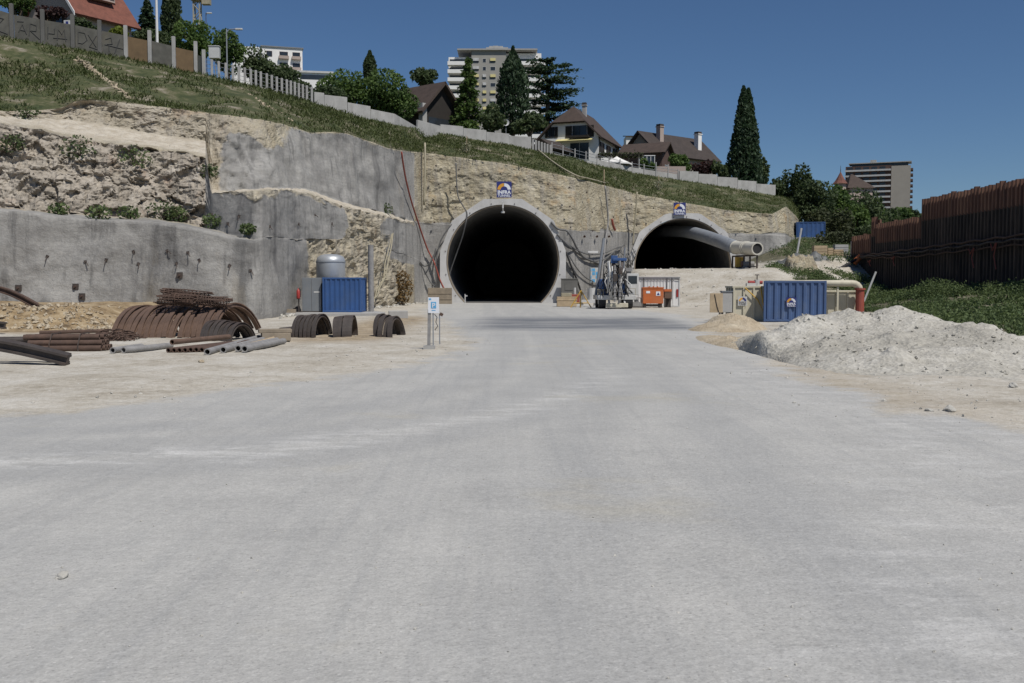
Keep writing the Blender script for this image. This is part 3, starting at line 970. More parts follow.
# steel post, timber post, concrete block
t = MB().tube([(0, 0, 0), (0, 0, P(371, 245, 68).z - slab_z)], .19, 12)
o = t.build('steel_post', M['grey_pipe'], None, smooth=False)
o.location = (X(371, 68), 68, slab_z + .002)
tag(o, 'tall bare grey steel post right of the bright blue container', 'post')
o = MB().box((0, 0, 1.15), (.16, .16, 2.3), tilt=Matrix.Rotation(R(-4), 3, 'Y')).box((.35, 0, .12), (.9, .3, .24)).build('timber_post', M['old_wood'], None)
o.location = (X(283, 64.8), 64.8, slab_z + .002)
tag(o, 'short weathered timber post leaning against the grey rock left of the cabinet', 'post')
o = MB().box((0, 0, .24), (1.15, .6, .48)).build('concrete_block', M['concrete'], None, bevel=.04)
o.location = (X(398, 60), 60, g(X(398, 60), 60) - .02)
o.rotation_euler = (0, 0, .15)
tag(o, 'rough grey concrete block on the gravel right of the bare steel post', 'block')
# hose bundle hanging down the bare rock
for i, (q, lab) in enumerate(((0, 'upper yellowish hose trailing down the bare rock left of the tall tunnel'), (1, 'lower yellowish hose trailing down the bare rock left of the tall tunnel'))):
    pts = [P(393 - i, 233 + i, 92.2), P(391.5 - i * 2, 246, 91.4), P(388 - i * 3, 262 + i, 89.0), P(386 - 2 * i, 276 + i * 2, 86.5), P(380 - i * 3, 287 + i * 2, 83.5), P(377 - i * 2, 296 + i * 2, 80.5), P(366 - i * 6, 305 + i, 77.2)]
    tag(MB().tube(pts, .055, 6).build('supply_hose', M['yellow_hose'], None, smooth=True), lab, 'hose')

# right hand group
Yr = 54.0
w_, h_ = X(824, Yr) - X(764, Yr), P(764, 280.8, Yr).z
container('shipping_container', 'faded blue container with arch emblem behind the gravel pile', (X(764, Yr), Yr, 0.02), w_, 2.4, h_ - .02, M['blue_faded'], 0.36, 0.06, rz=R(-13.5), logo=((790.5 - 764) / 60 * w_, P(790, 302.5, Yr).z, .52))
def cream_tank(name, label, px0, px1, py0, Y, depth):
    x0, x1 = X(px0, Y), X(px1, Y)
    h = P(px0, py0, Y).z
    t = thing(name, label, 'tank', (x0, Y, 0.0))
    wd = x1 - x0
    MB().bb((.04, .04, .02), (wd - .04, depth - .04, h - .1)).build('body', M['cream'], t, bevel=.02)
    f = MB().bb((-.03, -.03, h - .1), (wd + .03, depth + .03, h))
    n = 3
    for i in range(n + 1):
        xx = lerp(.06, wd - .06, i / n)
        f.bb((xx - .05, -.04, .02), (xx + .05, .038, h - .102))
    for i in range(3):
        yy = lerp(.3, depth - .3, i / 2)
        f.bb((-.04, yy - .05, .02), (.038, yy + .05, h - .102))
    f.build('rim_and_ribs', M['cream'], t, bevel=.01)
    return t
t = cream_tank('settling_tank', 'tall cream steel tank left of the faded blue container', 733, 765, 286, 55.0, 1.9)
MB().box((.52, -.055, 1.12), (.5, .02, .5)).build('sticker', M['dirty_white'], t)
emblem(t, (.52, -.066, 1.12), .46, .46, board=False, back=.004, word='grey_pipe', second='sign_blue')
cream_tank('settling_tank', 'low cream steel tank right of the faded blue container', 824.5, 860, 290.5, 57.5, 2.2)
mb = MB().tube([(0.2, -.06, 1.85), (.9, -.08, 1.2), (1.25, -.06, .5), (1.28, -.07, 1.6)], .035, 6)
mb.tube([(1.05, -.09, 1.92), (1.2, -.1, 1.0), (1.5, -.1, .3)], .035, 6)
o = mb.build('yellow_hose', M['yellow'], None, smooth=True)
o.location = (X(741, 55.0), 54.97, 0)
tag(o, 'thin yellow hose draped over the tall cream tank', 'hose')
# valve and pipes on top
t = thing('pump_valve', 'small red and grey pump valve on top of the tall cream tank', 'pump', (X(757, 56), 56, P(0, 286, 55.0).z))
MB().tube([(0, 0, 0), (0, 0, .35)], .16, 10).box((-.35, 0, .08), (.5, .3, .16)).build('body', M['dirty_white'], t)
MB().tube([(-.5, 0, .2), (.3, 0, .2)], .1, 10).build('flange', M['red'], t)
MB().tube([(0, 0, .35), (0, 0, .62)], .03, 6).tube([(-.12, 0, .62), (.12, 0, .62)], .03, 6).build('handwheel', M['dark_steel'], t)
zp = P(0, 283.3, 57).z
t = thing('discharge_pipe', 'thick cream pipe with a red lower end bending down behind the faded blue container', 'pipe', (X(822, 57), 57, 0))
x2 = X(857.5, 57) - X(822, 57)
pts = [(-3.2, 0, zp)] + [(x2 - .3, 0, zp)] + [(x2 - .3 + .45 * math.sin(R(a_)), 0, zp - .45 + .45 * math.cos(R(a_))) for a_ in (20, 40, 60, 80, 90)] + [(x2 + .15, 0, P(0, 289, 57).z)]
MB().tube(pts, .19, 14).build('pipe', M['cream'], t, smooth=True)
MB().tube([(x2 + .15, 0, P(0, 289, 57).z), (x2 + .15, 0, 0)], .24, 14).tube([(x2 + .15, 0, 1.72), (x2 + .15, 0, 1.82)], .3, 14).build('lower_end', M['red_hose'], t, smooth=False)
f = MB()
for s in (-3.0, -1.2, .9):
    f.box((s, 0, zp / 2 - .1), (.1, .1, zp - .2))
f.build('support', M['cream'], t)
# board and switch box left of the tank
t = thing('wooden_board', 'brown plywood board on a post left of the tall cream tank', 'board', (X(716.5, 53), 53, g(X(716, 53), 53)))
MB().box((0, 0, P(0, 303, 53).z), (.68, .06, 1.02)).build('panel', M['wood'], t, bevel=.01)
MB().box((.2, .07, .75), (.09, .07, 1.5)).build('post', M['old_wood'], t)
MB().tube([(-.1, -.05, 1.5), (.02, -.05, .9), (.18, -.05, .4), (.2, -.05, .1)], .018, 5).build('cable', M['rubber'], t)
t = thing('switch_cabinet', 'grey electrical cabinet between plywood board and tall cream tank', 'cabinet', (X(727.5, 55), 55, g(X(727, 55), 55)))
MB().bb((-.28, 0, .5), (.28, .5, 1.62)).build('body', M['concrete'], t, bevel=.02)
MB().bb((-.31, -.04, 1.622), (.31, .54, 1.68)).build('canopy', M['grey_paint'], t)
f = MB()
for s in (-.22, .22):
    f.box((s, .25, .25), (.07, .3, .5))
f.build('legs_frame', M['dark_steel'], t)
MB().bb((.285, .1, .7), (.34, .3, 1.0)).bb((.285, .1, 1.1), (.34, .3, 1.4)).build('socket', M['dark_steel'], t)

# white corrugated hut, orange box, red box
Yh = 91
xa, xb, hh = X(621, Yh), X(680, Yh), P(0, 276.5, Yh).z - .1
t = thing('site_hut', 'long white corrugated site hut at the foot of the ramp', 'hut', (xa, Yh, 0.02))
wd = xb - xa
mb = MB().bb((.05, .05, .1), (wd - .05, 2.4, hh - .05))
corr(mb, .1, wd - .4, .12, hh - .1, .047, .04, .28)
mb.build('body', M['white'], t)
f = MB()
for s in (0, wd - .1):
    f.bb((s, -.01, 0), (s + .1, .1, hh)); f.bb((s, 2.35, 0), (s + .1, 2.45, hh))
f.bb((.102, -.01, hh - .1), (wd - .102, .1, hh - .003)).bb((.102, -.01, .0), (wd - .102, .1, .11))
f.build('frame', M['dirty_white'], t)
f = MB()
for s in (.38, .78, .86):
    f.box((wd * s, -.03, hh * .62), (.05, .05, hh * .74))
f.box((wd * .6, -.032, hh - .2), (wd * .78, .04, .04))
f.build('conduit', M['dark_steel'], t)
MB().bb((-.05, -.06, hh + .002), (wd + .05, 2.5, hh + .07)).build('roof', M['dirty_white'], t)
MB().bb((wd - .32, -.03, .9), (wd - .16, .03, 1.6)).build('extinguisher_case', M['red'], t)
Yo = 88
t = thing('skip_box', 'bright orange steel box on a low skid before the white hut', 'box', (X(643, Yo), Yo, 0.02))
wd = X(663.6, Yo) - X(643, Yo)
zb, zt = .35, P(0, 287.6, Yo).z
MB().bb((0, 0, zb), (wd, 1.3, zt)).build('body', M['orange'], t, bevel=.03)
f = MB().bb((-.04, -.04, zt - .1), (wd + .04, .02, zt + .02))
for s in (.3, .5, .7):
    f.box((wd * s, -.03, zt + .05), (.12, .08, .1))
f.build('lid_rim', M['orange'], t)
MB().bb((.1, .1, 0), (.3, 1.2, zb - .002)).bb((wd - .3, .1, 0), (wd - .1, 1.2, zb - .002)).bb((.3, .12, .1), (wd - .3, .2, .3)).build('skid', M['dark_steel'], t)
MB().box((wd * .25, -.012, zt - .42), (.34, .02, .2)).build('label_plate', M['sign_white'], t)
MB().box((wd * .74, -.012, zt - .55), (.38, .02, .38)).build('sticker', M['sign_white'], t)
MB().add([(wd * .74 - .14, -.03, zt - .68), (wd * .74 + .14, -.03, zt - .68), (wd * .74, -.03, zt - .42)], [(0, 1, 2)]).build('triangle_mark', M['sign_blue'], t)
t = thing('drum_crate', 'dull red drum crate between orange box and hut end', 'crate', (X(668, 88.6), 88.6, 0.02))
MB().bb((-.3, 0, .78), (.32, .6, 1.6)).build('body', M['rust_light'], t, bevel=.03)
MB().bb((-.25, .05, 0), (-.17, .13, .778)).bb((.2, .05, 0), (.28, .13, .778)).bb((-.25, .5, 0), (.28, .56, .778)).build('stand', M['dark_steel'], t)
MB().bb((-.32, -.03, 1.4), (.34, .63, 1.62)).build('lid', M['orange'], t)
# small generator by the orange box
t = thing('generator', 'small grey generator with a cage left of the orange box', 'generator', (X(637, 87.5), 87.5, 0.02))
MB().bb((-.35, 0, .12), (.35, .7, .5)).lathe([(.001, .5), (.2, .5), (.2, .75), (.001, .8)], 12, (0, .3, 0)).build('engine', M['grey_pipe'], t)
f = MB()
for x_ in (-.42, .42):
    f.tube([(x_, 0, 0), (x_, 0, .85), (x_, .7, .85), (x_, .7, 0)], .03, 6)
f.tube([(-.42, 0, .85), (.42, 0, .85)], .03, 6).tube([(-.42, .7, .85), (.42, .7, .85)], .03, 6).tube([(-.42, 0, .1), (.42, 0, .1)], .03, 6)
f.build('cage', M['dark_steel'], t)

# ---------------------------------------------------------------- ventilation duct
t = thing('ventilation_duct', 'large grey ventilation duct leading into the half-round tunnel mouth', 'duct', (X(738, 110), 110, P(738, 248, 110).z))
bl = Vector(t.location)
pts = [P(736, 247.6, 111.5), P(722, 242, 118), P(706, 236.5, 125), P(694, 233, 130.5), P(683, 231.5, 135), P(668, 231, 141), P(655, 233, 148)]
MB().tube([p_ - bl for p_ in pts], [.76, .77, .78, .78, .78, .78, .78], 28).build('tube', M['steel'], t, smooth=True)
for a_, b_ in zip(pts[:4], pts[1:5]):
    for q in (.3,):
        c_ = a_.lerp(b_, q); d_ = (b_ - a_).normalized() * .04
        MB().tube([c_ - bl - d_, c_ - bl + d_], .795, 28).build('hoop', M['steel'], t)
c0, c1 = P(757.5, 248.6, 106.0), P(735.5, 247.4, 111.6)
MB().tube([c0 - bl, c1 - bl], .68, 28, hollow=.8).build('inlet_section', M['duct_cream'], t, smooth=False)
d_ = (c1 - c0).normalized()
MB().tube([c0 - bl + d_ * .12, c0 - bl + d_ * .2], .535, 24).build('inlet_shade_disc', M['rubber'], t)  # black disc stands in for the shade inside the duct inlet
for q in (.45, .53, .97):
    c_ = c0.lerp(c1, q); d_ = (c1 - c0).normalized() * .05
    MB().tube([c_ - bl - d_, c_ - bl + d_], .75, 28).build('flange', M['duct_cream'], t)
gzv = g(c0.x, 107)
f = MB()
zt = c0.z - .68
for px_, Y_ in ((732.5, 111), (744, 109), (750, 107.2), (757, 106.4)):
    q = P(px_, 260, Y_)
    f.box((q.x - bl.x, Y_ - bl.y, (zt + g(q.x, Y_)) / 2 - bl.z), (.16, .16, zt - g(q.x, Y_)))
q0, q1 = P(732.5, 260, 111), P(757, 260, 106.4)
f.tube([(q0.x - bl.x, 111 - bl.y, zt - bl.z), (q1.x - bl.x, 106.4 - bl.y, zt - bl.z)], .1, 6)
f.tube([(q0.x - bl.x, 111 - bl.y, zt - 1.2 - bl.z), (q1.x - bl.x, 106.4 - bl.y, zt - 1.2 - bl.z)], .06, 6)
f.build('support_frame', M['dark_steel'], t)
x_ = X(739, 110)
t = thing('fan_control_box', 'bright yellow control box under the ventilation duct', 'control box', (x_, 109.6, g(x_, 109.6)))
hb = P(0, 257, 109.6).z - g(x_, 109.6)
MB().bb((-.45, 0, .1), (.45, .6, hb)).build('body', M['yellow'], t, bevel=.03)
MB().bb((-.4, .05, 0), (.4, .55, .098)).build('plinth', M['dark_steel'], t)
MB().bb((-.02, -.02, .25), (.02, 0, hb - .1)).build('door_gap', M['dark_steel'], t)
t = thing('pump_unit', 'small rusty pump unit on the ramp beside the yellow box', 'pump', (X(749, 108), 108.4, g(X(749, 108), 108.4)))
MB().tube([(-.6, 0, .4), (.6, 0, .4)], .28, 12).box((0, 0, .1), (1.3, .5, .2)).build('body', M['grey_pipe'], t)
MB().tube([(-.62, 0, .4), (-.75, 0, .4)], .34, 12).build('flange', M['rust_light'], t)

# ---------------------------------------------------------------- parking sign
t = thing('parking_sign', 'white parking notice with light blue P on two thin posts', 'sign', (X(433.5, 31), 31, 0))
zt, zbm = P(0, 297.2, 31).z, P(0, 313, 31).z
MB().box((0, 0, (zt + zbm) / 2), (.34, .02, zt - zbm)).build('panel', M['sign_white'], t)
MB().box((.0, -.013, (zt + zbm) / 2 + .0), (.16, .006, .2)).build('parking_symbol', M['sign_cyan'], t)
text('P', .2, M['sign_white'], t, (.0, -.02, (zt + zbm) / 2 - .075), bold=.004)
MB().box((-.11, -.013, zt - .06), (.07, .006, .05)).box((0, -.013, (zt + zbm) / 2 - .16), (.12, .006, .02)).build('small_print', M['sign_cyan'], t)
MB().box((-.145, .03, .62), (.1, .03, 1.24), tilt=Matrix.Rotation(R(1.2), 3, 'Y')).build('post', M['grey_pipe'], t)
MB().box((-.02, .035, .62), (.035, .03, 1.24)).build('post', M['steel'], t)
MB().tube([(.02, .06, 1.1), (.1, .07, 1.0), (.06, .08, .85), (.12, .1, .72), (.03, .06, .6)], .012, 5).build('loose_cable', M['rubber'], t)
MB().box((-.145, .05, .06), (.35, .3, .12)).build('foot', M['concrete'], t)
t = thing('lamp_stake', 'thin steel stake standing right behind the parking notice', 'stake', (X(439.5, 34), 34, g(X(439.5, 34), 34)))
MB().tube([(0, 0, 0), (0, 0, 1.05)], .02, 6).build('rod', M['steel'], t)
MB().box((.06, 0, 1.02), (.12, .06, .1), tilt=Matrix.Rotation(R(30), 3, 'Y')).build('reflector', M['rust'], t)
# concrete block / board at the left foot of the tall tunnel
b = P(437, 303, 104)
o = MB().box((0, 0, .85), (2.5, .8, 1.7)).box((0, -.42, .5), (2.52, .05, .08)).box((0, -.42, 1.1), (2.52, .05, .08)).build('timber_crate', M['old_wood'], None, bevel=.03)
o.location = (X(440, 106), 106, 0)
tag(o, 'large weathered timber crate at the left foot of the tall tunnel', 'crate')
o = MB().tube([(0, 0, 0), (0, 0, 1.0)], .06, 6).box((.1, 0, .8), (.3, .05, .12)).build('marker_post', M['dirty_white'], None)
o.location = (X(465, 108), 108, 0.03)
tag(o, 'little white marker post standing in the tall tunnel mouth', 'post')
# ---------------------------------------------------------------- steel tunnel arches
HS = [(-.13, -.09), (.13, -.09), (.13, -.05), (.05, -.045), (.05, .045), (.13, .05), (.13, .09), (-.13, .09), (-.13, .05), (-.05, .045), (-.05, -.045), (-.13, -.05)]
def arc_frames(span, rise, chord, axis, n=20, over=0.0):
    c = Vector((chord[0], chord[1], 0)).normalized()
    ax = Vector((axis[0], axis[1], 0)).normalized()
    Rr = (span * span / 4 + rise * rise) / (2 * rise)
    cz = rise - Rr
    a0 = math.atan2(-cz, -span / 2)
    a1 = math.atan2(-cz, span / 2)
    if a0 < 0:
        a0 += 2 * math.pi
    fr_ = []
    for i in range(n + 1):
        a = lerp(a0, a1, i / n)
        d = c * math.cos(a) + Vector((0, 0, 1)) * math.sin(a)
        fr_.append((c * (span / 2 + Rr * math.cos(a)) + Vector((0, 0, cz + Rr * math.sin(a))), ax, d))
    return fr_
def arch_mesh(span, rise, chord, axis, w=.24, d=.17, n=20):
    s = [(u * w / .26, v * d / .18) for u, v in HS]
    return MB().sweep(s, arc_frames(span, rise, chord, axis, n))
def arch_row(start, axis, chord, count, pitch, gaps, span, rise, label, group, mat, w=.24, d=.17):
    root = None
    off = 0.0
    ax = Vector((axis[0], axis[1], 0)).normalized()
    for i in range(count):
        off += pitch + gaps.get(i, 0.0)
        p = Vector((start[0], start[1], 0)) + ax * off
        z = g(p.x, p.y) - .02
        if root is None:
            root = arch_mesh(span, rise, chord, axis, w, d).build('steel_arch', mat, None)
            tag(root, label, 'arch', group)
            o = root
        else:
            o = root.copy()
            col.objects.link(o)
        o.location = (p.x + random.uniform(-.01, .01), p.y + random.uniform(-.12, .12), z + random.uniform(-.04, .04))
        o.rotation_euler = (R(random.uniform(-1.5, 1.5)), R(random.uniform(-5.0, 5.0)) - .10, R(random.uniform(-2.5, 2.5)))
AX, CHD = (.97, -.25), (.25, .97)
arch_row((-15.6, 38.6), AX, CHD, 16, .262, {4: .12, 10: .16}, 3.5, 1.12, 'rusty steel arch in the long row under the rusty cage bundle', 'long row of rusty steel tunnel arches', M['rust_light'], .19, .17)
arch_row((-11.35, 36.0), AX, CHD, 7, .185, {}, 1.7, .62, 'small rusty arch segment nested before the open end of the long row', 'small arch segments before the long row', M['dark_steel'], .15, .12)
arch_row((-8.55, 38.4), AX, CHD, 6, .17, {}, 1.6, .80, 'small dark arch segment in the stack right of the grey pipes', 'arch segments stacked right of the grey pipes', M['dark_steel'], .13, .14)
arch_row((-7.05, 38.3), (1, 0), (0, 1), 2, .37, {}, 1.5, .78, 'broad dark arch segment of the upright pair below the blue container', 'upright pair of arch segments', M['dark_steel'], .36, .12)
arch_row((-5.45, 38.5), AX, CHD, 4, .20, {}, 1.55, .76, 'dark arch segment in the rightmost stack nearest the parking notice', 'rightmost stack of arch segments', M['dark_steel'], .16, .14)

# rusty rebar cages lying on the long row
def cage(n_bar, length, rad, rng):
    mb = MB()
    for k_ in range(n_bar):
        a = 2 * math.pi * k_ / n_bar
        p0 = Vector((-length / 2 + rng.uniform(-.15, .15), rad * math.cos(a), rad * math.sin(a)))
        p1 = Vector((length / 2 + rng.uniform(-.15, .15), rad * math.cos(a) + rng.uniform(-.05, .05), rad * math.sin(a) + rng.uniform(-.04, .04)))
        mb.tube([p0, p0.lerp(p1, .5) + Vector((0, rng.uniform(-.04, .04), rng.uniform(-.04, .04))), p1], .022, 4)
    for k_ in range(12):
        x_ = lerp(-length / 2 + .1, length / 2 - .1, k_ / 11)
        mb.tube([(x_ + rng.uniform(-.03, .03), (rad + .015) * math.cos(2 * math.pi * q / 10), (rad + .015) * math.sin(2 * math.pi * q / 10)) for q in range(11)], .016, 4, caps=False)
    return mb
rng = random.Random(4)
croot = None
for px_, Y_, z_, rz_, ln, lab in ((177, 38.8, 1.4, .02, 1.5, 'rusty rebar cage at the left end of the bundle on the arches'), (197, 38.6, 1.42, -.05, 1.9, 'rusty rebar cage in the middle of the bundle on the arches'),
                             (213, 38.4, 1.38, .04, 1.3, 'rusty rebar cage at the right end of the bundle on the arches'), (186, 39.1, 1.62, .06, 1.8, 'rusty rebar cage lying topmost on the bundle above the arches')):
    o = cage(13, ln, .17, rng).build('rebar_cage', M['rust'], None)
    o.location = (X(px_, Y_), Y_, z_ + .0)
    o.rotation_euler = (0, R(rng.uniform(-6, 6)), rz_)
    tag(o, lab, 'rebar cage', 'rusty rebar cages on the long row of arches')
# tangle of rebar left of the long row
mb = MB()
for i in range(150):
    c_ = Vector((rng.uniform(-.75, .75), rng.uniform(-.7, .7), 0))
    hgt_ = max(.03, .42 * (1 - (c_.x / .85) ** 2 - (c_.y / .9) ** 2 * .5) * rng.random())
    a = rng.uniform(-.5, .5) + (math.pi / 2 if rng.random() < .2 else 0)
    l_ = rng.uniform(.2, .6)
    d_ = Vector((math.cos(a) * l_, math.sin(a) * l_, rng.uniform(-.05, .12)))
    b_ = c_ + Vector((0, 0, hgt_))
    mb.tube([b_ - d_ * .5, b_ + Vector((0, 0, rng.uniform(0, .08))), b_ + d_ * .5], .018, 4)
o = mb.build('rebar_heap', M['rust'], None)
o.location = (X(113, 36.0), 36.0, g(X(113, 36), 36))
tag(o, 'tangled heap of rusty rebar left of the long arch row', 'rebar heap')

# ---------------------------------------------------------------- loose pipes
def pipe(name, label, group, a, b, r, mat, hollow=.72):
    a, b = Vector(a), Vector(b)
    o = MB().tube([Vector((0, 0, 0)), (b - a) * .5, b - a], r, 14, hollow=hollow).build(name, mat, None)
    o.location = a
    tag(o, label, 'pipe', group)
    return o
def GP(px, py, r=0.0):
    Y = CH * F / (py - HY)
    x = X(px, Y)
    return Vector((x, Y, g(x, Y) + r))
grp = 'rusty pipes lying in a row before the arches'
for i in range(7):
    e0 = GP(167 + i * 5.6, 352.6 - i * .12)
    e1 = GP(232 + i * 4.0, 345 - i * .2)
    r_ = .075
    e0.z += r_; e1.z += r_
    pipe('steel_pipe', 'brown pipe of the even row lying before the long arch row', grp, e0, e1, r_, M['rust'])
e0, e1 = GP(171, 350), GP(228, 343.5)
e0.z += .24; e1.z += .24
pipe('steel_pipe', 'single reddish pipe lying on top of the brown pipe row', None, e0, e1, .085, M['rust_light'])
for (p0, p1, z_, lab) in (((206, 354), (262, 339.5), .1, 'long grey pipe whose open end is lowest right of the brown row'), ((222, 352.6), (262, 343), .1, 'grey pipe in the middle of the grey group, right of the brown row'),
                   ((237, 352.4), (276, 343), .11, 'grey pipe with wide open end near the right of the grey group'), ((243.5, 353.2), (283, 343.4), .11, 'rightmost grey pipe beside the timber plank')):
    e0, e1 = GP(*p0), GP(*p1)
    e0.z += z_; e1.z += z_
    pipe('steel_pipe', lab, 'grey pipes right of the brown row', e0, e1, .1, M['grey_pipe'])
for (p0, p1, lab) in (((111, 353.6), (140, 349), 'short grey pipe at the far left of the loose pipes'), ((122, 353.6), (170, 348.5), 'longer grey pipe lying just right of the short grey pipe')):
    e0, e1 = GP(*p0), GP(*p1)
    e0.z += .09; e1.z += .09
    pipe('steel_pipe', lab, 'pale grey pipes left of the brown row', e0, e1, .09, M['grey_pipe'])
# stack of brown pipes at the left
grp = 'brown pipes stacked beside the bent beam'
for lay, n in ((0, 5), (1, 4), (2, 3)):
    for i in range(n):
        dy = i * .2 + lay * .1
        e1 = Vector((-12.45 - .05 * lay + rng.uniform(-.06, .06), 30.3 + dy, g(-12.5, 30.5) + .095 + lay * .165))
        e0 = e1 + Vector((-2.15, -.3, 0)) + Vector((rng.uniform(-.12, .12), 0, 0))
        pipe('steel_pipe', 'brown pipe in the banded stack beside the bent beam', grp, e0, e1, .09, M['rust'])
mb = MB()
for q in (.3, .68):
    c_ = Vector((-12.45, 30.3, g(-12.5, 30.5))) + Vector((-2.15, -.3, 0)) * q
    mb.tube([c_ + Vector((0, -.11, 0.02)), c_ + Vector((0, -.1, .22)), c_ + Vector((.0, .1, .54)), c_ + Vector((0, .7, .54)), c_ + Vector((0, .95, .05))], .018, 5)
tag(mb.build('steel_strap', M['dark_steel'], None), 'thin steel straps round the banded stack of brown pipes', 'strap')
grp = 'dark pipes lying behind the bent beam at the left edge'
for i in range(5):
    e1 = Vector((-13.9 - .15 * (i % 2), 31.2 + i * .22, g(-14.5, 31.5) + .1 + (.17 if i % 2 else 0)))
    pipe('steel_pipe', 'dark pipe lying behind the bent beam at the left edge', grp, e1 + Vector((-4.0, -1.0, 0)), e1, .095, M['dark_steel'])
pipe('steel_pipe', 'thin rusty bar lying along the foot of the tan spoil bank', None, (X(38, 37.5), 37.5, .22), (X(108, 38.5), 38.5, .24), .07, M['rust'])
# planks
e0, e1 = GP(247, 349), GP(300, 334)
o = MB().tube([(0, 0, 0), e1 - e0], .07, 4).build('timber_plank', M['wood'], None)
o.location = e0 + Vector((0, 0, .12))
tag(o, 'long pale timber plank lying right of the grey pipes', 'plank')
o = MB().bb((-.5, -.4, 0), (.5, .4, .28)).bb((-.6, -.3, .282), (.55, .3, .42)).build('timber_block', M['old_wood'], None, bevel=.02)
p_ = GP(275, 341)
o.location = p_
o.rotation_euler = (0, 0, .3)
tag(o, 'pile of dark timber blocks behind the plank end', 'timber')
p_ = GP(288, 337)
pipe('steel_pipe', 'short wide dark pipe end left of the first small arch stack', None, p_ + Vector((-.15, -.6, .2)), p_ + Vector((.1, .9, .2)), .19, M['dark_steel'], .8)

# bent beams at the left edge
def bent(name, lab, pts, sect, mat):
    fr_ = []
    for i, p in enumerate(pts):
        d = (pts[min(i + 1, len(pts) - 1)] - pts[max(0, i - 1)]).normalized()
        s = d.cross(Vector((0, 0, 1))).normalized()
        u = s.cross(d)
        fr_.append((p - pts[0], s, u))
    o = MB().sweep(sect, fr_).build(name, mat, None)
    o.location = pts[0]
    return tag(o, lab, 'beam')
BS = [(u * 1.0, v * 1.5) for u, v in HS]
for dy, dx, lab in ((0, 0, 'front bent H-beam lying in an arc at the left edge'), (.55, -.25, 'second bent H-beam lying close behind the front one')):
    pts = []
    for i in range(17):
        q = i / 16
        pts.append(Vector((-11.12 + dx - 6.0 * q, 25.0 + dy + .3 * q, .12 + .5 * math.sin(math.pi * q * .9))))
    bent('bent_beam', lab, pts, BS, M['dark_steel'])
pts = [P(39, 307.4, 47.0) + Vector((-2.6 * q, .3 * q, .95 * math.sin(q * 1.5))) for q in [i / 14 for i in range(15)]]
bent('bent_beam', 'bent rusty beam lying on the tan spoil bank', pts, BS, M['rust'])
pts = [GP(4, 334) + Vector((-3 * q, .2 * q, .35 + .2 * math.sin(q * 2))) for q in [i / 10 for i in range(11)]]
bent('bent_beam', 'dark beam end standing behind the pipes at the left edge', pts, BS, M['dark_steel'])

# ---------------------------------------------------------------- anchors on the grey left wall
def on_wall(px, py):
    best, bd = None, 1e9
    for i in range(len(cols)):
        if abs(cols[i] - px) > 4:
            continue
        for j in range(nr - 4):
            v = CV[i * nr + j]
            q = v - cam.location
            yc = q.y * CT - q.z * ST
            sx = 512 + F * q.x / yc
            sy = 341.5 - F * (q.z * CT + q.y * ST) / yc
            d = (sx - px) ** 2 + (sy - py) ** 2
            if d < bd:
                best, bd = v, d
    return best
proto = None
for px_, py_ in ((48, 258), (86, 262), (107, 259), (134, 252), (138, 264), (168, 250), (176, 264), (188, 252), (199, 260), (229, 266), (250, 270), (212, 214), (240, 216), (228, 224), (270, 226), (298, 224), (315, 215), (331, 224)):
    v = on_wall(px_, py_)
    if proto is None:
        proto = thing('rock_bolt', 'short rusty bolt end sticking out of the grey sprayed wall', 'bolt', v, 0, 'bolt ends in the grey sprayed wall')
        MB().box((0, -.02, 0), (.17, .05, .17)).build('plate', M['dark_steel'], proto)
        MB().tube([(0, 0, 0), (.08, -.2, -.08), (.15, -.3, -.25)], .025, 6).build('rod', M['dark_steel'], proto)
        o = proto
    else:
        o = copy_tree(proto)
    o.location = v
    o.rotation_euler = (0, R(random.uniform(-30, 30)), R(random.uniform(-20, 20)))
proto = None
for px_, py_ in ((19, 287), (76, 287), (83, 296), (180, 276)):
    v = on_wall(px_, py_)
    if proto is None:
        proto = thing('anchor_plate', 'small square rusty plate low on the grey wall above the spoil bank', 'plate', v, 0, 'square plates low on the grey wall')
        MB().box((0, -.05, 0), (.34, .1, .34)).build('plate', M['dark_steel'], proto)
        MB().tube([(0, -.1, 0), (0, -.22, 0)], .06, 8).build('nut', M['rust'], proto)
        o = proto
    else:
        o = copy_tree(proto)
        if px_ == 180:
            o['label'] = 'small plate on the grey wall right above the long arch row'
    o.location = v

# ---------------------------------------------------------------- cables on the portal wall
def cable(name, lab, pts, r, mat, group=None, cat='cable'):
    out = []
    n = len(pts)
    for i in range(n - 1):
        p0, p1, p2, p3 = pts[max(i - 1, 0)], pts[i], pts[i + 1], pts[min(i + 2, n - 1)]
        for q in (0, .25, .5, .75):
            out.append(.5 * ((2 * p1) + (p2 - p0) * q + (2 * p0 - 5 * p1 + 4 * p2 - p3) * q * q + (3 * p1 - p0 - 3 * p2 + p3) * q ** 3))
    out.append(pts[-1])
    return tag(MB().tube(out, r, 6).build(name, mat, None, smooth=True), lab, cat, group)
def W1(px, py):
    return P(px, py, pw(px, [(400, 100), (412, 107), (424, 111.5), (562, 111.3), (576, 112.3), (624, 128.7), (632, 129.3), (780, 129.5)]))
cable('red_hose', 'long red hose hanging from the brow to the tall tunnel foot', [W1(401.5, 152), W1(405, 175), W1(411, 200), W1(418, 222), W1(427, 248), W1(434, 262), W1(440, 280), W1(446, 292)], .09, M['red_hose'], cat='hose')
cable('power_cable', 'black cable dropping from the brow towards the hood of the tall tunnel', [W1(456, 163), W1(456.5, 180), W1(458, 196), W1(463, 206), W1(467, 213), P(466, 222, 111.2), P(462, 238, 111.8), P(456, 255, 112.5), P(450, 273, 113), P(449, 284, 113)], .075, M['hose'])
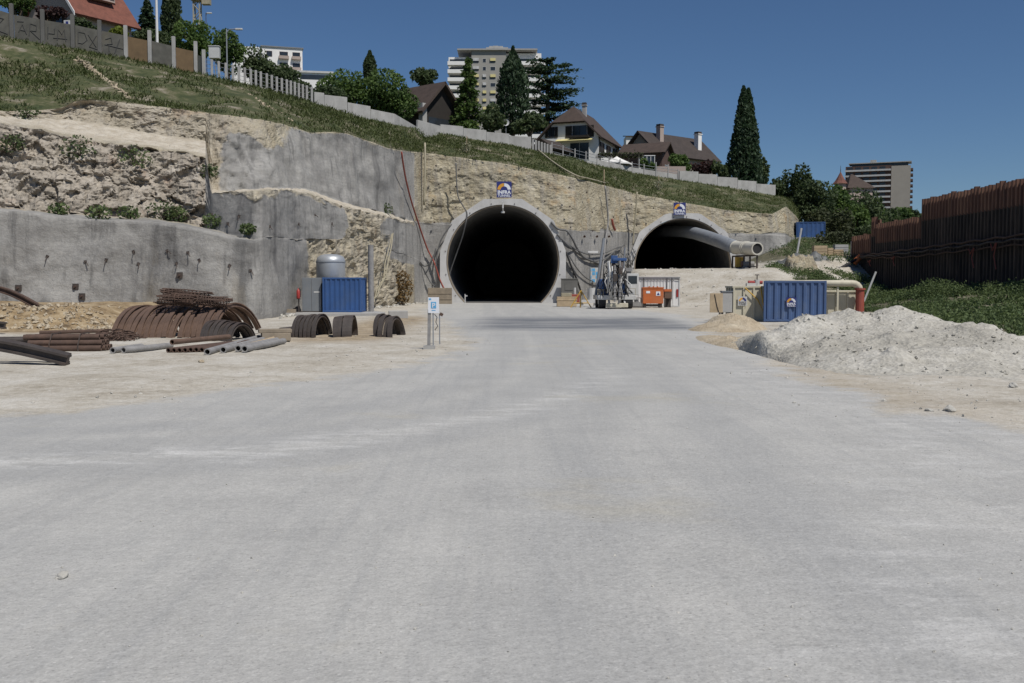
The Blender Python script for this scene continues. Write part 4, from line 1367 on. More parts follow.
cable('power_cable', 'thick cable sagging from the ring crown side down between both tunnels', [W1(551, 222), W1(558, 229), W1(567, 231), W1(573, 240), W1(578, 250), W1(585, 258), W1(600, 264)], .12, M['hose'])
cable('power_cable', 'lower sagging black cable between both tunnels, fastened at the junction', [W1(557, 234), W1(570, 247), W1(583, 257), W1(595, 261), W1(606, 258), W1(616, 250), W1(624, 245)], .1, M['hose'])
cable('power_cable', 'upper sagging black cable between both tunnels, above the lamp tube', [W1(560, 238), W1(577, 250), W1(590, 254.5), W1(604, 253), W1(616, 248), W1(624, 245.5)], .08, M['hose'])
cable('power_cable', 'cable running steeply down beside the right leg of the tall tunnel', [W1(566, 252), W1(572, 268), W1(577, 280), W1(582, 295)], .12, M['rubber'])
cable('power_cable', 'thin cable looping low on the grey wall behind the drill rig', [W1(569, 255), W1(576, 267), W1(585, 277), W1(595, 282), W1(602, 281)], .07, M['hose'])
cable('power_cable', 'grey pipe cable falling from the brow between both tunnels', [W1(605, 186), W1(607, 205), W1(608, 222), W1(605.5, 240), W1(603, 262), W1(600, 290)], .12, M['grey_pipe'])
cable('power_cable', 'dark cable hanging left of the tall tunnel under the rock corner', [W1(420, 262), W1(424, 266), W1(429, 264), W1(434, 255), W1(436, 248)], .07, M['hose'])
cable('power_cable', 'dark cable lying along the hood left side of the tall tunnel', [W1(422, 266), W1(427, 276), W1(432, 284), W1(436, 284), W1(436, 262), W1(441, 240), W1(452, 224)], .07, M['hose'])
cable('red_hose', 'short dark red hose on the wall above the tunnel junction', [W1(612, 219), W1(613, 225), W1(615, 230)], .16, M['red_hose'], cat='hose')
cable('power_cable', 'pale vertical pipe on the wall left of the half-round tunnel', [W1(637, 192), W1(636, 210), W1(634, 230), W1(633, 245)], .1, M['yellow_hose'])
cable('power_cable', 'pale upright pipe on the rock above the red hose', [P(425, 143, 112.2), W1(425, 170), W1(424, 205)], .12, M['yellow_hose'])
b = W1(622, 262)
mb = MB()
for i in range(26):
    q = W1(rng.uniform(614, 634), rng.uniform(244, 272)) + Vector((0, rng.uniform(-.5, 0), 0))
    mb.tube([q, q + Vector((rng.uniform(-.6, .6), rng.uniform(-.2, .1), rng.uniform(-1.2, -.4))), q + Vector((rng.uniform(-.8, .8), 0, rng.uniform(-2.2, -1.2)))], rng.uniform(.04, .09), 5)
tag(mb.build('cable_tangle', M['hose'], None, smooth=True), 'tangle of hanging cables at the left foot of the half-round tunnel', 'cables')
t = thing('wall_lamp', 'white tube lamp fixed on the grey wall between both tunnels', 'lamp', W1(592, 252))
MB().box((0, -.2, 0), (1.35, .22, .22)).build('diffuser', M['white'], t)
for s_ in (-.4, .4):
    MB().box((s_, -.05, 0), (.08, .12, .1)).build('bracket', M['steel'], t)
t = thing('safety_notice', 'light blue notice board with white pictograms behind the drill rig', 'sign', W1(593.5, 284))
MB().box((0, -.1, 1.05), (1.3, .06, 1.75)).build('board', M['dirty_white'], t)
f = MB()
for i in range(3):
    for j in range(4):
        if (i + j) % 3 != 2:
            f.box((-.42 + i * .42, -.14, .4 + j * .42), (.33, .015, .34))
f.build('pictogram', M['sign_cyan'], t)
# hanging drainage holes (rust stains with pipe ends) on the grey wall
proto = None
for px_ in (584.5, 597, 609):
    v = W1(px_, 236.5)
    if proto is None:
        proto = MB().tube([(0, .3, 0), (0, -.25, 0)], .14, 8, hollow=.7).build('drain_pipe', M['rust_light'], None)
        tag(proto, 'rusty drain pipe end in the grey wall between both tunnels', 'drain', 'drain pipe ends between the tunnels')
        o = proto
    else:
        o = proto.copy(); col.objects.link(o)
    o.location = v
# anchor heads over the rock above the tunnels
proto = None
rng2 = random.Random(11)
for px_ in range(436, 775, 22):
    brow = ccol(px_)[10]
    yy = brow + 12
    while yy < 232:
        ok = True
        v = W1(px_ + rng2.uniform(-3, 3), yy + rng2.uniform(-2, 2))
        for T in (T1, T2):
            if math.hypot(v.x - T.x, v.z - T.z) < RO + .7 and abs(v.y - T.y) < 4:
                ok = False
        if 494 < px_ < 514 and 176 < yy < 200 or 671 < px_ < 689 and yy < 218:
            ok = False
        if ok:
            if proto is None:
                proto = MB().box((0, 0, 0), (.17, .1, .17)).tube([(0, -.05, 0), (0, -.2, 0)], .04, 6).build('rock_anchor', M['dark_steel'], None)
                tag(proto, 'small steel anchor head on the tan rock above the tunnels', 'anchor', 'anchor heads on the tan rock')
                o = proto
            else:
                o = proto.copy(); col.objects.link(o)
            o.location = v + Vector((0, .3, 0))
        yy += 19

# ---------------------------------------------------------------- drill rig
Yd = 84.0
t = thing('drilling_rig', 'blue and white drilling rig parked before the grey wall between both tunnels', 'drilling rig', (X(615, Yd), Yd, 0.01))
S_ = .084
f = MB()
for q in range(5):
    f.tube([(-1.45 + q * .12, -.15, 1.16), (-1.45 + q * .12, -.1, 1.55 + .1 * (q % 2))], .03, 6)
f.tube([(-1.5, -.15, 1.6), (-.9, -.15, 1.6)], .03, 6).tube([(1.1, -.1, 1.16), (1.1, -.1, 1.7), (1.7, -.1, 1.7), (1.7, -.1, 1.16)], .03, 6)
f.build('hand_rail', M['yellow_hose'], t)
MB().bb((-1.5, -.2, .75), (-.15, 4.2, 1.15)).bb((.3, -.2, .75), (1.75, 4.2, 1.15)).bb((-.15, .2, .7), (.3, 4.0, 1.0)).build('chassis', M['dirty_white'], t, bevel=.04)
for s, nm in ((-1.05, 'wheel'), (1.2, 'wheel')):
    for yy in (.45, 3.3):
        wv = MB().tube([(s - .3, yy, .62), (s + .3, yy, .62)], .6, 20).build('wheel', M['rubber'], t)
        MB().tube([(s - .32, yy, .62), (s + .32, yy, .62)], .28, 12).build('rim', M['dirty_white'], wv)
MB().bb((-.75, -.55, .12), (1.05, -.25, .48)).build('bumper', M['cream'], t, bevel=.04)
for s in (-.5, .8):
    MB().tube([(s, -.4, .3), (s, .2, .8)], .09, 8).build('jack', M['dirty_white'], t)
MB().bb((-1.2, .4, 1.15), (-.45, 2.4, 2.5)).build('engine_cover', M['blue'], t, bevel=.06)
MB().bb((.55, .3, 1.15), (.95, 2.2, 2.15)).build('tool_box', M['blue'], t, bevel=.05)
cb = MB().bb((.98, .1, 1.15), (2.0, 2.5, 2.95)).build('cab', M['dirty_white'], t, bevel=.05)
MB().bb((1.12, .08, 2.1), (1.86, .097, 2.75)).build('window', M['glass'], cb)
MB().bb((-.1, 1.0, 1.1), (.4, 1.6, 3.3)).bb((-.3, .95, 3.0), (.6, 1.7, 3.4)).build('turret', M['dark_steel'], t, bevel=.05)
MB().tube([(.1, 1.2, 3.2), (-.1, .2, 3.7), (.0, -1.0, 2.6)], .17, 10).tube([(.3, 1.2, 3.2), (.6, .1, 4.0), (.4, -.9, 3.0)], .14, 10).build('boom', M['dark_steel'], t)
f = MB().bb((-.2, -1.2, .6), (-.06, -1.0, 3.6)).bb((.24, -1.15, .9), (.36, -.97, 4.0))
for q in range(9):
    f.bb((-.26, -1.24, .8 + q * .3), (-.0, -1.0, .86 + q * .3))
    f.bb((.2, -1.19, 1.1 + q * .3), (.42, -.97, 1.16 + q * .3))
f.build('feed_beam', M['grey_pipe'], t, bevel=.02)
MB().bb((-.3, -1.4, 2.3), (.05, -1.25, 2.9)).bb((.16, -1.37, 2.9), (.44, -1.2, 3.4)).build('drifter', M['dark_steel'], t, bevel=.03)
MB().bb((-.2, -.2, 4.0), (.95, .4, 4.25)).bb((-.35, -.1, 3.8), (.2, .2, 4.45)).build('boom_head', M['blue'], t, bevel=.03)
f = MB()
rg = random.Random(5)
for i in range(24):
    x0 = rg.uniform(-1.0, 1.0)
    a_ = Vector((x0, rg.uniform(-.6, .5), rg.uniform(2.6, 3.9)))
    b_ = Vector((x0 + rg.uniform(-.5, .5), rg.uniform(-.9, .3), rg.uniform(.8, 1.6)))
    m_ = a_.lerp(b_, .5) + Vector((rg.uniform(-.5, .5), rg.uniform(-.5, 0), rg.uniform(-.5, .1)))
    f.tube([a_, a_.lerp(m_, .5) + Vector((0, 0, .2)), m_, m_.lerp(b_, .6) + Vector((0, -.1, -.1)), b_], rg.uniform(.03, .06), 6)
f.build('hydraulic_hoses', M['rubber'], t, smooth=True)
f = MB()
for i in range(16):
    x0 = rg.uniform(-1.1, .8)
    a_ = Vector((x0, rg.uniform(-.9, -.3), rg.uniform(2.4, 4.0)))
    b_ = Vector((x0 + rg.uniform(-.3, .3), rg.uniform(-1.1, -.5), rg.uniform(.9, 1.8)))
    f.tube([a_, a_.lerp(b_, .5) + Vector((rg.uniform(-.4, .4), -.3, 0)), b_], .05, 6)
f.build('pale_hoses', M['dirty_white'], t, smooth=True)
MB().tube([(-1.45, 2.0, 1.1), (-.75, 2.2, 6.0)], .12, 8).tube([(1.0, 2.6, 3.0), (1.1, 2.6, 5.2)], .07, 8).build('mast', M['steel'], t)
MB().tube([(1.3, 1.5, 2.96), (1.3, 1.5, 3.15)], .22, 10).bb((1.0, 1.2, 3.15), (1.6, 1.8, 3.45)).build('exhaust', M['grey_pipe'], t)
# barrier and crates left of the rig
t = thing('crate_stack', 'low pale crate holding rubble left of the drill rig', 'crate', (X(567, 92), 92, 0.02))
MB().bb((-.9, 0, 0), (.9, 1.2, .9)).bb((-.95, -.03, .55), (.95, 0, .65)).build('body', M['wood'], t, bevel=.02)
MB().bb((-.5, .2, .902), (.45, .9, 1.25)).build('lid_box', M['yellow_hose'], t, bevel=.03)
t = thing('trestle', 'thin yellow trestle between pale crate and drill rig', 'trestle', (X(581, 88), 88, 0.02))
MB().tube([(-.9, 0, 0), (0, 0, 1.5)], .05, 6).tube([(.9, 0, 0), (0, 0, 1.5)], .05, 6).tube([(-.6, .0, .4), (.6, .0, .4)], .05, 6).tube([(0, .8, 0), (0, 0, 1.5)], .05, 6).build('legs_frame', M['yellow'], t)
t = thing('mixer', 'pale grout mixer with a drum left of the drill rig', 'mixer', (X(589, 93), 93, 0.02))
MB().bb((-.7, 0, .3), (.7, 1.0, .6)).bb((-.7, .1, 0), (-.5, .9, .3)).bb((.5, .1, 0), (.7, .9, .3)).build('base', M['dirty_white'], t)
MB().tube([(.3, .5, .6), (.3, .5, 1.7)], .4, 14).build('drum', M['dirty_white'], t)
MB().bb((-.6, .2, .6), (-.15, .8, 1.3)).build('motor', M['grey_pipe'], t)
t = thing('red_pump', 'small red pump at the right foot of the tall tunnel', 'pump', (X(575, 106), 106, 0.02))
MB().bb((-.5, 0, .1), (.5, .8, 1.0)).build('body', M['red_hose'], t, bevel=.05)
MB().tube([(0, .4, 1.0), (0, .4, 1.7)], .12, 8).build('pipe', M['dirty_white'], t)
MB().bb((-.6, -.1, 0), (.6, .9, .1)).build('base', M['dark_steel'], t)
o = MB().bb((-.9, 0, 0), (.9, .5, 2.6)).bb((-.95, -.05, 2.6), (.95, .55, 2.7)).bb((-.5, -.04, 1.4), (.4, 0, 2.2)).build('niche_box', M['dark_concrete'], None)
o.location = (X(569.5, 110.4), 110.4, 0.02)
tag(o, 'dark box set against the right leg of the tall tunnel', 'box')
# ---------------------------------------------------------------- gravel pile, sand, stones
RIDGE = [(7.0, 0), (7.35, .42), (7.9, .85), (8.34, 1.06), (8.9, 1.3), (10.0, 1.3), (10.8, 1.42), (11.8, 1.53), (12.6, 1.36), (13.7, .95), (14.5, .62), (15.6, .3), (17.2, 0)]
TOE = [(6.3, 29), (6.9, 25.2), (7.4, 22.6), (8.5, 22.0), (9.5, 21.6), (10.7, 21.4), (13, 22.5), (17, 27)]
def pile_h(x, y):
    yr = 30.2 + .7 * fr(x * .5, 1, 3)
    yt = pw(x, TOE) + .35 * fr(x * .9, 4, 1)
    h = pw(x, RIDGE)
    if y < yr:
        t = (y - yt) / max(.5, yr - yt)
        if t <= 0:
            return 0.0
        # two dumped lobes: a steep apron, a shoulder, a second rise
        p_ = .50 * ss(0, .36, t) + .18 * ss(.3, .62, t) + .32 * ss(.55, 1.0, t)
    else:
        t = 1 - (y - yr) / 7.0
        if t <= 0:
            return 0.0
        p_ = t ** 1.1
    base_h = h * p_ * .62
    for cx_, cy_, H_ in ((8.7, 29.6, 1.12), (10.3, 30.6, 1.3), (11.8, 30.2, 1.4), (10.0, 26.3, .82), (12.5, 27.4, .98), (8.3, 26.6, .66), (13.9, 29.4, .86), (9.2, 23.9, .42), (11.2, 24.2, .5), (13.6, 25.6, .55)):
        d_ = math.hypot(x - cx_, (y - cy_) * .8) + .45 * fr(x * .6, y * .6, cx_)
        base_h = max(base_h, H_ - .40 * d_ + .05 * fr(x * 2, y * 2, cy_))
    p_, h = min(1, base_h / max(.2, h)), h
    if base_h <= 0:
        return 0.0
    return max(0, base_h + .05 * fr(x * 1.3, y * 1.3, 2) * min(1, base_h * 4)) * min(1, h * 4) * ss(0, .06, max(0, p_))
    lob = .08 * math.sin(x * 1.3 + y * .5) + .16 * fr(x * .45, y * .45, 8) + .04 * fr(x * 1.6, y * 1.6, 2)
    return max(0, h * p_ + lob * min(1, p_ * 2.2) * h)
def mound_mesh(name, x0, x1, y0, y1, st, hf, mat, parent=None, rough=.05):
    nx_, ny_ = int((x1 - x0) / st), int((y1 - y0) / st)
    V_ = []
    for j in range(ny_ + 1):
        for i in range(nx_ + 1):
            x_, y_ = x0 + i * st, y0 + j * st
            h = hf(x_, y_)
            z = g(x_, y_) + h + (rough * fr(x_ * 4, y_ * 4, 5, 3) * min(1, h * 4) if h > 0 else -.06)
            V_.append((x_, y_, z))
    F_ = []
    for j in range(ny_):
        for i in range(nx_):
            a = j * (nx_ + 1) + i
            f = (a, a + 1, a + nx_ + 2, a + nx_ + 1)
            if any(hf(V_[q][0], V_[q][1]) > 0 for q in f):
                F_.append(f)
    me = bpy.data.meshes.new(name)
    used = sorted({i for f in F_ for i in f})
    mp = {u: n for n, u in enumerate(used)}
    me.from_pydata([V_[u] for u in used], [], [tuple(mp[i] for i in f) for f in F_])
    me.polygons.foreach_set('use_smooth', [True] * len(me.polygons))
    me.materials.append(mat)
    o = bpy.data.objects.new(name, me)
    col.objects.link(o)
    o.parent = parent
    return o
def gravelmat(name, a, b, c, sc_=1.0):
    k = NT(name, 0.95)
    o = k.ramp(k.math('ADD', k.math('MULTIPLY', k.noise(.45 * sc_, 6, .65), .6), k.math('MULTIPLY', k.noise(5 * sc_, 6, .7), .4)), [(.36, a), (.5, b), (.62, c)])
    vc = k.voro(11 * sc_, 'F1', out='Color')
    sp = k.n('SeparateColor'); k.l(vc, sp.inputs[0])
    o = k.mix(o, k.ramp(sp.outputs[0], [(0, .84), (1, 1.12)]), .8, 'MULTIPLY')
    k.bump(k.math('ADD', k.voro(11 * sc_), k.math('MULTIPLY', k.noise(14, 5, .7), .7)), .55, .05)
    return k.base(o)
M['gravel'] = gravelmat('limestone_gravel', (.30, .285, .245), (.385, .367, .32), (.475, .458, .412))
M['sand'] = gravelmat('tan_sand', (.29, .23, .155), (.40, .335, .24), (.47, .41, .31), 1.4)
M['stone'] = simple('limestone_rock', (.42, .405, .365), .25, 2.5, .95, .5)
tp = mound_mesh('gravel_pile', 4.8, 18, 20.5, 39, .11, pile_h, M['gravel'])
tag(tp, 'big pale pile of broken limestone before the faded blue container', 'gravel pile')
def rock_into(mb, c, r, rng):
    ax = Vector((rng.gauss(0, 1), rng.gauss(0, 1), rng.gauss(0, 1))).normalized()
    s = Vector((rng.uniform(.7, 1.3), rng.uniform(.6, 1.1), rng.uniform(.45, .8)))
    base = [(1, 0, 0), (-1, 0, 0), (0, 1, 0), (0, -1, 0), (0, 0, 1), (0, 0, -1)]
    m_ = Matrix.Rotation(rng.uniform(0, 6.3), 3, ax)
    vs = [Vector(c) + m_ @ Vector((p[0] * s.x, p[1] * s.y, p[2] * s.z)) * r * rng.uniform(.75, 1.2) for p in base]
    mb.add(vs, [(0, 2, 4), (2, 1, 4), (1, 3, 4), (3, 0, 4), (2, 0, 5), (1, 2, 5), (3, 1, 5), (0, 3, 5)])
rs = random.Random(21)
mb = MB()
while len(mb.f) < 8 * 3200:
    x_, y_ = rs.uniform(5.6, 17), rs.uniform(20.8, 33)
    h = pile_h(x_, y_)
    if h <= .02:
        continue
    r_ = .010 + .06 * rs.random() ** 8
    rock_into(mb, (x_, y_, g(x_, y_) + h + r_ * .3), r_, rs)
o = mb.build('rubble', M['gravel'], tp)
o['kind'] = 'stuff'
def sand_h(x, y):
    a = .66 * max(0, 1 - ((x - 10.2) / 1.45) ** 2 - ((y - 46.0) / 2.2) ** 2)
    b = .30 * max(0, 1 - ((x - 9.3) / 1.5) ** 2 - ((y - 44.2) / 2.2) ** 2)
    c = .16 * max(0, 1 - ((x - 7.6) / .9) ** 2 - ((y - 34.5) / 5) ** 2)
    h = max(a, b, c)
    return max(0, h + (.16 * fr(x * 1.1, y * 1.1, 2) + .07 * fr(x * 3, y * 3, 4)) * min(1, h * 4)) if h > 0 else 0.0
tag(mound_mesh('sand_heap', 6, 13, 27, 50, .16, sand_h, M['sand']), 'low heap of tan sand left of the big gravel pile', 'sand heap')
# loose stones over the yard
mb = MB()
def yard_stone(x_, y_, r_):
    rock_into(mb, (x_, y_, g(x_, y_) + r_ * .25), r_, rs)
for i in range(1500):       # along the right edge and before the pile
    y_ = rs.uniform(9, 48)
    x_ = pw(y_, RB) + rs.gauss(1.4, 1.6)
    if pile_h(x_, y_) > 0.02 and rs.random() < .6:
        continue
    yard_stone(x_, y_, .008 + .035 * rs.random() ** 5)
for i in range(900):        # left edge
    y_ = rs.uniform(10, 55)
    yard_stone(pw(y_, LB) - abs(rs.gauss(0, 4.0)) + .8, y_, .008 + .04 * rs.random() ** 5)
for i in range(1800):        # open road
    y_ = 4.5 + 45 * rs.random() ** 1.6
    yard_stone(rs.uniform(-.55, .55) * y_, y_, .003 + .012 * rs.random() ** 4)
m_spoil = MB(); m_keep = mb; mb = m_spoil
for i in range(900):        # foot of the spoil bank and the left wall
    x_, y_ = rs.uniform(-27, -17), 43.0 + abs(rs.gauss(0, 2.2))
    yard_stone(x_, y_, .04 + .14 * rs.random() ** 3)
o = m_spoil.build('spoil_stones', M['sand'], None)
o['kind'] = 'stuff'
mb = m_keep
for i in range(500):
    px_ = rs.uniform(280, 430); c_ = ccol(px_)
    y_ = c_[1] - abs(rs.gauss(0, 2.0)) - .3
    yard_stone(X(px_, y_), y_, .05 + .16 * rs.random() ** 3)
for i in range(500):        # ramp and right bank
    x_, y_ = rs.uniform(13, 40), rs.uniform(90, 126)
    yard_stone(x_, y_, .05 + .18 * rs.random() ** 4)
o = mb.build('loose_stones', M['stone'], None)
o['kind'] = 'stuff'
for px_, py_, r_, lab in ((953, 413, .085, 'largest single pale rock lying before the gravel pile'), (932, 413, .05, 'smaller pale rock just left of the largest single rock'), (55, 581, .045, 'small white stone alone on the road at lower left'),
                          (250, 372, .045, 'pale rock lying on the dirt below the grey pipes'), (1016, 389, .085, 'pale rock at the right end of the gravel pile'), (200, 363, .07, 'brown lump lying just below the brown pipe row')):
    m2 = bpy.data.meshes.new('rock')
    import bmesh
    bm = bmesh.new()
    bmesh.ops.create_icosphere(bm, subdivisions=3, radius=1)
    for v in bm.verts:
        p_ = v.co.copy()
        v.co = Vector((p_.x * 1.35, p_.y, p_.z * .62)) * r_ * (1 + .4 * noise.fractal(p_ * .9 + Vector((px_, 0, 0)), 1, 2, 3))
    bm.to_mesh(m2); bm.free()
    m2.materials.append(M['sand'] if 'brown' in lab else M['stone'])
    o = bpy.data.objects.new('rock', m2)
    col.objects.link(o)
    q = GP(px_, py_)
    o.location = (q.x, q.y, g(q.x, q.y) + r_ * .3)
    o.rotation_euler = (.1, .1, px_)
    tag(o, lab, 'rock')

# ---------------------------------------------------------------- sheet pile wall
XW = 41.0
def zwall(y):
    if y < 100: return 10.5
    if y < 112.3: return 8.8
    if y < 114.0: return 9.6
    return 7.8
t = thing('sheet_pile_wall', 'tall rusty sheet pile wall along the right side of the yard', 'wall', (XW, 80, 0))
def sheets(y0, y1, up, dx):
    mb = MB()
    per = .66
    n = int((y1 - y0) / per)
    rg = random.Random(3)
    for i in range(n):
        ya = y0 + i * per
        zt_ = zwall(ya + .3) + rg.uniform(-.05, .05) + (.12 if i % 7 == 3 else 0)
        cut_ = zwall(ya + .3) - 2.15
        prof = [(0, 0), (.18, 0), (.29, .3), (.53, .3), (.66, 0)]
        for q, (u, d) in enumerate(prof[:-1]):
            u2, d2 = prof[q + 1]
            xa_, xb_ = -d - dx, -d2 - dx
            # the darker lower colour ends in a saw-tooth across each pan
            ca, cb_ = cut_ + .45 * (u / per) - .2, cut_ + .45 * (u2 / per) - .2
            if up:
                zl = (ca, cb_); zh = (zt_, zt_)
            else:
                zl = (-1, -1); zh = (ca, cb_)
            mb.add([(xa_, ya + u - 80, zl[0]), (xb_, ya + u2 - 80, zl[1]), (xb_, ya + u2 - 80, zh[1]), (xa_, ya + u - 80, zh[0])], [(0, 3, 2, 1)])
            if up:
                mb.add([(xa_, ya + u - 80, zh[0]), (xb_, ya + u2 - 80, zh[1]), (xb_ + .12, ya + u2 - 80, zh[1]), (xa_ + .12, ya + u - 80, zh[0])], [(0, 1, 2, 3)])
    return mb
k = NT('rust_sheet', .85)
st_ = k.noise(1.0, 6, .65, k.vec((1.5, 1.7, .12)))
o = k.ramp(st_, [(.34, (.09, .046, .033)), (.5, (.16, .08, .055)), (.66, (.24, .132, .083))])
k.bump(k.noise(6, 5, .6), .2, .03)
M['rust_sheet'] = k.base(o)
k = NT('dark_sheet', .9)  # streaked near-black brown of the lower sheets
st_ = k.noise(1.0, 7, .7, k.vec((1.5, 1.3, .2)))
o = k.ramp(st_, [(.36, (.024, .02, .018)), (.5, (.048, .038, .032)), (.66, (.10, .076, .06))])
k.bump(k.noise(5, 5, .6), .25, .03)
M['dark_sheet'] = k.base(o)
a_ = sheets(40, 121, True, .004); a_.build('rusty_upper_sheets', M['rust_sheet'], t)
a_ = sheets(40, 121, False, 0); a_.build('dark_lower_sheets', M['dark_sheet'], t)
# back side skin so that the wall has a real thickness
mb = MB()
for y0_, y1_ in ((40, 100), (100, 112.3), (112.3, 114), (114, 121)):
    mb.bb((.12, y0_ - 80, -1), (.3, y1_ - 80.005, zwall((y0_ + y1_) / 2) - .3))
mb.build('back_plate', M['rust_sheet'], t)
# long cable and pipe bundle along the wall
rg = random.Random(8)
for i, (dz, r_, mt, lab) in enumerate(((0, .10, 'rust', 'upper rusty pipe of the bundle along the dark sheet wall'), (-.35, .09, 'dark_steel', 'dark pipe of the bundle along the dark sheet wall, below the upper rusty one'), (-.75, .08, 'rust', 'lowest rusty pipe of the bundle along the dark sheet wall'))):
    pts = []
    for j in range(34):
        Y_ = 117 - j * 1.35
        z_ = 5.35 + (117 - Y_) * .016 + dz * (.3 + .7 * ss(117, 100, Y_) if False else min(1, .3 + (117 - Y_) / 22)) + .13 * math.sin(j * 2.1 + i) * .6
        pts.append((XW - .75 - .12 * (i % 2), Y_, z_))
    tag(MB().tube(pts, r_, 6).build('service_pipe', M[mt], None, smooth=True), lab, 'pipe', 'service pipes along the sheet pile wall')
proto = None
for j in range(9):
    Y_ = 114 - j * 4.6
    if proto is None:
        proto = MB().tube([(0, 0, 0), (-1.0, .0, .15)], .05, 6).build('cable_console', M['dark_steel'], None)
        tag(proto, 'steel bracket carrying the pipe bundle on the dark sheet wall', 'bracket', 'brackets on the sheet pile wall')
        o = proto
    else:
        o = proto.copy(); col.objects.link(o)
    o.location = (XW - .4, Y_, 5.35 + (117 - Y_) * .016 - .45)
proto = None
for Y_, z_, l_ in ((83, 5.2, 2.2), (87, 4.9, 1.7), (105, 4.7, 1.0), (112, 4.5, .7)):
    o = MB().tube([(0, 0, 0), (-.1, .2, -l_ * .5), (-.05, -.15, -l_)], .05, 5).tube([(0, .1, 0), (-.1, .5, -l_ * .3), (0, 1.0, -.05)], .04, 5).build('orange_cord', M['red_hose'], None)
    o.location = (XW - .95, Y_, z_ + .3)
    tag(o, 'orange cord dangling from the pipe bundle on the sheet wall', 'cord', 'orange cords on the sheet pile wall')
# waste at the start of the bundle
b = P(857, 259, 116)
t = thing('hose_end', 'thick black hose with an orange end rising to the pipe bundle', 'hose', (b.x, b.y, b.z))
q = P(818, 275, 112) - b
MB().tube([(0, 0, 0), q * .5 + Vector((0, 0, -.3)), q, q * 1.3 + Vector((0, 0, -.3))], .16, 8).build('hose', M['rubber'], t, smooth=True)
MB().tube([(-.35, 0, -.5), (.45, .1, .35)], .34, 10).build('orange_sleeve', M['orange'], t)
o = MB().tube([(0, 0, 0), (1.2, 0, 3.1)], .09, 6).build('leaning_post', M['dirty_white'], None)
q = P(862, 286, 88)
o.location = (q.x, 88, g(q.x, 88) - .2)
tag(o, 'leaning white post between the cream pipe elbow and the sheet wall', 'post')
o = MB().tube([(0, 0, 0), (.55, 0, 3.4)], .12, 6).build('leaning_post', M['dirty_white'], None)
q = P(796.5, 255, 122)
o.location = (q.x, 122, g(q.x, 122) - .1)
tag(o, 'leaning pale post on the grass below the far blue container', 'post')
# terrain-side things on the right bank
Yb = 145
xb_ = X(795.5, Yb)
zb = g(xb_ + 2, Yb)
container('shipping_container', 'far blue container up on the grassy bank before the trees', (xb_, Yb, P(0, 237.5, Yb).z), X(823.5, Yb) - xb_, 2.6, P(0, 222, Yb).z - P(0, 237.5, Yb).z, M['blue'], .6, .03, rz=-.12)
mb = MB().bb((0, 0, -1.6), (4.4, 2.8, 0))
o = mb.build('footing', M['concrete'], None)
o.location = (xb_ - .1, Yb - .15, P(0, 237.5, Yb).z - .003)
o.rotation_euler = (0, 0, -.12)
tag(o, 'low concrete footing under the far blue container in the grass', 'footing')
for px0, px1, py0, py1, Y_, mt, lab in ((814, 828, 246.5, 258, 120, 'wood', 'largest pale timber panel stack on the right bank'), (828, 834, 248, 257, 120.6, 'wood', 'narrow pale timber panel between two wider panels on the bank'),
                                (834, 844, 249, 256, 121, 'wood', 'pale timber panel before the grey panel on the bank'), (835, 849, 244.5, 254.5, 123.5, 'concrete', 'grey concrete panel standing at the right of the timber panels')):
    q0, q1 = P(px0, py1, Y_), P(px1, py0, Y_)
    hh_ = q1.z - q0.z
    mb = MB().bb((0, 0, 0), (q1.x - q0.x - .06, .9, hh_))
    for i in range(1, 4):
        mb.bb((0.02, -.03, hh_ * i / 4 - .02), (q1.x - q0.x - .08, -.002, hh_ * i / 4 + .02))
    o = mb.build('panel_stack', M[mt], None, bevel=.03)
    zz = g((q0.x + q1.x) / 2, Y_)
    o.location = (q0.x, Y_, max(q0.z - .05, zz - .1) if abs(q0.z - zz) < .5 else q0.z)
    if q0.z - zz > .3:
        # stands on a spoil bench
        pass
    tag(o, lab, 'panel')
o = MB().tube([(0, 0, 0), (0, 0, 2.0)], .2, 8).build('short_post', M['dirty_white'], None)
o.location = (X(851.5, 121), 121, g(X(851.5, 121), 121) - .1)
tag(o, 'short pale post between grey panel and sheet pile wall', 'post')
# tarpaulin heap and rock at the foot of the bank
def tarp_h(x, y):
    return max(0, .65 * (1 - ((x - 33.8) / 3.2) ** 2 - ((y - 117.0) / 1.6) ** 2) + .5 * fr(x * .8, y * 1.4, 3)) if abs(x - 33.8) < 3.2 and abs(y - 117) < 1.6 else 0
tag(mound_mesh('tarpaulin', 30, 38, 114.5, 119.5, .2, tarp_h, M['tarp'], None, .12), 'crumpled grey tarpaulin heap below the timber panels', 'tarpaulin')
def crag_h(x, y):
    d_ = max(0, 1 - ((x - 31.0) / 1.7) ** 4 - ((y - 107) / 1.6) ** 4)
    return d_ ** .4 * (1.5 + .9 * fr(x * .7, y * .7, 4)) if d_ > 0 else 0
k_ = mound_mesh('rock_outcrop', 28, 34, 104, 110, .12, crag_h, M['cliff'], None, .5)
for an, val in (('grass', 0.0), ('shot', 0.0), ('crag', 0.0), ('bench', 0.0)):
    at = k_.data.attributes.new(an, 'FLOAT', 'POINT')
tag(k_, 'yellowish rock outcrop behind the faded blue container', 'rock')

# ---------------------------------------------------------------- vegetation
def tinted(name, vs, fs, tints, mat, parent):
    me = bpy.data.meshes.new(name)
    me.from_pydata(vs, [], fs)
    a = me.attributes.new('tint', 'FLOAT', 'FACE')
    a.data.foreach_set('value', tints)
    me.materials.append(mat)
    o = bpy.data.objects.new(name, me)
    col.objects.link(o)
    if parent is not None:
        o.parent = parent
    return o

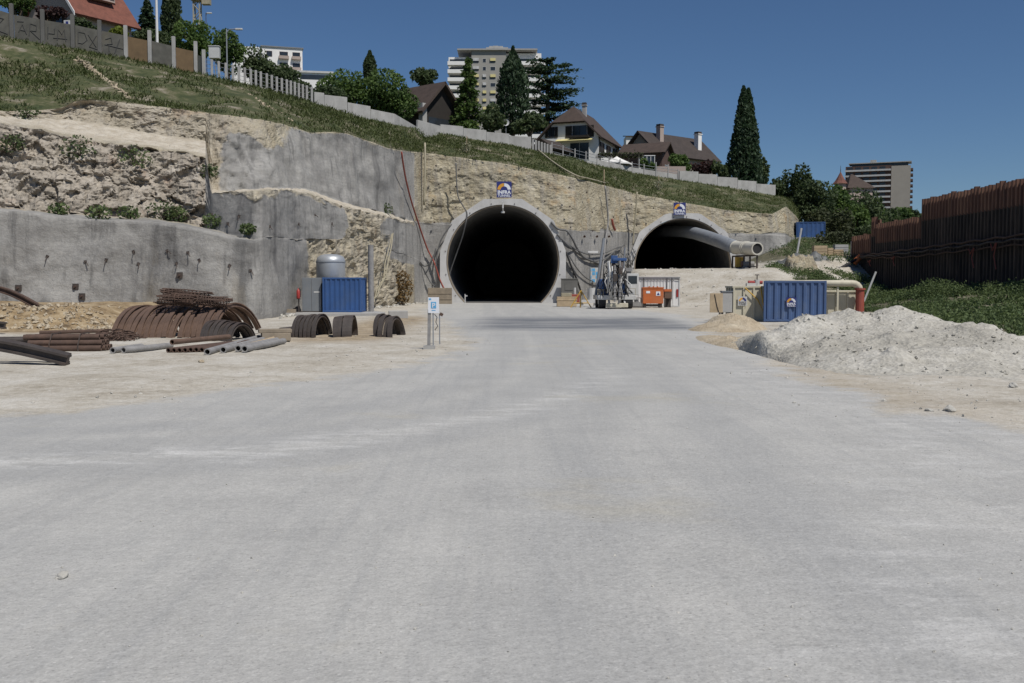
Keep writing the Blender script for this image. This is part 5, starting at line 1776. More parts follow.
class Leaves:
    def __init__(s, rng):
        s.v, s.f, s.t, s.r = [], [], [], rng
    def leaf(s, p, size, d=None, tint=None, flat=0.0, long=1.0):
        r = s.r
        n = Vector((r.gauss(0, 1), r.gauss(0, 1), r.gauss(0, 1) + flat * 3)).normalized()
        if d is None:
            d = Vector((r.gauss(0, 1), r.gauss(0, 1), r.gauss(0, 1)))
        u = (d - n * d.dot(n)).normalized() * size * .5 * long
        w_ = n.cross(u).normalized() * size * .5
        b = len(s.v)
        # a ragged five-cornered spray with a fold
        k1, k2 = r.uniform(.5, 1), r.uniform(.5, 1)
        s.v += [tuple(p - u), tuple(p - u * .2 + w_ * k1 + n * size * .12), tuple(p + u * .7 + w_ * .35), tuple(p + u), tuple(p + u * .1 - w_ * k2 + n * size * .12)]
        s.f.append((b, b + 1, b + 2, b + 3, b + 4))
        s.t.append(r.random() if tint is None else max(0, min(1, tint + r.uniform(-.25, .25))))
    def build(s, name, mat, parent):
        return tinted(name, s.v, s.f, s.t, mat, parent)

def rnd_in(r):
    while True:
        p = Vector((r.uniform(-1, 1), r.uniform(-1, 1), r.uniform(-1, 1)))
        if p.length <= 1:
            return p

def tree(name, label, px, ytop, ybase, wpx, Y, kind, mat, seed, z0=None, group=None, n=None):
    """kind: round | column | spruce | cedar | poplar | bush"""
    r = random.Random(seed)
    base = P(px, ybase, Y)
    zg = (hz(px, Y) if px < 800 else g(base.x, Y)) if z0 is None else z0
    zb_ = min(base.z, zg) if kind != 'float' else base.z
    top = P(px, ytop, Y).z
    H = top - zb_
    rad = wpx / 2 * Y / F
    t = thing(name, label, 'tree' if kind != 'bush' else 'shrub', (base.x, Y, zb_), 0, group)
    lv = Leaves(r)
    vis = top - base.z              # height of the part in view
    leaf = max(.22, 3.0 * Y / F)
    if kind in ('round', 'bush'):
        cz = H - vis * .5
        lobes = []
        nl = 9 if kind == 'round' else 6
        for i in range(nl):
            p_ = rnd_in(r)
            lobes.append((Vector((p_.x * rad * .62, p_.y * rad * .62, cz + p_.z * vis * .33)), r.uniform(.36, .56)))
        lobes.append((Vector((0, 0, cz)), .6))
        N = n or int(min(6500, max(900, 26 * rad * vis / (leaf * leaf))))
        for i in range(N):
            c_, s_ = r.choice(lobes)
            q = rnd_in(r)
            q = q.normalized() * (q.length ** .6)
            ext = Vector((rad * s_, rad * s_, vis * .5 * s_ * 1.05))
            p_ = c_ + Vector((q.x * ext.x, q.y * ext.y, q.z * ext.z))
            if noise.noise(p_ * (.9 / leaf * .35) + Vector((seed, 0, 0))) < -.38:
                continue
            lv.leaf(p_, leaf * r.uniform(.7, 1.35), tint=.35 + .5 * noise.noise(p_ * .5))
        mb = MB().tube([(0, 0, -.3), (.1, 0, H * .35), (0, .1, cz)], [max(.12, rad * .09), max(.1, rad * .07), .06], 8)
        for i in range(6):
            c_, s_ = lobes[i]
            mb.tube([(0, 0, H * .3), Vector((0, 0, H * .35)).lerp(c_, .5) + Vector((0, 0, .2)), c_], [max(.08, rad * .05), .07, .03], 6)
    elif kind in ('column', 'poplar'):
        N = n or 5200
        for i in range(N):
            hfrac = r.random() ** .9
            z = H - vis + vis * hfrac
            sh_ = (1 - hfrac) ** .72 * min(1, (hfrac + .3) * 3) if kind == 'column' else math.sin(math.pi * min(1, .12 + hfrac * .88)) ** .5 * (1 - hfrac ** 6)
            a = r.uniform(0, 6.283)
            rr = rad * sh_ * (r.random() ** .45) * (1 + .16 * noise.noise(Vector((a * 1.3, z * .5, seed))))
            p_ = Vector((rr * math.cos(a), rr * math.sin(a), z))
            if kind == 'poplar' and noise.noise(p_ * .55 + Vector((seed, 3, 0))) < -.36:
                continue
            lv.leaf(p_, leaf * r.uniform(.6, 1.2), d=Vector((.3 * math.cos(a), .3 * math.sin(a), 1)), long=1.5, tint=.35 + .45 * noise.noise(p_ * .5))
        mb = MB().tube([(0, 0, -.3), (0, 0, H * .92)], [max(.15, rad * .12), .05], 8)
    elif kind in ('spruce', 'cedar'):
        tiers = 16 if kind == 'spruce' else 11
        mb = MB().tube([(0, 0, -.3), (.1, 0, H * .5), (0, 0, H * .97)], [max(.18, rad * .11), max(.14, rad * .08), .05], 8)
        for k_ in range(tiers):
            hf_ = (k_ + r.uniform(-.2, .2)) / tiers
            z = H - vis + vis * max(0, hf_)
            if kind == 'spruce':
                ln = rad * (1 - hf_) ** .8 + .2
            else:
                ln = rad * (.55 + .55 * math.sin(math.pi * (hf_ * .75 + .2))) * (1 if hf_ < .85 else .5)
            for b_ in range(8 if kind == 'spruce' else 6):
                a = r.uniform(0, 6.283)
                l2 = ln * r.uniform(.55, 1.1)
                dr = -.28 if kind == 'spruce' else .10
                e = Vector((l2 * math.cos(a), l2 * math.sin(a), z + l2 * dr + r.uniform(-.15, .15)))
                s0 = Vector((0, 0, z))
                mb.tube([s0, s0.lerp(e, .55) + Vector((0, 0, .1)), e], [.07, .05, .02], 5)
                for q in range(int(26 + 20 * l2 / leaf * .5)):
                    u = r.random() ** .7
                    p_ = s0.lerp(e, u) + Vector((r.gauss(0, .16 * l2 * (.4 + u * .6)), r.gauss(0, .16 * l2 * (.4 + u * .6)), r.gauss(0, .10 if kind == 'cedar' else .16) - (.25 * u if kind == 'spruce' else 0)))
                    lv.leaf(p_, leaf * r.uniform(.6, 1.1), d=e - s0, flat=.6, long=1.3, tint=.35 + .3 * noise.noise(p_ * .7))
    lv.build('crown', mat, t)
    mb.build('trunk' if kind != 'bush' else 'stem', M['bark'], t)
    return t

TREES = [
 # name, label, px, ytop, ybase, width, Y, kind, leaf
 ('shrub', 'bright green shrub behind the graffiti fence at the left corner', 20, -6, 16, 44, 97, 'bush', 'green'),
 ('shrub', 'dark reddish shrub behind the graffiti fence before the red roofed house', 51, 4, 24, 34, 95, 'bush', 'red'),
 ('shrub', 'dark green shrub against the pinkish wall of the red roofed house', 82, 16, 36, 32, 95.5, 'bush', 'dark'),
 ('shrub', 'yellow green shrub behind the third tall fence post', 117, 26, 40, 22, 96, 'bush', 'yellow'),
 ('conifer_tree', 'loose dark conifer just right of the red roofed house', 148, -2, 44, 26, 122, 'spruce', 'conifer'),
 ('poplar_tree', 'narrow dark tree right of the white lamp pole', 172, -24, 50, 20, 118, 'poplar', 'dark'),
 ('broadleaf_tree', 'dark bushy tree behind the white lamp pole', 150, 22, 56, 42, 112, 'round', 'dark'),
 ('broadleaf_tree', 'light green tree behind the brown fence boards', 194, 18, 64, 50, 108, 'round', 'light'),
 ('broadleaf_tree', 'mid green tree under the curved street lamp', 228, 27, 72, 44, 112, 'round', 'green'),
 ('broadleaf_tree', 'dark tree before the left end of the white apartment block', 258, 49, 90, 46, 116, 'round', 'dark'),
 ('broadleaf_tree', 'dark tree before the middle of the white apartment block', 284, 57, 98, 44, 118, 'round', 'dark'),
 ('shrub', 'dark green shrub at the end of the thin fence posts', 302, 76, 104, 40, 114, 'bush', 'dark'),
 ('shrub', 'dark green shrub above the first stepped wall panels', 328, 80, 110, 46, 116, 'bush', 'dark'),
 ('broadleaf_tree', 'broad green tree left half of the big clump left of the barn', 352, 72, 114, 74, 124, 'round', 'green'),
 ('broadleaf_tree', 'broad green tree right half of the big clump left of the barn', 392, 70, 122, 66, 126, 'round', 'green'),
 ('poplar_tree', 'thin tree top standing above the big clump left of the barn', 370, 52, 84, 13, 134, 'poplar', 'dark'),
 ('broadleaf_tree', 'bluish round tree behind the barn roof', 424, 65, 92, 34, 180, 'round', 'dark'),
 ('spruce_tree', 'spruce with loose tiers before the left side of the grey tower block', 468, 55, 130, 38, 138, 'spruce', 'green'),
 ('poplar_tree', 'tall upright dark tree before the middle of the grey tower block', 513, 47, 134, 34, 142, 'poplar', 'conifer'),
 ('cedar_tree', 'dark cedar with flat layered branches right of the grey tower block', 547, 54, 132, 58, 158, 'cedar', 'conifer'),
 ('shrub', 'dark shrub behind the stepped wall between spruce and upright tree', 490, 102, 134, 34, 134, 'bush', 'dark'),
 ('shrub', 'dark shrub behind the stepped wall left of the white house', 530, 112, 138, 36, 136, 'bush', 'dark'),
 ('shrub', 'green garden shrub right of the white parasol', 648, 157, 174, 18, 150, 'bush', 'green'),
 ('shrub', 'broad green garden shrub before the brown roofed house', 677, 153, 178, 30, 150, 'bush', 'green'),
 ('shrub', 'dark reddish shrub below the long brown roof', 702, 158, 178, 30, 154, 'bush', 'red'),
 ('shrub', 'low green shrub left of the twin cypress foot', 722, 160, 184, 26, 153, 'bush', 'dark'),
 ('cypress_tree', 'taller left stem of the dark twin cypress', 742.5, 87, 186, 37, 153, 'column', 'conifer'),
 ('cypress_tree', 'shorter right stem of the dark twin cypress', 747, 89, 186, 36, 153.5, 'column', 'conifer'),
 ('broadleaf_tree', 'small drooping tree right of the twin cypress', 762, 155, 190, 16, 156, 'round', 'dark'),
 ('broadleaf_tree', 'dark broad tree with a pointed top right of the stepped wall end', 797, 160, 222, 42, 172, 'round', 'dark'),
 ('shrub', 'dark shrub at the stepped wall end', 776, 176, 200, 24, 160, 'bush', 'dark'),
 ('broadleaf_tree', 'dark dense tree above the far blue container', 812, 180, 236, 52, 165, 'round', 'dark'),
 ('broadleaf_tree', 'green tree below the pointed turret', 836, 186, 242, 46, 175, 'round', 'green'),
 ('broadleaf_tree', 'olive tree right of the far blue container', 842, 205, 252, 44, 152, 'round', 'olive'),
 ('broadleaf_tree', 'dark tree below the brown pyramid roof', 862, 190, 244, 50, 205, 'round', 'dark'),
 ('broadleaf_tree', 'green tree before the balconies of the far right block', 884, 203, 244, 44, 215, 'round', 'green'),
 ('broadleaf_tree', 'small tree at the foot of the beige wall of the far right block', 902, 206, 236, 30, 230, 'round', 'green'),
 ('broadleaf_tree', 'tiny far tree just left of the sheet pile wall', 913, 209, 232, 18, 240, 'round', 'dark'),
 ('shrub', 'green bush at the foot of the dark trees right of the tunnels', 868, 222, 252, 40, 150, 'bush', 'dark'),
 ('shrub', 'olive bush on the grassy bank behind the timber panels', 838, 226, 252, 40, 136, 'bush', 'olive'),
]
TREES += [
 ('broadleaf_tree', 'dark tree behind the low stretch of the sheet pile wall', 876, 214, 250, 34, 190, 'round', 'dark'),
 ('broadleaf_tree', 'low wide tree just left of the tall stretch of the sheet pile wall', 906, 214, 246, 34, 200, 'round', 'dark'),
 ('broadleaf_tree', 'round green tree between the turret tree and the far right block', 858, 200, 246, 40, 182, 'round', 'green'),
 ('broadleaf_tree', 'green bushy tree behind the timber panels', 822, 208, 246, 36, 158, 'round', 'olive'),
 ('broadleaf_tree', 'dark tree above the low stretch of the sheet pile wall, highest there', 892, 210, 250, 36, 176, 'round', 'dark'),
]
for i, (nm, lab, px_, yt_, yb_, w__, Y_, kd, lf) in enumerate(TREES):
    tree(nm, lab, px_, yt_, yb_, w__, Y_, kd, L[lf], 100 + i)

# small plants on the cut ledges
for i, (px_, py_, s_, lf, lab) in enumerate(((130, 219, 1.0, 'weed', 'green tuft on the ledge at the middle of the craggy rock foot'), (164, 219, 1.5, 'dark', 'dark green bush on the ledge near the right end of the craggy rock'),
        (178, 219, 1.0, 'weed', 'pale green tuft right of the dark ledge bush'), (60, 214, .9, 'weed', 'green tuft on the ledge toward the left edge'), (80, 156, 1.6, 'dark', 'hanging green patch in a cleft of the craggy rock, left one'),
        (136, 166, 1.7, 'weed', 'hanging green patch in a cleft of the craggy rock, right one'), (28, 118, 1.3, 'dark', 'low green patch at the brow of the craggy rock'), (213, 226, .9, 'weed', 'small bright fir-like seedling on the grey ledge'),
        (248, 233, .7, 'weed', 'second small seedling on the grey ledge, before the rock corner'), (14, 150, 1.2, 'dark', 'green patch high on the craggy rock at the left edge'), (209, 176, 1.0, 'dark', 'dark plant at the right corner of the craggy rock'), (386, 212, 1.1, 'dark', 'green weed on the ledge below the netted wall corner'), (100, 219, 1.1, 'weed', 'pale green weed cluster on the ledge left of the middle tuft'))):
    r = random.Random(300 + i)
    v = on_wall(px_, py_)
    t = thing('ledge_plant', lab, 'plant', v)
    lv = Leaves(r)
    for q in range(170):
        p_ = rnd_in(r)
        lv.leaf(Vector((p_.x * s_ * .75, p_.y * s_ * .4 - .25, p_.z * s_ * .5 + s_ * .3)), .2 * r.uniform(.6, 1.3))
    lv.build('foliage', L[lf], t)
    mb = MB()
    for q in range(5):
        mb.tube([(0, 0, -.1), (r.uniform(-.3, .3) * s_, -.25, s_ * .5)], [.03, .01], 4)
    mb.build('stem', M['bark'], t)

# dry bush at the foot of the bare rock by the tunnel
v = Vector((X(402, 98), 98, 0.3))
t = thing('dry_bush', 'dry tan bush at the rock foot left of the tall tunnel', 'shrub', v)
M['dry'] = leafmat('dry_leaves', (.10, .06, .02), (.26, .17, .07))
lv = Leaves(random.Random(5))
r = random.Random(6)
for q in range(900):
    p_ = rnd_in(r)
    lv.leaf(Vector((p_.x * 1.1, p_.y * .8, p_.z * 1.7 + 1.5)), .22 * r.uniform(.5, 1.3))
lv.build('foliage', M['dry'], t)
mb = MB()
for q in range(14):
    mb.tube([(0, 0, -.4), (r.uniform(-.4, .4), 0, 1.0), (r.uniform(-1, 1), r.uniform(-.5, .5), r.uniform(1.8, 3))], [.05, .03, .01], 4)
mb.build('stem', M['bark'], t)

# grass on the slope: one mass of blades
def blades(lv, p, hgt_, n, r, spread, lean):
    for q in range(n):
        a = r.uniform(0, 6.283)
        b = p + Vector((r.gauss(0, spread), r.gauss(0, spread), -.05))
        d = Vector((math.cos(a) * lean, math.sin(a) * lean, 1)) * hgt_ * r.uniform(.5, 1.2)
        wv = Vector((-math.sin(a), math.cos(a), 0)) * (.02 + hgt_ * .10)
        i0 = len(lv.v)
        lv.v += [tuple(b - wv), tuple(b + wv), tuple(b + d * .6 + wv * .7), tuple(b + d)]
        lv.f.append((i0, i0 + 1, i0 + 2, i0 + 3))
        lv.t.append(r.random())
r = random.Random(77)
lv = Leaves(r)
j0, j1 = sum(segs[:5]), sum(segs[:6])
cnt = 0
while cnt < 30000:
    i = r.randrange(28, len(cols) - 2)
    j = r.randrange(j0, j1 + 1)
    a, b, c_ = CV[i * nr + j], CV[(i + 1) * nr + j], CV[i * nr + min(j + 1, nr - 1)]
    p_ = a + (b - a) * r.random() + (c_ - a) * r.random()
    px_ = cols[i]
    den = .5 + 1.3 * noise.noise(Vector((p_.x * .22 + p_.z * .25, p_.y * .1, p_.z * .35)))
    low = (j - j0) / (j1 - j0)
    if px_ < 260:
        den -= .35 * (1 - low) 
    else:
        den += .35
    den += .5 * ss(.75, 1, low)
    cnt += 1
    if r.random() > den:
        continue
    blades(lv, p_, r.uniform(.10, .34), 4, r, .28, .9)
lv.build('slope_grass', L['grass'], None)['kind'] = 'stuff'
# weeds along the sheet wall and on the right bank
lv = Leaves(r)
for q in range(19000):
    if q < 17000:
        y_ = r.uniform(30, 112)
        x0_ = 12 + .19 * min(y_, 85)
        x_ = r.uniform(x0_, 40.4)
        if x_ / y_ > .62:
            continue
        s_ = .55 + 1.0 * noise.noise(Vector((x_ * .3, y_ * .2, 1)))
        if noise.noise(Vector((x_ * .25, y_ * .2, 4))) < -.08 or x_ < x0_ + 2 and r.random() < .55:
            continue
    else:
        x_, y_ = r.uniform(33, 48), r.uniform(116, 150)
        s_ = .4
    z = g(x_, y_)
    h_ = max(.25, s_ * r.uniform(.6, 1.3))
    for w_ in range(5 + int(7 * h_)):
        p_ = Vector((x_ + r.gauss(0, .22), y_ + r.gauss(0, .22), z + h_ * r.random()))
        lv.leaf(p_, .17 * r.uniform(.5, 1.2), tint=.4 + .4 * noise.noise(p_ * .4))
    if q % 2 == 0:
        blades(lv, Vector((x_, y_, z)), min(.45, h_ * .8), 3, r, .2, .6)
lv.build('bank_weeds', L['weed'], None)['kind'] = 'stuff'

# rows of pale stones laid down the grass slope
def stone_row(p0, p1, n, r_, lab):
    a, b = on_slope(*p0), on_slope(*p1)
    mb = MB()
    for i in range(n):
        q = a.lerp(b, i / n) + Vector((rs.gauss(0, .15), 0, rs.gauss(0, .05)))
        rock_into(mb, q, r_ * rs.uniform(.5, 1.4), rs)
    tag(mb.build('stone_row', M['sand'], None), lab, 'stones')
def on_slope(px, py):
    best, bd = None, 1e9
    for i in range(len(cols)):
        if abs(cols[i] - px) > 6:
            continue
        for j in range(j0, nr - 3):
            v = CV[i * nr + j]
            q = v - cam.location
            yc = q.y * CT - q.z * ST
            d = (512 + F * q.x / yc - px) ** 2 + (341.5 - F * (q.z * CT + q.y * ST) / yc - py) ** 2
            if d < bd:
                best, bd = v, d
    return best
stone_row((78, 60), (131, 98), 150, .2, 'line of pale stones down the grass slope below the graffiti fence')
stone_row((247, 94), (291, 121), 90, .17, 'line of pale stones down the grass below the thin fence posts')
for px_, py_, lab in ((466, 153, 'pale flowering bush low on the grass above the tall tunnel'), (658, 190, 'pale bush with a stake above the half-round tunnel')):
    v = on_slope(px_, py_)
    t = thing('pale_bush', lab, 'shrub', v)
    lv = Leaves(r)
    for q in range(160):
        p_ = rnd_in(r)
        lv.leaf(Vector((p_.x * .6, p_.y * .4, p_.z * .8 + .7)), .2 * r.uniform(.6, 1.3))
    lv.build('foliage', L['pale'], t)
    MB().tube([(0, 0, -.2), (.05, 0, 2.0)], .05, 5).build('stem', M['wood'], t)
for px_, lab in ((604, 'thin pale stake in the grass below the parasol'), (606, None)):
    if lab:
        v = on_slope(px_, 186)
        o = MB().tube([(0, 0, -.3), (0, 0, 1.9)], .07, 5).build('stake', M['wood'], None)
        o.location = v
        tag(o, lab, 'stake')
for pts, lab in (([(538, 152), (556, 166), (575, 178), (590, 182), (604, 190)], 'pale hose lying down the grass slope below the white house'),):
    q = [on_slope(*p_) + Vector((0, -.1, .25)) for p_ in pts]
    cable('garden_hose', lab, q, .09, M['yellow_hose'], cat='hose')
# ---------------------------------------------------------------- fences along the brow
def brow(px):
    c = ccol(px)
    return P(px, c[12], c[13])
M['fence_panel'] = simple('stained_concrete', (.085, .083, .072), .3, 1.2, .9, .2, dirt=(.13, .11, .07))
t = thing('boundary_fence', 'tall post fence with graffiti concrete panels and brown boards on the slope', 'fence', brow(12))
b0 = Vector(t.location)
tall = [-75, -46, -17, 12, 43, 73, 100, 126, 150, 174, 196, 204]
short = [212, 219, 226, 233, 239, 245, 251, 256, 261, 267, 272, 277, 282, 287, 291, 295, 299, 303, 307, 312]
for i, px_ in enumerate(tall + short):
    q = brow(px_) - b0
    h_ = 2.95 if px_ < 200 else 2.3 if px_ < 205 else 1.55
    MB().box((q.x, q.y, q.z + h_ / 2 - .2), (.3, .26, h_ + .4) if px_ < 205 else (.2, .2, h_ + .4)).build('post', M['dark_concrete'] if px_ < 120 else M['concrete'], t, bevel=.02)
for i in range(len(tall) - 1):
    a, b = brow(tall[i]) - b0, brow(tall[i + 1]) - b0
    a, b = a + (b - a).normalized() * .16, b - (b - a).normalized() * .16
    a.y += .1; b.y += .1
    if tall[i] < 126 or tall[i] == 150:
        mt, h_ = M['fence_panel'], 2.05
    elif tall[i] < 196:
        mt, h_ = M['brown_board'], 2.0
    else:
        mt, h_ = M['mesh_grey'], 1.7
    mb = MB()
    n_ = (b - a).cross(Vector((0, 0, 1))).normalized() * .06
    mb.add([a - n_ - Vector((0, 0, .3)), b - n_ - Vector((0, 0, .3)), b - n_ + Vector((0, 0, h_)), a - n_ + Vector((0, 0, h_)), a + n_ - Vector((0, 0, .3)), b + n_ - Vector((0, 0, .3)), b + n_ + Vector((0, 0, h_)), a + n_ + Vector((0, 0, h_))],
           [(0, 1, 2, 3), (7, 6, 5, 4), (0, 4, 5, 1), (3, 2, 6, 7), (1, 5, 6, 2), (0, 3, 7, 4)])
    mb.build('panel', mt, t)
# wire strands between the short posts
mb = MB()
for k_ in range(4):
    mb.tube([brow(px_) - b0 + Vector((0, .12, .3 + k_ * .38)) for px_ in [204] + short], .02, 4)
mb.build('wire', M['steel'], t)
# sprayed strokes on the panels, in panel coordinates (u along, v up)
STR = {2: [[(0, .75), (.75, .8), (.4, .2)], [(.05, .12), (.9, .05)]],
       3: [[(.15, .3), (.3, .75), (.45, .25)], [(.22, .42), (.42, .42)], [(.55, .2), (.6, .85), (.85, .8), (.82, .5), (.6, .48), (.95, .1)], [(.1, .85), (.35, .9)]],
       4: [[(.08, .2), (.1, .85)], [(.08, .5), (.35, .52), (.35, .8)], [(.45, .2), (.5, .8), (.65, .55), (.75, .85), (.8, .2)], [(.3, .3), (.85, .35)]],
       5: [[(.1, .2), (.12, .85), (.4, .85), (.5, .5), (.3, .25), (.1, .25)], [(.55, .8), (.9, .2)], [(.92, .85), (.6, .15), (.95, .1)]],
       6: [[(.15, .75), (.4, .9), (.45, .55), (.2, .5)], [(.8, .9), (.55, .05)], [(.1, .45), (.95, .4)], [(.3, .1), (.3, .5)]]}
for i, ss_ in STR.items():
    a, b = brow(tall[i]) - b0, brow(tall[i + 1]) - b0
    n_ = (b - a).cross(Vector((0, 0, 1))).normalized()
    mb = MB()
    for s_ in ss_:
        mb.tube([a + (b - a) * (.08 + .84 * u) + Vector((0, .1, .15 + 1.6 * v)) + n_ * .07 for u, v in s_], .04, 4)
    mb.build('graffiti', M['graffiti'], t)

def step_wall(label, pxs, h_, name='stepped_wall', top_off=0.0):
    t = thing(name, label, 'wall', brow(pxs[0]))
    b0 = Vector(t.location)
    for i in range(len(pxs) - 1):
        a, b = brow(pxs[i]) - b0, brow(pxs[i + 1]) - b0
        d = (b - a); d.z = 0
        n_ = d.cross(Vector((0, 0, 1))).normalized() * .12
        zt_ = a.z + h_ - .25
        a = a + d * .004; b = b - d * .004
        zb_ = min(a.z, b.z) - .8
        mb = MB().add([(a.x - n_.x, a.y - n_.y, zb_), (b.x - n_.x, b.y - n_.y, zb_), (b.x - n_.x, b.y - n_.y, zt_), (a.x - n_.x, a.y - n_.y, zt_), (a.x + n_.x, a.y + n_.y, zb_), (b.x + n_.x, b.y + n_.y, zb_), (b.x + n_.x, b.y + n_.y, zt_), (a.x + n_.x, a.y + n_.y, zt_)],
                 [(0, 1, 2, 3), (7, 6, 5, 4), (0, 4, 5, 1), (3, 2, 6, 7), (1, 5, 6, 2), (0, 3, 7, 4)])
        mb.build('panel', M['concrete'], t, bevel=.02)
step_wall('stepped grey concrete panel wall from the thin posts to the white house', [314, 324, 347, 370, 394, 417, 440, 463, 486, 509, 531], 1.35)
step_wall('stepped grey concrete panel wall below the twin cypress', [679, 698, 717, 737, 756, 775], 1.5)
t = thing('picket_wall', 'row of upright concrete pickets ending the stepped wall by the white house', 'wall', brow(533))
b0 = Vector(t.location)
for i in range(7):
    q = brow(533 + i * 2.9) - b0
    MB().box((q.x, q.y, q.z + .5), (.26, .2, 1.7 - i * .07)).build('picket', M['pale_concrete'], t, bevel=.02)
t = thing('garden_fence', 'low garden fence with thin posts before the white house', 'fence', brow(552))
b0 = Vector(t.location)
pl_ = [552, 563, 575, 586, 597, 609, 620, 632, 644, 656, 668, 678]
for px_ in pl_:
    q = brow(px_) - b0
    h_ = 1.5 if px_ not in (656, 668) else 2.0
    MB().box((q.x, q.y, q.z + h_ / 2 - .1), (.14, .14, h_ + .2)).build('post', M['pale_concrete'], t)
mb = MB()
for zz in (.35, .9, 1.3):
    mb.tube([brow(px_) - b0 + Vector((0, .1, zz)) for px_ in pl_], .03, 4)
mb.build('rail', M['steel'], t)
for i in range(len(pl_) - 1):
    a, b = brow(pl_[i]) - b0, brow(pl_[i + 1]) - b0
    h_ = (.75 if i > 3 else .2)
    MB().add([a + Vector((0, .02, -.4)), b + Vector((0, .02, -.4)), b + Vector((0, .02, h_)), a + Vector((0, .02, h_)), a + Vector((0, .16, -.4)), b + Vector((0, .16, -.4)), b + Vector((0, .16, h_)), a + Vector((0, .16, h_))],
             [(0, 1, 2, 3), (7, 6, 5, 4), (0, 4, 5, 1), (3, 2, 6, 7), (1, 5, 6, 2), (0, 3, 7, 4)]).build('base_panel', M['concrete'], t)

# ---------------------------------------------------------------- poles and lamps
def pole(name, lab, px, ytop, Y, r, mat, arm=None, cat='street lamp', ybase=None):
    zg = hz(px, Y) - .3
    x_ = X(px, Y)
    t = thing(name, lab, cat, (x_, Y, zg))
    H = P(px, ytop, Y).z - zg
    MB().tube([(0, 0, 0), (0, 0, H)], [r, r * .7], 8).build('pole', mat, t)
    if arm:
        MB().tube([(0, 0, H - .4), (arm * .3, 0, H - .05), (arm, 0, H)], .06, 6).build('arm', mat, t)
        MB().box((arm + .3, 0, H - .02), (.75, .28, .18)).build('lamp_head', M['dirty_white'], t, bevel=.04)
    return t
pole('flag_pole', 'tall plain white pole behind the brown fence boards', 162, -12, 104, .16, M['white'], cat='pole')
pole('street_lamp', 'grey street lamp with curved arm above the mid green tree', 230.5, 29, 106, .09, M['steel'], arm=1.0)
t = pole('meter_box_pole', 'grey box on a thin mast before the light green tree', 219, 45, 99, .05, M['steel'], cat='mast')
H = P(219, 55, 99).z - t.location.z
MB().bb((-.55, -.3, H - .35), (.45, .25, H + .75)).bb((-.6, -.35, H + .752), (.5, .3, H + .83)).build('box', M['dirty_white'], t, bevel=.02)
pole('lamp_mast', 'thin dark mast with a small lamp right of the crane', 210.5, 13, 150, .07, M['dark_steel'], arm=.2)
# crane mast far behind
Yc = 230
x_ = X(202, Yc); zg = hz(202, Yc)
t = thing('tower_crane', 'yellowish lattice crane mast rising behind the light green tree', 'crane', (x_, Yc, zg))
Hc = P(202, -45, Yc).z - zg
f = MB()
for sx_ in (-.7, .7):
    for sy_ in (-.7, .7):
        f.tube([(sx_, sy_, 0), (sx_, sy_, Hc)], .15, 5)
n_ = int(Hc / 1.5)
for i in range(n_):
    z0_, z1_ = Hc * i / n_, Hc * (i + 1) / n_
    s_ = 1 if i % 2 else -1
    for yy in (-.7, .7):
        f.tube([(-.7 * s_, yy, z0_), (.7 * s_, yy, z1_)], .09, 4)
    for xx in (-.7, .7):
        f.tube([(xx, -.7 * s_, z0_), (xx, .7 * s_, z1_)], .09, 4)
f.build('mast', M['yellow_hose'], t)
zc_ = P(202, 1, Yc).z - zg
MB().bb((-1.2, -1.2, zc_), (1.2, 1.2, zc_ + .5)).bb((1.2, -.6, zc_ - .8), (3.0, .8, zc_ + 1.4)).build('cabin', M['yellow_hose'], t)
# satellite dish
Yd_ = 139
t = thing('satellite_dish', 'round white satellite dish behind the stepped wall', 'dish', (X(506, Yd_), Yd_, hz(506, Yd_)))
zz = P(506, 122.5, Yd_).z - t.location.z
mb = MB()
prof = [(.001, 0), (.2, .02), (.35, .06), (.47, .12), (.47, .14), (.35, .09), (.001, .03)]
n = 20
vs = [(r_ * math.cos(2 * math.pi * k_ / n), -d_ , zz + r_ * math.sin(2 * math.pi * k_ / n)) for r_, d_ in prof for k_ in range(n)]
mb.add(vs, [(i * n + k_, i * n + (k_ + 1) % n, (i + 1) * n + (k_ + 1) % n, (i + 1) * n + k_) for i in range(len(prof) - 1) for k_ in range(n)])
mb.build('reflector', M['white'], t)
MB().tube([(0, .05, 0), (0, .05, zz)], .05, 6).tube([(0, 0, zz - .4), (0, -.5, zz)], .02, 5).build('mount', M['steel'], t)

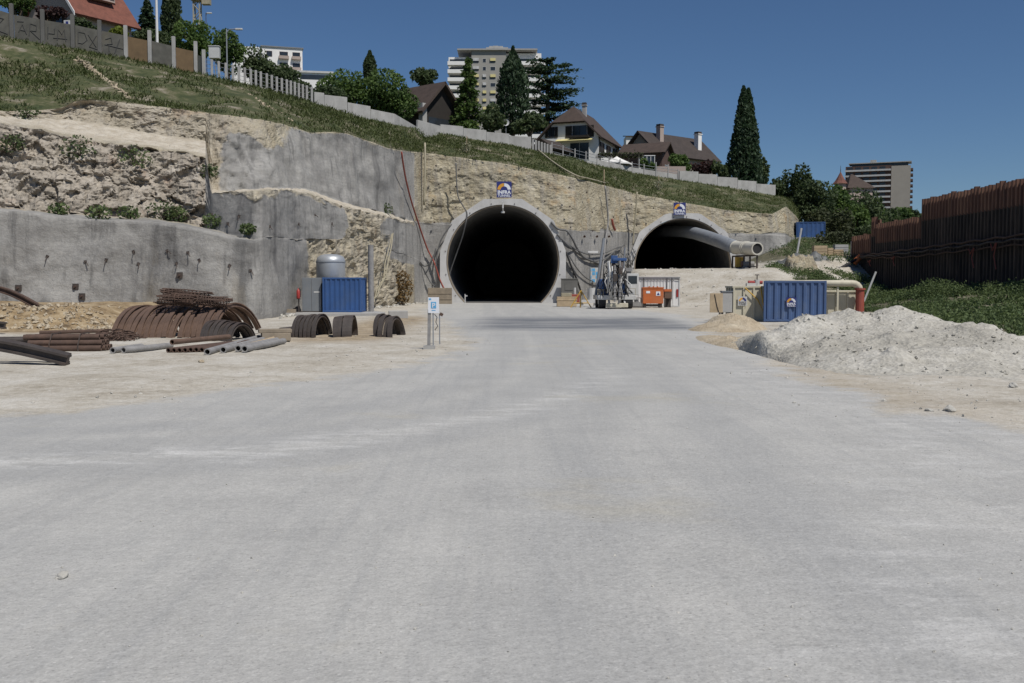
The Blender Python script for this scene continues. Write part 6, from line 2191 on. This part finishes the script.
# ---------------------------------------------------------------- houses
def house(name, label, org, rz, w, l, eave, ridge, mw, mr, hip=0.0, over=.6, wins=(), thick=.22, cat='house', base=1.5, gable_mat=None):
    t = thing(name, label, cat, org, rz)
    mb = MB()
    zc = lambda x_: eave + (ridge - eave) * (1 - abs(x_ - w / 2) / (w / 2))
    xh = w / 2 * hip
    zh = zc(xh) if hip else ridge
    # walls as one shell (front and back gables follow the roof)
    if hip:
        fp = [(0, -base), (w, -base), (w, eave), (w - w / 2 + xh if False else w - (w / 2 - (w / 2 - xh)) , 0)]
        fp = [(0, -base), (w, -base), (w, eave), (w - (w / 2 - (w / 2 - xh)), zh), ((w / 2 - (w / 2 - xh)), zh), (0, eave)]
    else:
        fp = [(0, -base), (w, -base), (w, eave), (w / 2, ridge), (0, eave)]
    k_ = len(fp)
    d_ = .12
    vs = [(x_, 0, z_ - (d_ if z_ > eave - .01 else 0)) for x_, z_ in fp] + [(x_, l, z_ - (d_ if z_ > eave - .01 else 0)) for x_, z_ in fp]
    fs = [tuple(range(k_)), tuple(range(2 * k_ - 1, k_ - 1, -1))] + [(i, (i + 1) % k_, (i + 1) % k_ + k_, i + k_)[::-1] for i in range(k_)]
    mb.add(vs, fs)
    mb.build('wall', mw, t)
    slope = (ridge - eave) / (w / 2)
    o_ = over
    ze = eave - o_ * slope
    rf = MB()
    hy = w / 2 * hip * 0 + (w / 2 - xh) * .75 if hip else -o_
    def xz(x_):
        return zc(x_) if 0 <= x_ <= w else eave - (-x_ if x_ < 0 else x_ - w) * slope
    if hip:
        xl, xr = xh, w - xh
        rf.slab([(-o_, l + o_, ze), (-o_, -o_, ze), (xl, -o_, zh), (w / 2, hy, ridge), (w / 2, l + o_, ridge)], thick)
        rf.slab([(w + o_, -o_, ze), (w + o_, l + o_, ze), (w / 2, l + o_, ridge), (w / 2, hy, ridge), (xr, -o_, zh)], thick)
        rf.slab([(xl, -o_, zh), (xr, -o_, zh), (w / 2, hy, ridge)], thick)
    else:
        rf.slab([(-o_, l + o_, ze), (-o_, -o_, ze), (w / 2, -o_, ridge), (w / 2, l + o_, ridge)], thick)
        rf.slab([(w + o_, -o_, ze), (w + o_, l + o_, ze), (w / 2, l + o_, ridge), (w / 2, -o_, ridge)], thick)
    roof = rf.build('roof', mr, t)
    for wn in wins:
        face, u0, z0, ww, wh = wn[:5]
        shut = len(wn) > 5
        fr_ = MB(); gl = MB(); sh_ = MB()
        def put(m, u, v, du, dv, out, th=.06):
            if face == 'front':
                m.bb((u, -out - th, v), (u + du, -out, v + dv))
            elif face == 'right':
                m.bb((w + out, u, v), (w + out + th, u + du, v + dv))
            else:
                m.bb((-out - th, u, v), (-out, u + du, v + dv))
        put(fr_, u0, z0, ww, wh, .004, .05)
        put(gl, u0 + .08, z0 + .08, ww / 2 - .12, wh - .16, .057, .01)
        put(gl, u0 + ww / 2 + .04, z0 + .08, ww / 2 - .12, wh - .16, .057, .01)
        fo = fr_.build('window', M['dirty_white'] if not shut else M['dark_wood'], t)
        gl.build('pane', M['glass'], fo)
        if shut:
            put(sh_, u0 - ww * .5, z0, ww * .46, wh, .004, .06)
            sh2 = MB()
            put(sh2, u0 + ww * 1.04, z0, ww * .46, wh, .004, .06)
            sh_.build('shutter', M['dark_wood'], fo)
            sh2.build('shutter', M['dark_wood'], fo)
    return t, roof
def chimney(roof, x_, y_, z0, z1, mat, s=.7):
    m = MB().bb((x_ - s / 2, y_ - s / 2, z0), (x_ + s / 2, y_ + s / 2, z1))
    m.bb((x_ - s / 2 - .1, y_ - s / 2 - .1, z1 + .002), (x_ + s / 2 + .1, y_ + s / 2 + .1, z1 + .14))
    c_ = m.build('chimney', mat, roof)
    MB().bb((x_ - s / 2, y_ - s / 2, z1 + .143), (x_ + s / 2, y_ + s / 2, z1 + .5)).build('cowl', M['dark_steel'], c_)

# white house with brown half-hipped roof
zg = hz(570, 150)
e_ = P(598, 133, 150).z - zg; rd_ = P(575, 104.5, 152).z - zg
t, rf = house('white_house', 'white house with brown half-hipped roof behind the garden fence', (X(598, 150) - 8.5, 153.1, zg), R(-20), 9, 13, e_, rd_, M['plaster'], M['tile_brown'], hip=.4, over=.7,
              wins=[('front', 1.2, e_ - .35, 1.0, 1.6, 1), ('front', 5.0, e_ - .5, 2.2, 1.75, 1), ('front', 4.6, .3, 3.0, 2.6), ('front', 2.6, .5, .9, 1.6),
                    ('right', 1.4, 1.5, 1.3, 1.5, 1), ('right', 5.2, 1.5, 1.3, 1.5, 1), ('right', 9.2, 1.5, 1.3, 1.5, 1)])
chimney(rf, 5.3, 5.4, rd_ - 1.4, rd_ + .55, M['pale_concrete'], .6)
MB().bb((4.6, -.95, e_ - .62), (7.8, -.06, e_ - .5)).bb((4.6, -.95, e_ - .5), (7.8, -.9, e_ - .3)).build('balcony', M['dark_wood'], t)
MB().slab([(2.6, -1.2, 3.1), (8.2, -1.2, 3.1), (8.2, -.02, 3.5), (2.6, -.02, 3.5)], .06).build('awning', M['shade_yellow'], t)
MB().tube([(9.12, .2, e_ - .3), (9.12, .2, -.5)], .07, 6).build('downpipe', M['dark_wood'], t)
# lean-to left of it
zl = hz(545, 148)
t, rf = house('garden_shed', 'low shed with a dark sloping roof left of the white house', (X(531, 146), 146, zl), R(-35), 4.0, 4, P(0, 149, 146).z - zl, P(0, 140, 146).z - zl, M['dark_wood'], M['tile_dark'], over=.5, cat='shed')
# pergola and parasol
Yp = 143
zp_ = hz(628, Yp)
t = thing('pergola', 'timber pergola with climbing plants right of the white house', 'pergola', (X(600, Yp + 3), Yp + 3, zp_))
for i in range(5):
    MB().box((i * 1.35, 0, 1.35), (.14, .14, 2.7)).build('post', M['dark_wood'], t)
f = MB()
for yy in (0, 2.2):
    f.box((2.9, yy, 2.78), (6.9, .14, .16))
for i in range(11):
    f.box((-.3 + i * .63, 1.1, 2.93), (.1, 2.8, .12))
f.build('beams', M['dark_wood'], t)
lv = Leaves(random.Random(9))
rr_ = random.Random(10)
for q in range(700):
    lv.leaf(Vector((rr_.uniform(-.3, 6.2), rr_.uniform(-.3, 2.4), 2.9 + rr_.gauss(0, .2))), .3 * rr_.uniform(.5, 1.2))
lv.build('climber', L['olive'], t)
t = thing('parasol', 'wide white parasol in the garden of the white house', 'parasol', (X(616, 141.5), 141.5, hz(616, 141.5) - .2))
zt_ = P(0, 156.3, 141.5).z - t.location.z
mb = MB().lathe([(.02, zt_), (.5, zt_ - .28), (2.15, zt_ - 1.0), (2.15, zt_ - 1.2), (2.1, zt_ - 1.05), (.5, zt_ - .34), (.02, zt_ - .06)], 8)
mb.build('canopy', M['canvas'], t)
MB().tube([(0, 0, 0), (0, 0, zt_ + .05)], .04, 6).build('pole', M['wood'], t)
# long brown-roofed house
zg = hz(650, 166)
t, rf = house('brown_roofed_house', 'long low house with dark brown roof and two pale chimneys', (X(622, 170), 170, zg), R(-50), 8, 14.5, P(709, 157, 172).z - zg, P(641, 131, 167).z - zg, M['beige_render'], M['tile_dark'], over=.8,
              wins=[('front', 1.5, 1.2, 1.2, 1.3), ('front', 4.6, 1.2, 1.6, 1.4), ('right', 2, 1.0, 1.6, 1.3), ('right', 6, 1.0, 1.6, 1.3)])
rz_ = P(641, 131, 167).z - zg
chimney(rf, 5.4, 3.2, rz_ - 1.8, rz_ + .75, M['pink_plaster'], .9)
chimney(rf, 6.2, 12.0, rz_ - 2.6, rz_ + .25, M['plaster'], .9)
zg = hz(655, 156)
t, rf = house('garage_house', 'small brown-roofed garage before the long brown roofed house', (X(661, 155), 155, zg), R(66), 5.5, 6.5, P(0, 151, 156).z - zg, P(0, 141.5, 157).z - zg, M['brown_render'], M['tile_brown'], over=.6, wins=[('front', 1.6, .3, 2.2, 1.8)])
Yw = 151
t = thing('conservatory', 'small glazed conservatory behind the parasol', 'conservatory', (X(638, Yw), Yw, hz(640, Yw)))
zc_ = P(0, 156, Yw).z - t.location.z
MB().bb((0, 0, 0), (2.4, 2.0, zc_ * .4)).build('base_wall', M['plaster'], t)
MB().bb((.05, .05, zc_ * .4 + .003), (2.35, 1.95, zc_)).build('pane', M['glass'], t)
f = MB()
for i in range(5):
    f.bb((i * .58, -.03, zc_ * .4), (i * .58 + .08, .04, zc_))
f.bb((-.05, -.06, zc_ + .003), (2.45, 2.05, zc_ + .12))
f.build('frame', M['white'], t)
o = MB().bb((0, 0, -1), (4.2, .25, 1.6)).build('garden_wall', M['pink_plaster'], None)
o.location = (X(656, 147), 147, hz(660, 147))
tag(o, 'short pinkish garden wall right of the conservatory', 'wall')
o = MB().slab([(0, 0, 0), (1.0, 0, .35), (1.0, 1, .35), (0, 1, 0)], .06).tube([(.1, .5, 0), (.1, .5, -1.4)], .05, 5).build('solar_panel', M['white'], None)
o.location = P(769, 187, 153)
tag(o, 'tilted white panel at the end of the stepped wall below the twin cypress', 'panel')
# barn
zg = hz(440, 136)
t, rf = house('barn', 'old barn with brown tiled roof and dark open gable', (X(423, 134), 134, zg), R(50), 7.2, 7.5, P(0, 108, 136).z - zg, P(0, 82.5, 137).z - zg, M['dark_wood'], M['tile_brown'], over=.9, thick=.3, cat='barn')
MB().bb((-.35, -.45, -1.5), (.45, .3, P(0, 106, 136).z - zg)).build('stone_pillar', M['concrete'], t)
MB().bb((1.2, -.02, -1), (6.2, -.002, 2.3)).build('opening_shade', M['glass'], t)  # flat dark panel put in as the shade of the open gable
# red roofed house at the left
zg = hz(80, 100) - .3
t, rf = house('red_roofed_house', 'house with red tiled roof and dormer behind the graffiti fence', (0, 0, 0), 0, 9, 6.2, 5.4, 10.6, M['pink_plaster'], M['tile_red'], over=.7, wins=[('right', 1.5, 2.0, 1.2, 1.4, 1), ('front', 5.5, 3.2, 1.2, 1.5, 1), ('front', 2.2, 3.2, 1.2, 1.5, 1)])
RZ = R(-34)
ca_, sa_ = math.cos(RZ), math.sin(RZ)
corner = Vector((X(83, 100.5), 100.5, P(83, 13, 100.5).z + .6 - 5.4))   # right front corner of the walls
t.location = (corner.x - 9 * ca_, corner.y - 9 * sa_, corner.z)
t.rotation_euler = (0, 0, RZ)
# white bargeboard and dormer
MB().slab([(9.75, -.74, 5.4 - .75 * 1.155 - .2), (9.75, -.74, 5.4 - .75 * 1.155 + .18), (4.5, -.74, 10.78), (4.5, -.74, 10.4)], .08).build('bargeboard', M['white'], rf)
dm = MB().bb((6.2, 1.8, 6.9), (8.5, 4.7, 9.0)).build('dormer', M['pink_plaster'], rf)
MB().bb((5.4, 1.5, 9.003), (8.9, 5.0, 9.2)).build('dormer_roof', M['dark_steel'], rf)
MB().bb((8.503, 2.45, 7.3), (8.56, 4.05, 8.7)).build('dormer_window', M['glass'], rf)
MB().bb((8.503, 1.9, 7.2), (8.6, 2.4, 8.8)).build('dormer_shutter', M['dirty_white'], rf)
MB().bb((8.503, 4.1, 7.2), (8.6, 4.6, 8.8)).build('dormer_shutter', M['dirty_white'], rf)
o = MB().bb((-.3, 0, -1.6), (.3, .05, 0.25)).box((0, -.03, 0), (.45, .03, .4)).build('blue_sign', M['dirty_white'], None)
o.location = P(67, 23, 93)
MB().box((.02, -.05, .02), (.24, .02, .24)).build('blue_mark', M['sign_blue'], o)
tag(o, 'little white sign with a dark blue mark by the fifth fence post', 'sign')

# ---------------------------------------------------------------- apartment blocks
def block(name, label, org, rz, w, d, h, mat, cat='apartment block'):
    t = thing(name, label, cat, org, rz)
    MB().bb((0, 0, 0), (w, d, h)).build('wall', mat, t)
    return t
# white block with lower wing
Ya = 270
zg = hz(280, Ya) - 2
zt_ = P(0, 46.5, Ya).z - zg
t = block('apartment_block', 'white apartment block with three window rows above the dark trees', (X(265, Ya), Ya, zg), R(16), 10.6, 14, zt_, M['plaster'])
MB().bb((-.3, -.3, zt_ + .002), (10.9, 14.3, zt_ + .3)).build('roof', M['grey_paint'], t)
for r_ in range(4):
    for x_, ww in ((1.2, 1.5), (4.6, 2.2), (8.0, 2.0)):
        fo = MB().bb((x_, -.04, zt_ - 2.5 - r_ * 2.9), (x_ + ww, -.004, zt_ - 1.0 - r_ * 2.9)).build('window', M['brown_render'], t)
        MB().bb((x_ + .1, -.055, zt_ - 2.4 - r_ * 2.9), (x_ + ww - .1, -.042, zt_ - 1.1 - r_ * 2.9)).build('pane', M['glass'], fo)
        if x_ > 4:
            MB().bb((x_ - .2, -.9, zt_ - 3.0 - r_ * 2.9), (x_ + ww + .2, -.06, zt_ - 2.2 - r_ * 2.9)).build('balcony', M['pink_plaster'], t)
t = block('apartment_block', 'long side wing receding left of the white apartment block', (X(238, Ya + 10), Ya + 8, zg), R(8), 7.2, 12, P(0, 46, Ya + 8).z - zg, M['plaster'])
t = block('flat_roof_wing', 'low white flat-roofed building right of the white apartment block', (X(302, Ya), Ya - 2, zg), R(10), 9, 10, P(0, 74, Ya).z - zg, M['plaster'], cat='building')
zt_ = P(0, 74, Ya).z - zg
MB().bb((-.2, -.3, zt_ + .002), (9.3, 10.3, zt_ + .5)).build('roof', M['dirty_white'], t)
MB().bb((.6, -.04, zt_ - 1.7), (8.4, -.003, zt_ - .5)).build('window_band', M['glass'], t)

# grey tower block
Yt = 346
s_ = Yt / F
zg = hz(500, Yt) - 25
zr = lambda py: P(0, py, Yt).z - zg
xr = lambda px: (px - 478) * s_
t = thing('tower_block', 'tall grey tower block with yellow blinds and white balconies', 'tower block', (X(478, Yt), Yt, zg))
MB().bb((xr(472), 0, 0), (xr(506), 18, zr(50.5))).build('wall', M['grey_render'], t)
MB().bb((xr(449), 2.5, 0), (xr(472) - .01, 18, zr(55.5))).build('wall', M['plaster'], t)
MB().bb((xr(506) + .01, 2.0, 0), (xr(541), 18, zr(52))).build('wall', M['plaster'], t)
MB().bb((xr(458), -.8, zr(50.5) + .002), (xr(537), 18.5, zr(49))).build('roof', M['pale_concrete'], t)
MB().bb((xr(486), 4, zr(49) + .003), (xr(508), 12, zr(44.5))).bb((xr(489), 5, zr(44.5)), (xr(503), 10, zr(42.5))).bb((xr(493), 6, zr(42.5)), (xr(498), 9, zr(41.5))).build('roof_house', M['concrete'], t)
r2 = random.Random(2)
for i in range(15):
    py_ = 58.5 + i * 8.1
    z_ = zr(py_ + 4)
    for px_, ww in ((473.5, 2.0), (483, 1.2), (490.5, 1.8)):
        x_ = xr(px_)
        if px_ == 473.5 or r2.random() < .62:
            mt = M['shade_yellow'] if r2.random() < .5 else M['dirty_white']
            fo = MB().bb((x_, -.05, z_), (x_ + ww, -.004, z_ + 1.35)).build('window', M['glass'], t)
            MB().bb((x_, -.4, z_ + .5), (x_ + ww, -.06, z_ + 1.4)).build('blind', mt, fo)
        else:
            fo = MB().bb((x_, -.05, z_), (x_ + ww, -.004, z_ + 1.35)).build('window', M['dirty_white'], t)
            MB().bb((x_ + .1, -.07, z_ + .1), (x_ + ww - .1, -.053, z_ + 1.25)).build('pane', M['glass'], fo)
    zb_ = zr(py_ + 6.6)
    for a_, b_ in ((449, 471.5), (507, 545)):
        bal = MB().bb((xr(a_) - .2, -.4, zb_), (xr(b_), 2.2, zb_ + .2)).bb((xr(a_) - .2, -.4, zb_ + .2), (xr(b_), -.25, zb_ + 1.25)).build('balcony', M['plaster'], t)
        MB().bb((xr(a_) + .4, 1.96 if a_ > 500 else 2.46, zb_ + .25), (xr(b_) - 1.6, 1.99 if a_ > 500 else 2.49, zb_ + 2.5)).build('balcony_glazing', M['glass'], bal)

# far right block
Yt = 520
s_ = Yt / F
zg = 0.0
zr2 = lambda py: P(0, py, Yt).z
org = X(889, Yt)
t = thing('tower_block', 'far right tower block with red brown balcony rows and a plain beige wall', 'tower block', (org, Yt, 0), R(-22))
WL = 22.5
MB().bb((-WL, 0, 0), (-.01, 11, zr2(165))).build('wall', M['brown_render'], t)
MB().bb((0, -.6, 0), (9.2, 11, zr2(166))).build('end_wall', M['beige_render'], t)
MB().bb((-WL + 3, 1.5, zr2(165) + .003), (8, 9, zr2(162.5))).build('penthouse', M['glass'], t)
MB().bb((-WL + 1.5, -.2, zr2(162.5) + .003), (9.6, 10, zr2(161.6))).bb((-WL + 12, 3, zr2(161.6)), (-WL + 15, 6, zr2(158.5))).build('roof', M['concrete'], t)
for i in range(11):
    zb_ = zr2(170.5 + i * 5.4)
    bal = MB().bb((-WL - .2, -1.7, zb_), (-.2, -.02, zb_ + .25)).bb((-WL - .2, -1.7, zb_ + .25), (-.2, -1.55, zb_ + .85)).build('balcony', M['dirty_white'], t)
    wb = MB()
    for q in range(5):
        wb.bb((-WL + .8 + q * 4, -.05, zb_ + .3), (-WL + 3.6 + q * 4, -.004, zb_ + 2.3))
    wb.build('glazing', M['glass'], bal)
    MB().bb((9.21, 1.0, zb_), (10.4, 9.5, zb_ + 1.0)).build('side_balcony', M['brown_render'], t)

# turret house
Yq = 300
zg = P(0, 205, Yq).z
t = thing('turret_house', 'house with red brown pyramid roof and a pointed turret', 'house', (X(838.5, Yq), Yq, zg - 6))
b_ = zg - 6
zq = lambda py: P(0, py, Yq).z - b_
s_ = Yq / F
n = 8
MB().tube([(0, 0, 0), (0, 0, zq(183))], 1.7, n).build('turret_wall', M['pink_plaster'], t)
mb = MB().lathe([(2.35, zq(184)), (1.5, zq(180.5)), (.7, zq(176)), (.03, zq(171.5))], n)
mb.build('turret_roof', tiles('turret_tiles', (.15, .062, .045)), t)
MB().tube([(0, 0, zq(172)), (0, 0, zq(165.5))], [.12, .04], 6).build('finial', M['dark_steel'], t)
x0_, x1_ = (846 - 838.5) * s_, (872 - 838.5) * s_
MB().bb((x0_ + .6, 0, 0), (x1_ - .3, 9, zq(187.5))).build('wall', M['pink_plaster'], t)
mb = MB()
xa_, xb_ = (853.5 - 838.5) * s_, (856 - 838.5) * s_
ze, zt_ = zq(188), zq(172.5)
mb.add([(x0_ - .3, -.7, ze), (x1_ + .3, -.7, ze), (x1_ + .3, 9.7, ze), (x0_ - .3, 9.7, ze), (xa_, 4.2, zt_), (xb_, 4.8, zt_)], [(0, 1, 5, 4), (1, 2, 5), (2, 3, 4, 5), (3, 0, 4), (0, 3, 2, 1)])
mb.build('roof', M['tile_brown'], t)
# far roofs behind the long brown roof
t = thing('far_house', 'tiny far building with a pale roof between white house and brown roof', 'building', (X(620, 230), 230, hz(622, 230) - 4))
hh_ = P(0, 136, 230).z - t.location.z
MB().bb((1.2, 0, 0), (4.6, 5, hh_)).build('wall', M['plaster'], t)
MB().slab([(1, -.4, hh_ + .01), (5, -.4, hh_ + .01), (5, 5, hh_ + .8), (1, 5, hh_ + .8)], .2).build('roof', M['tile_brown'], t)
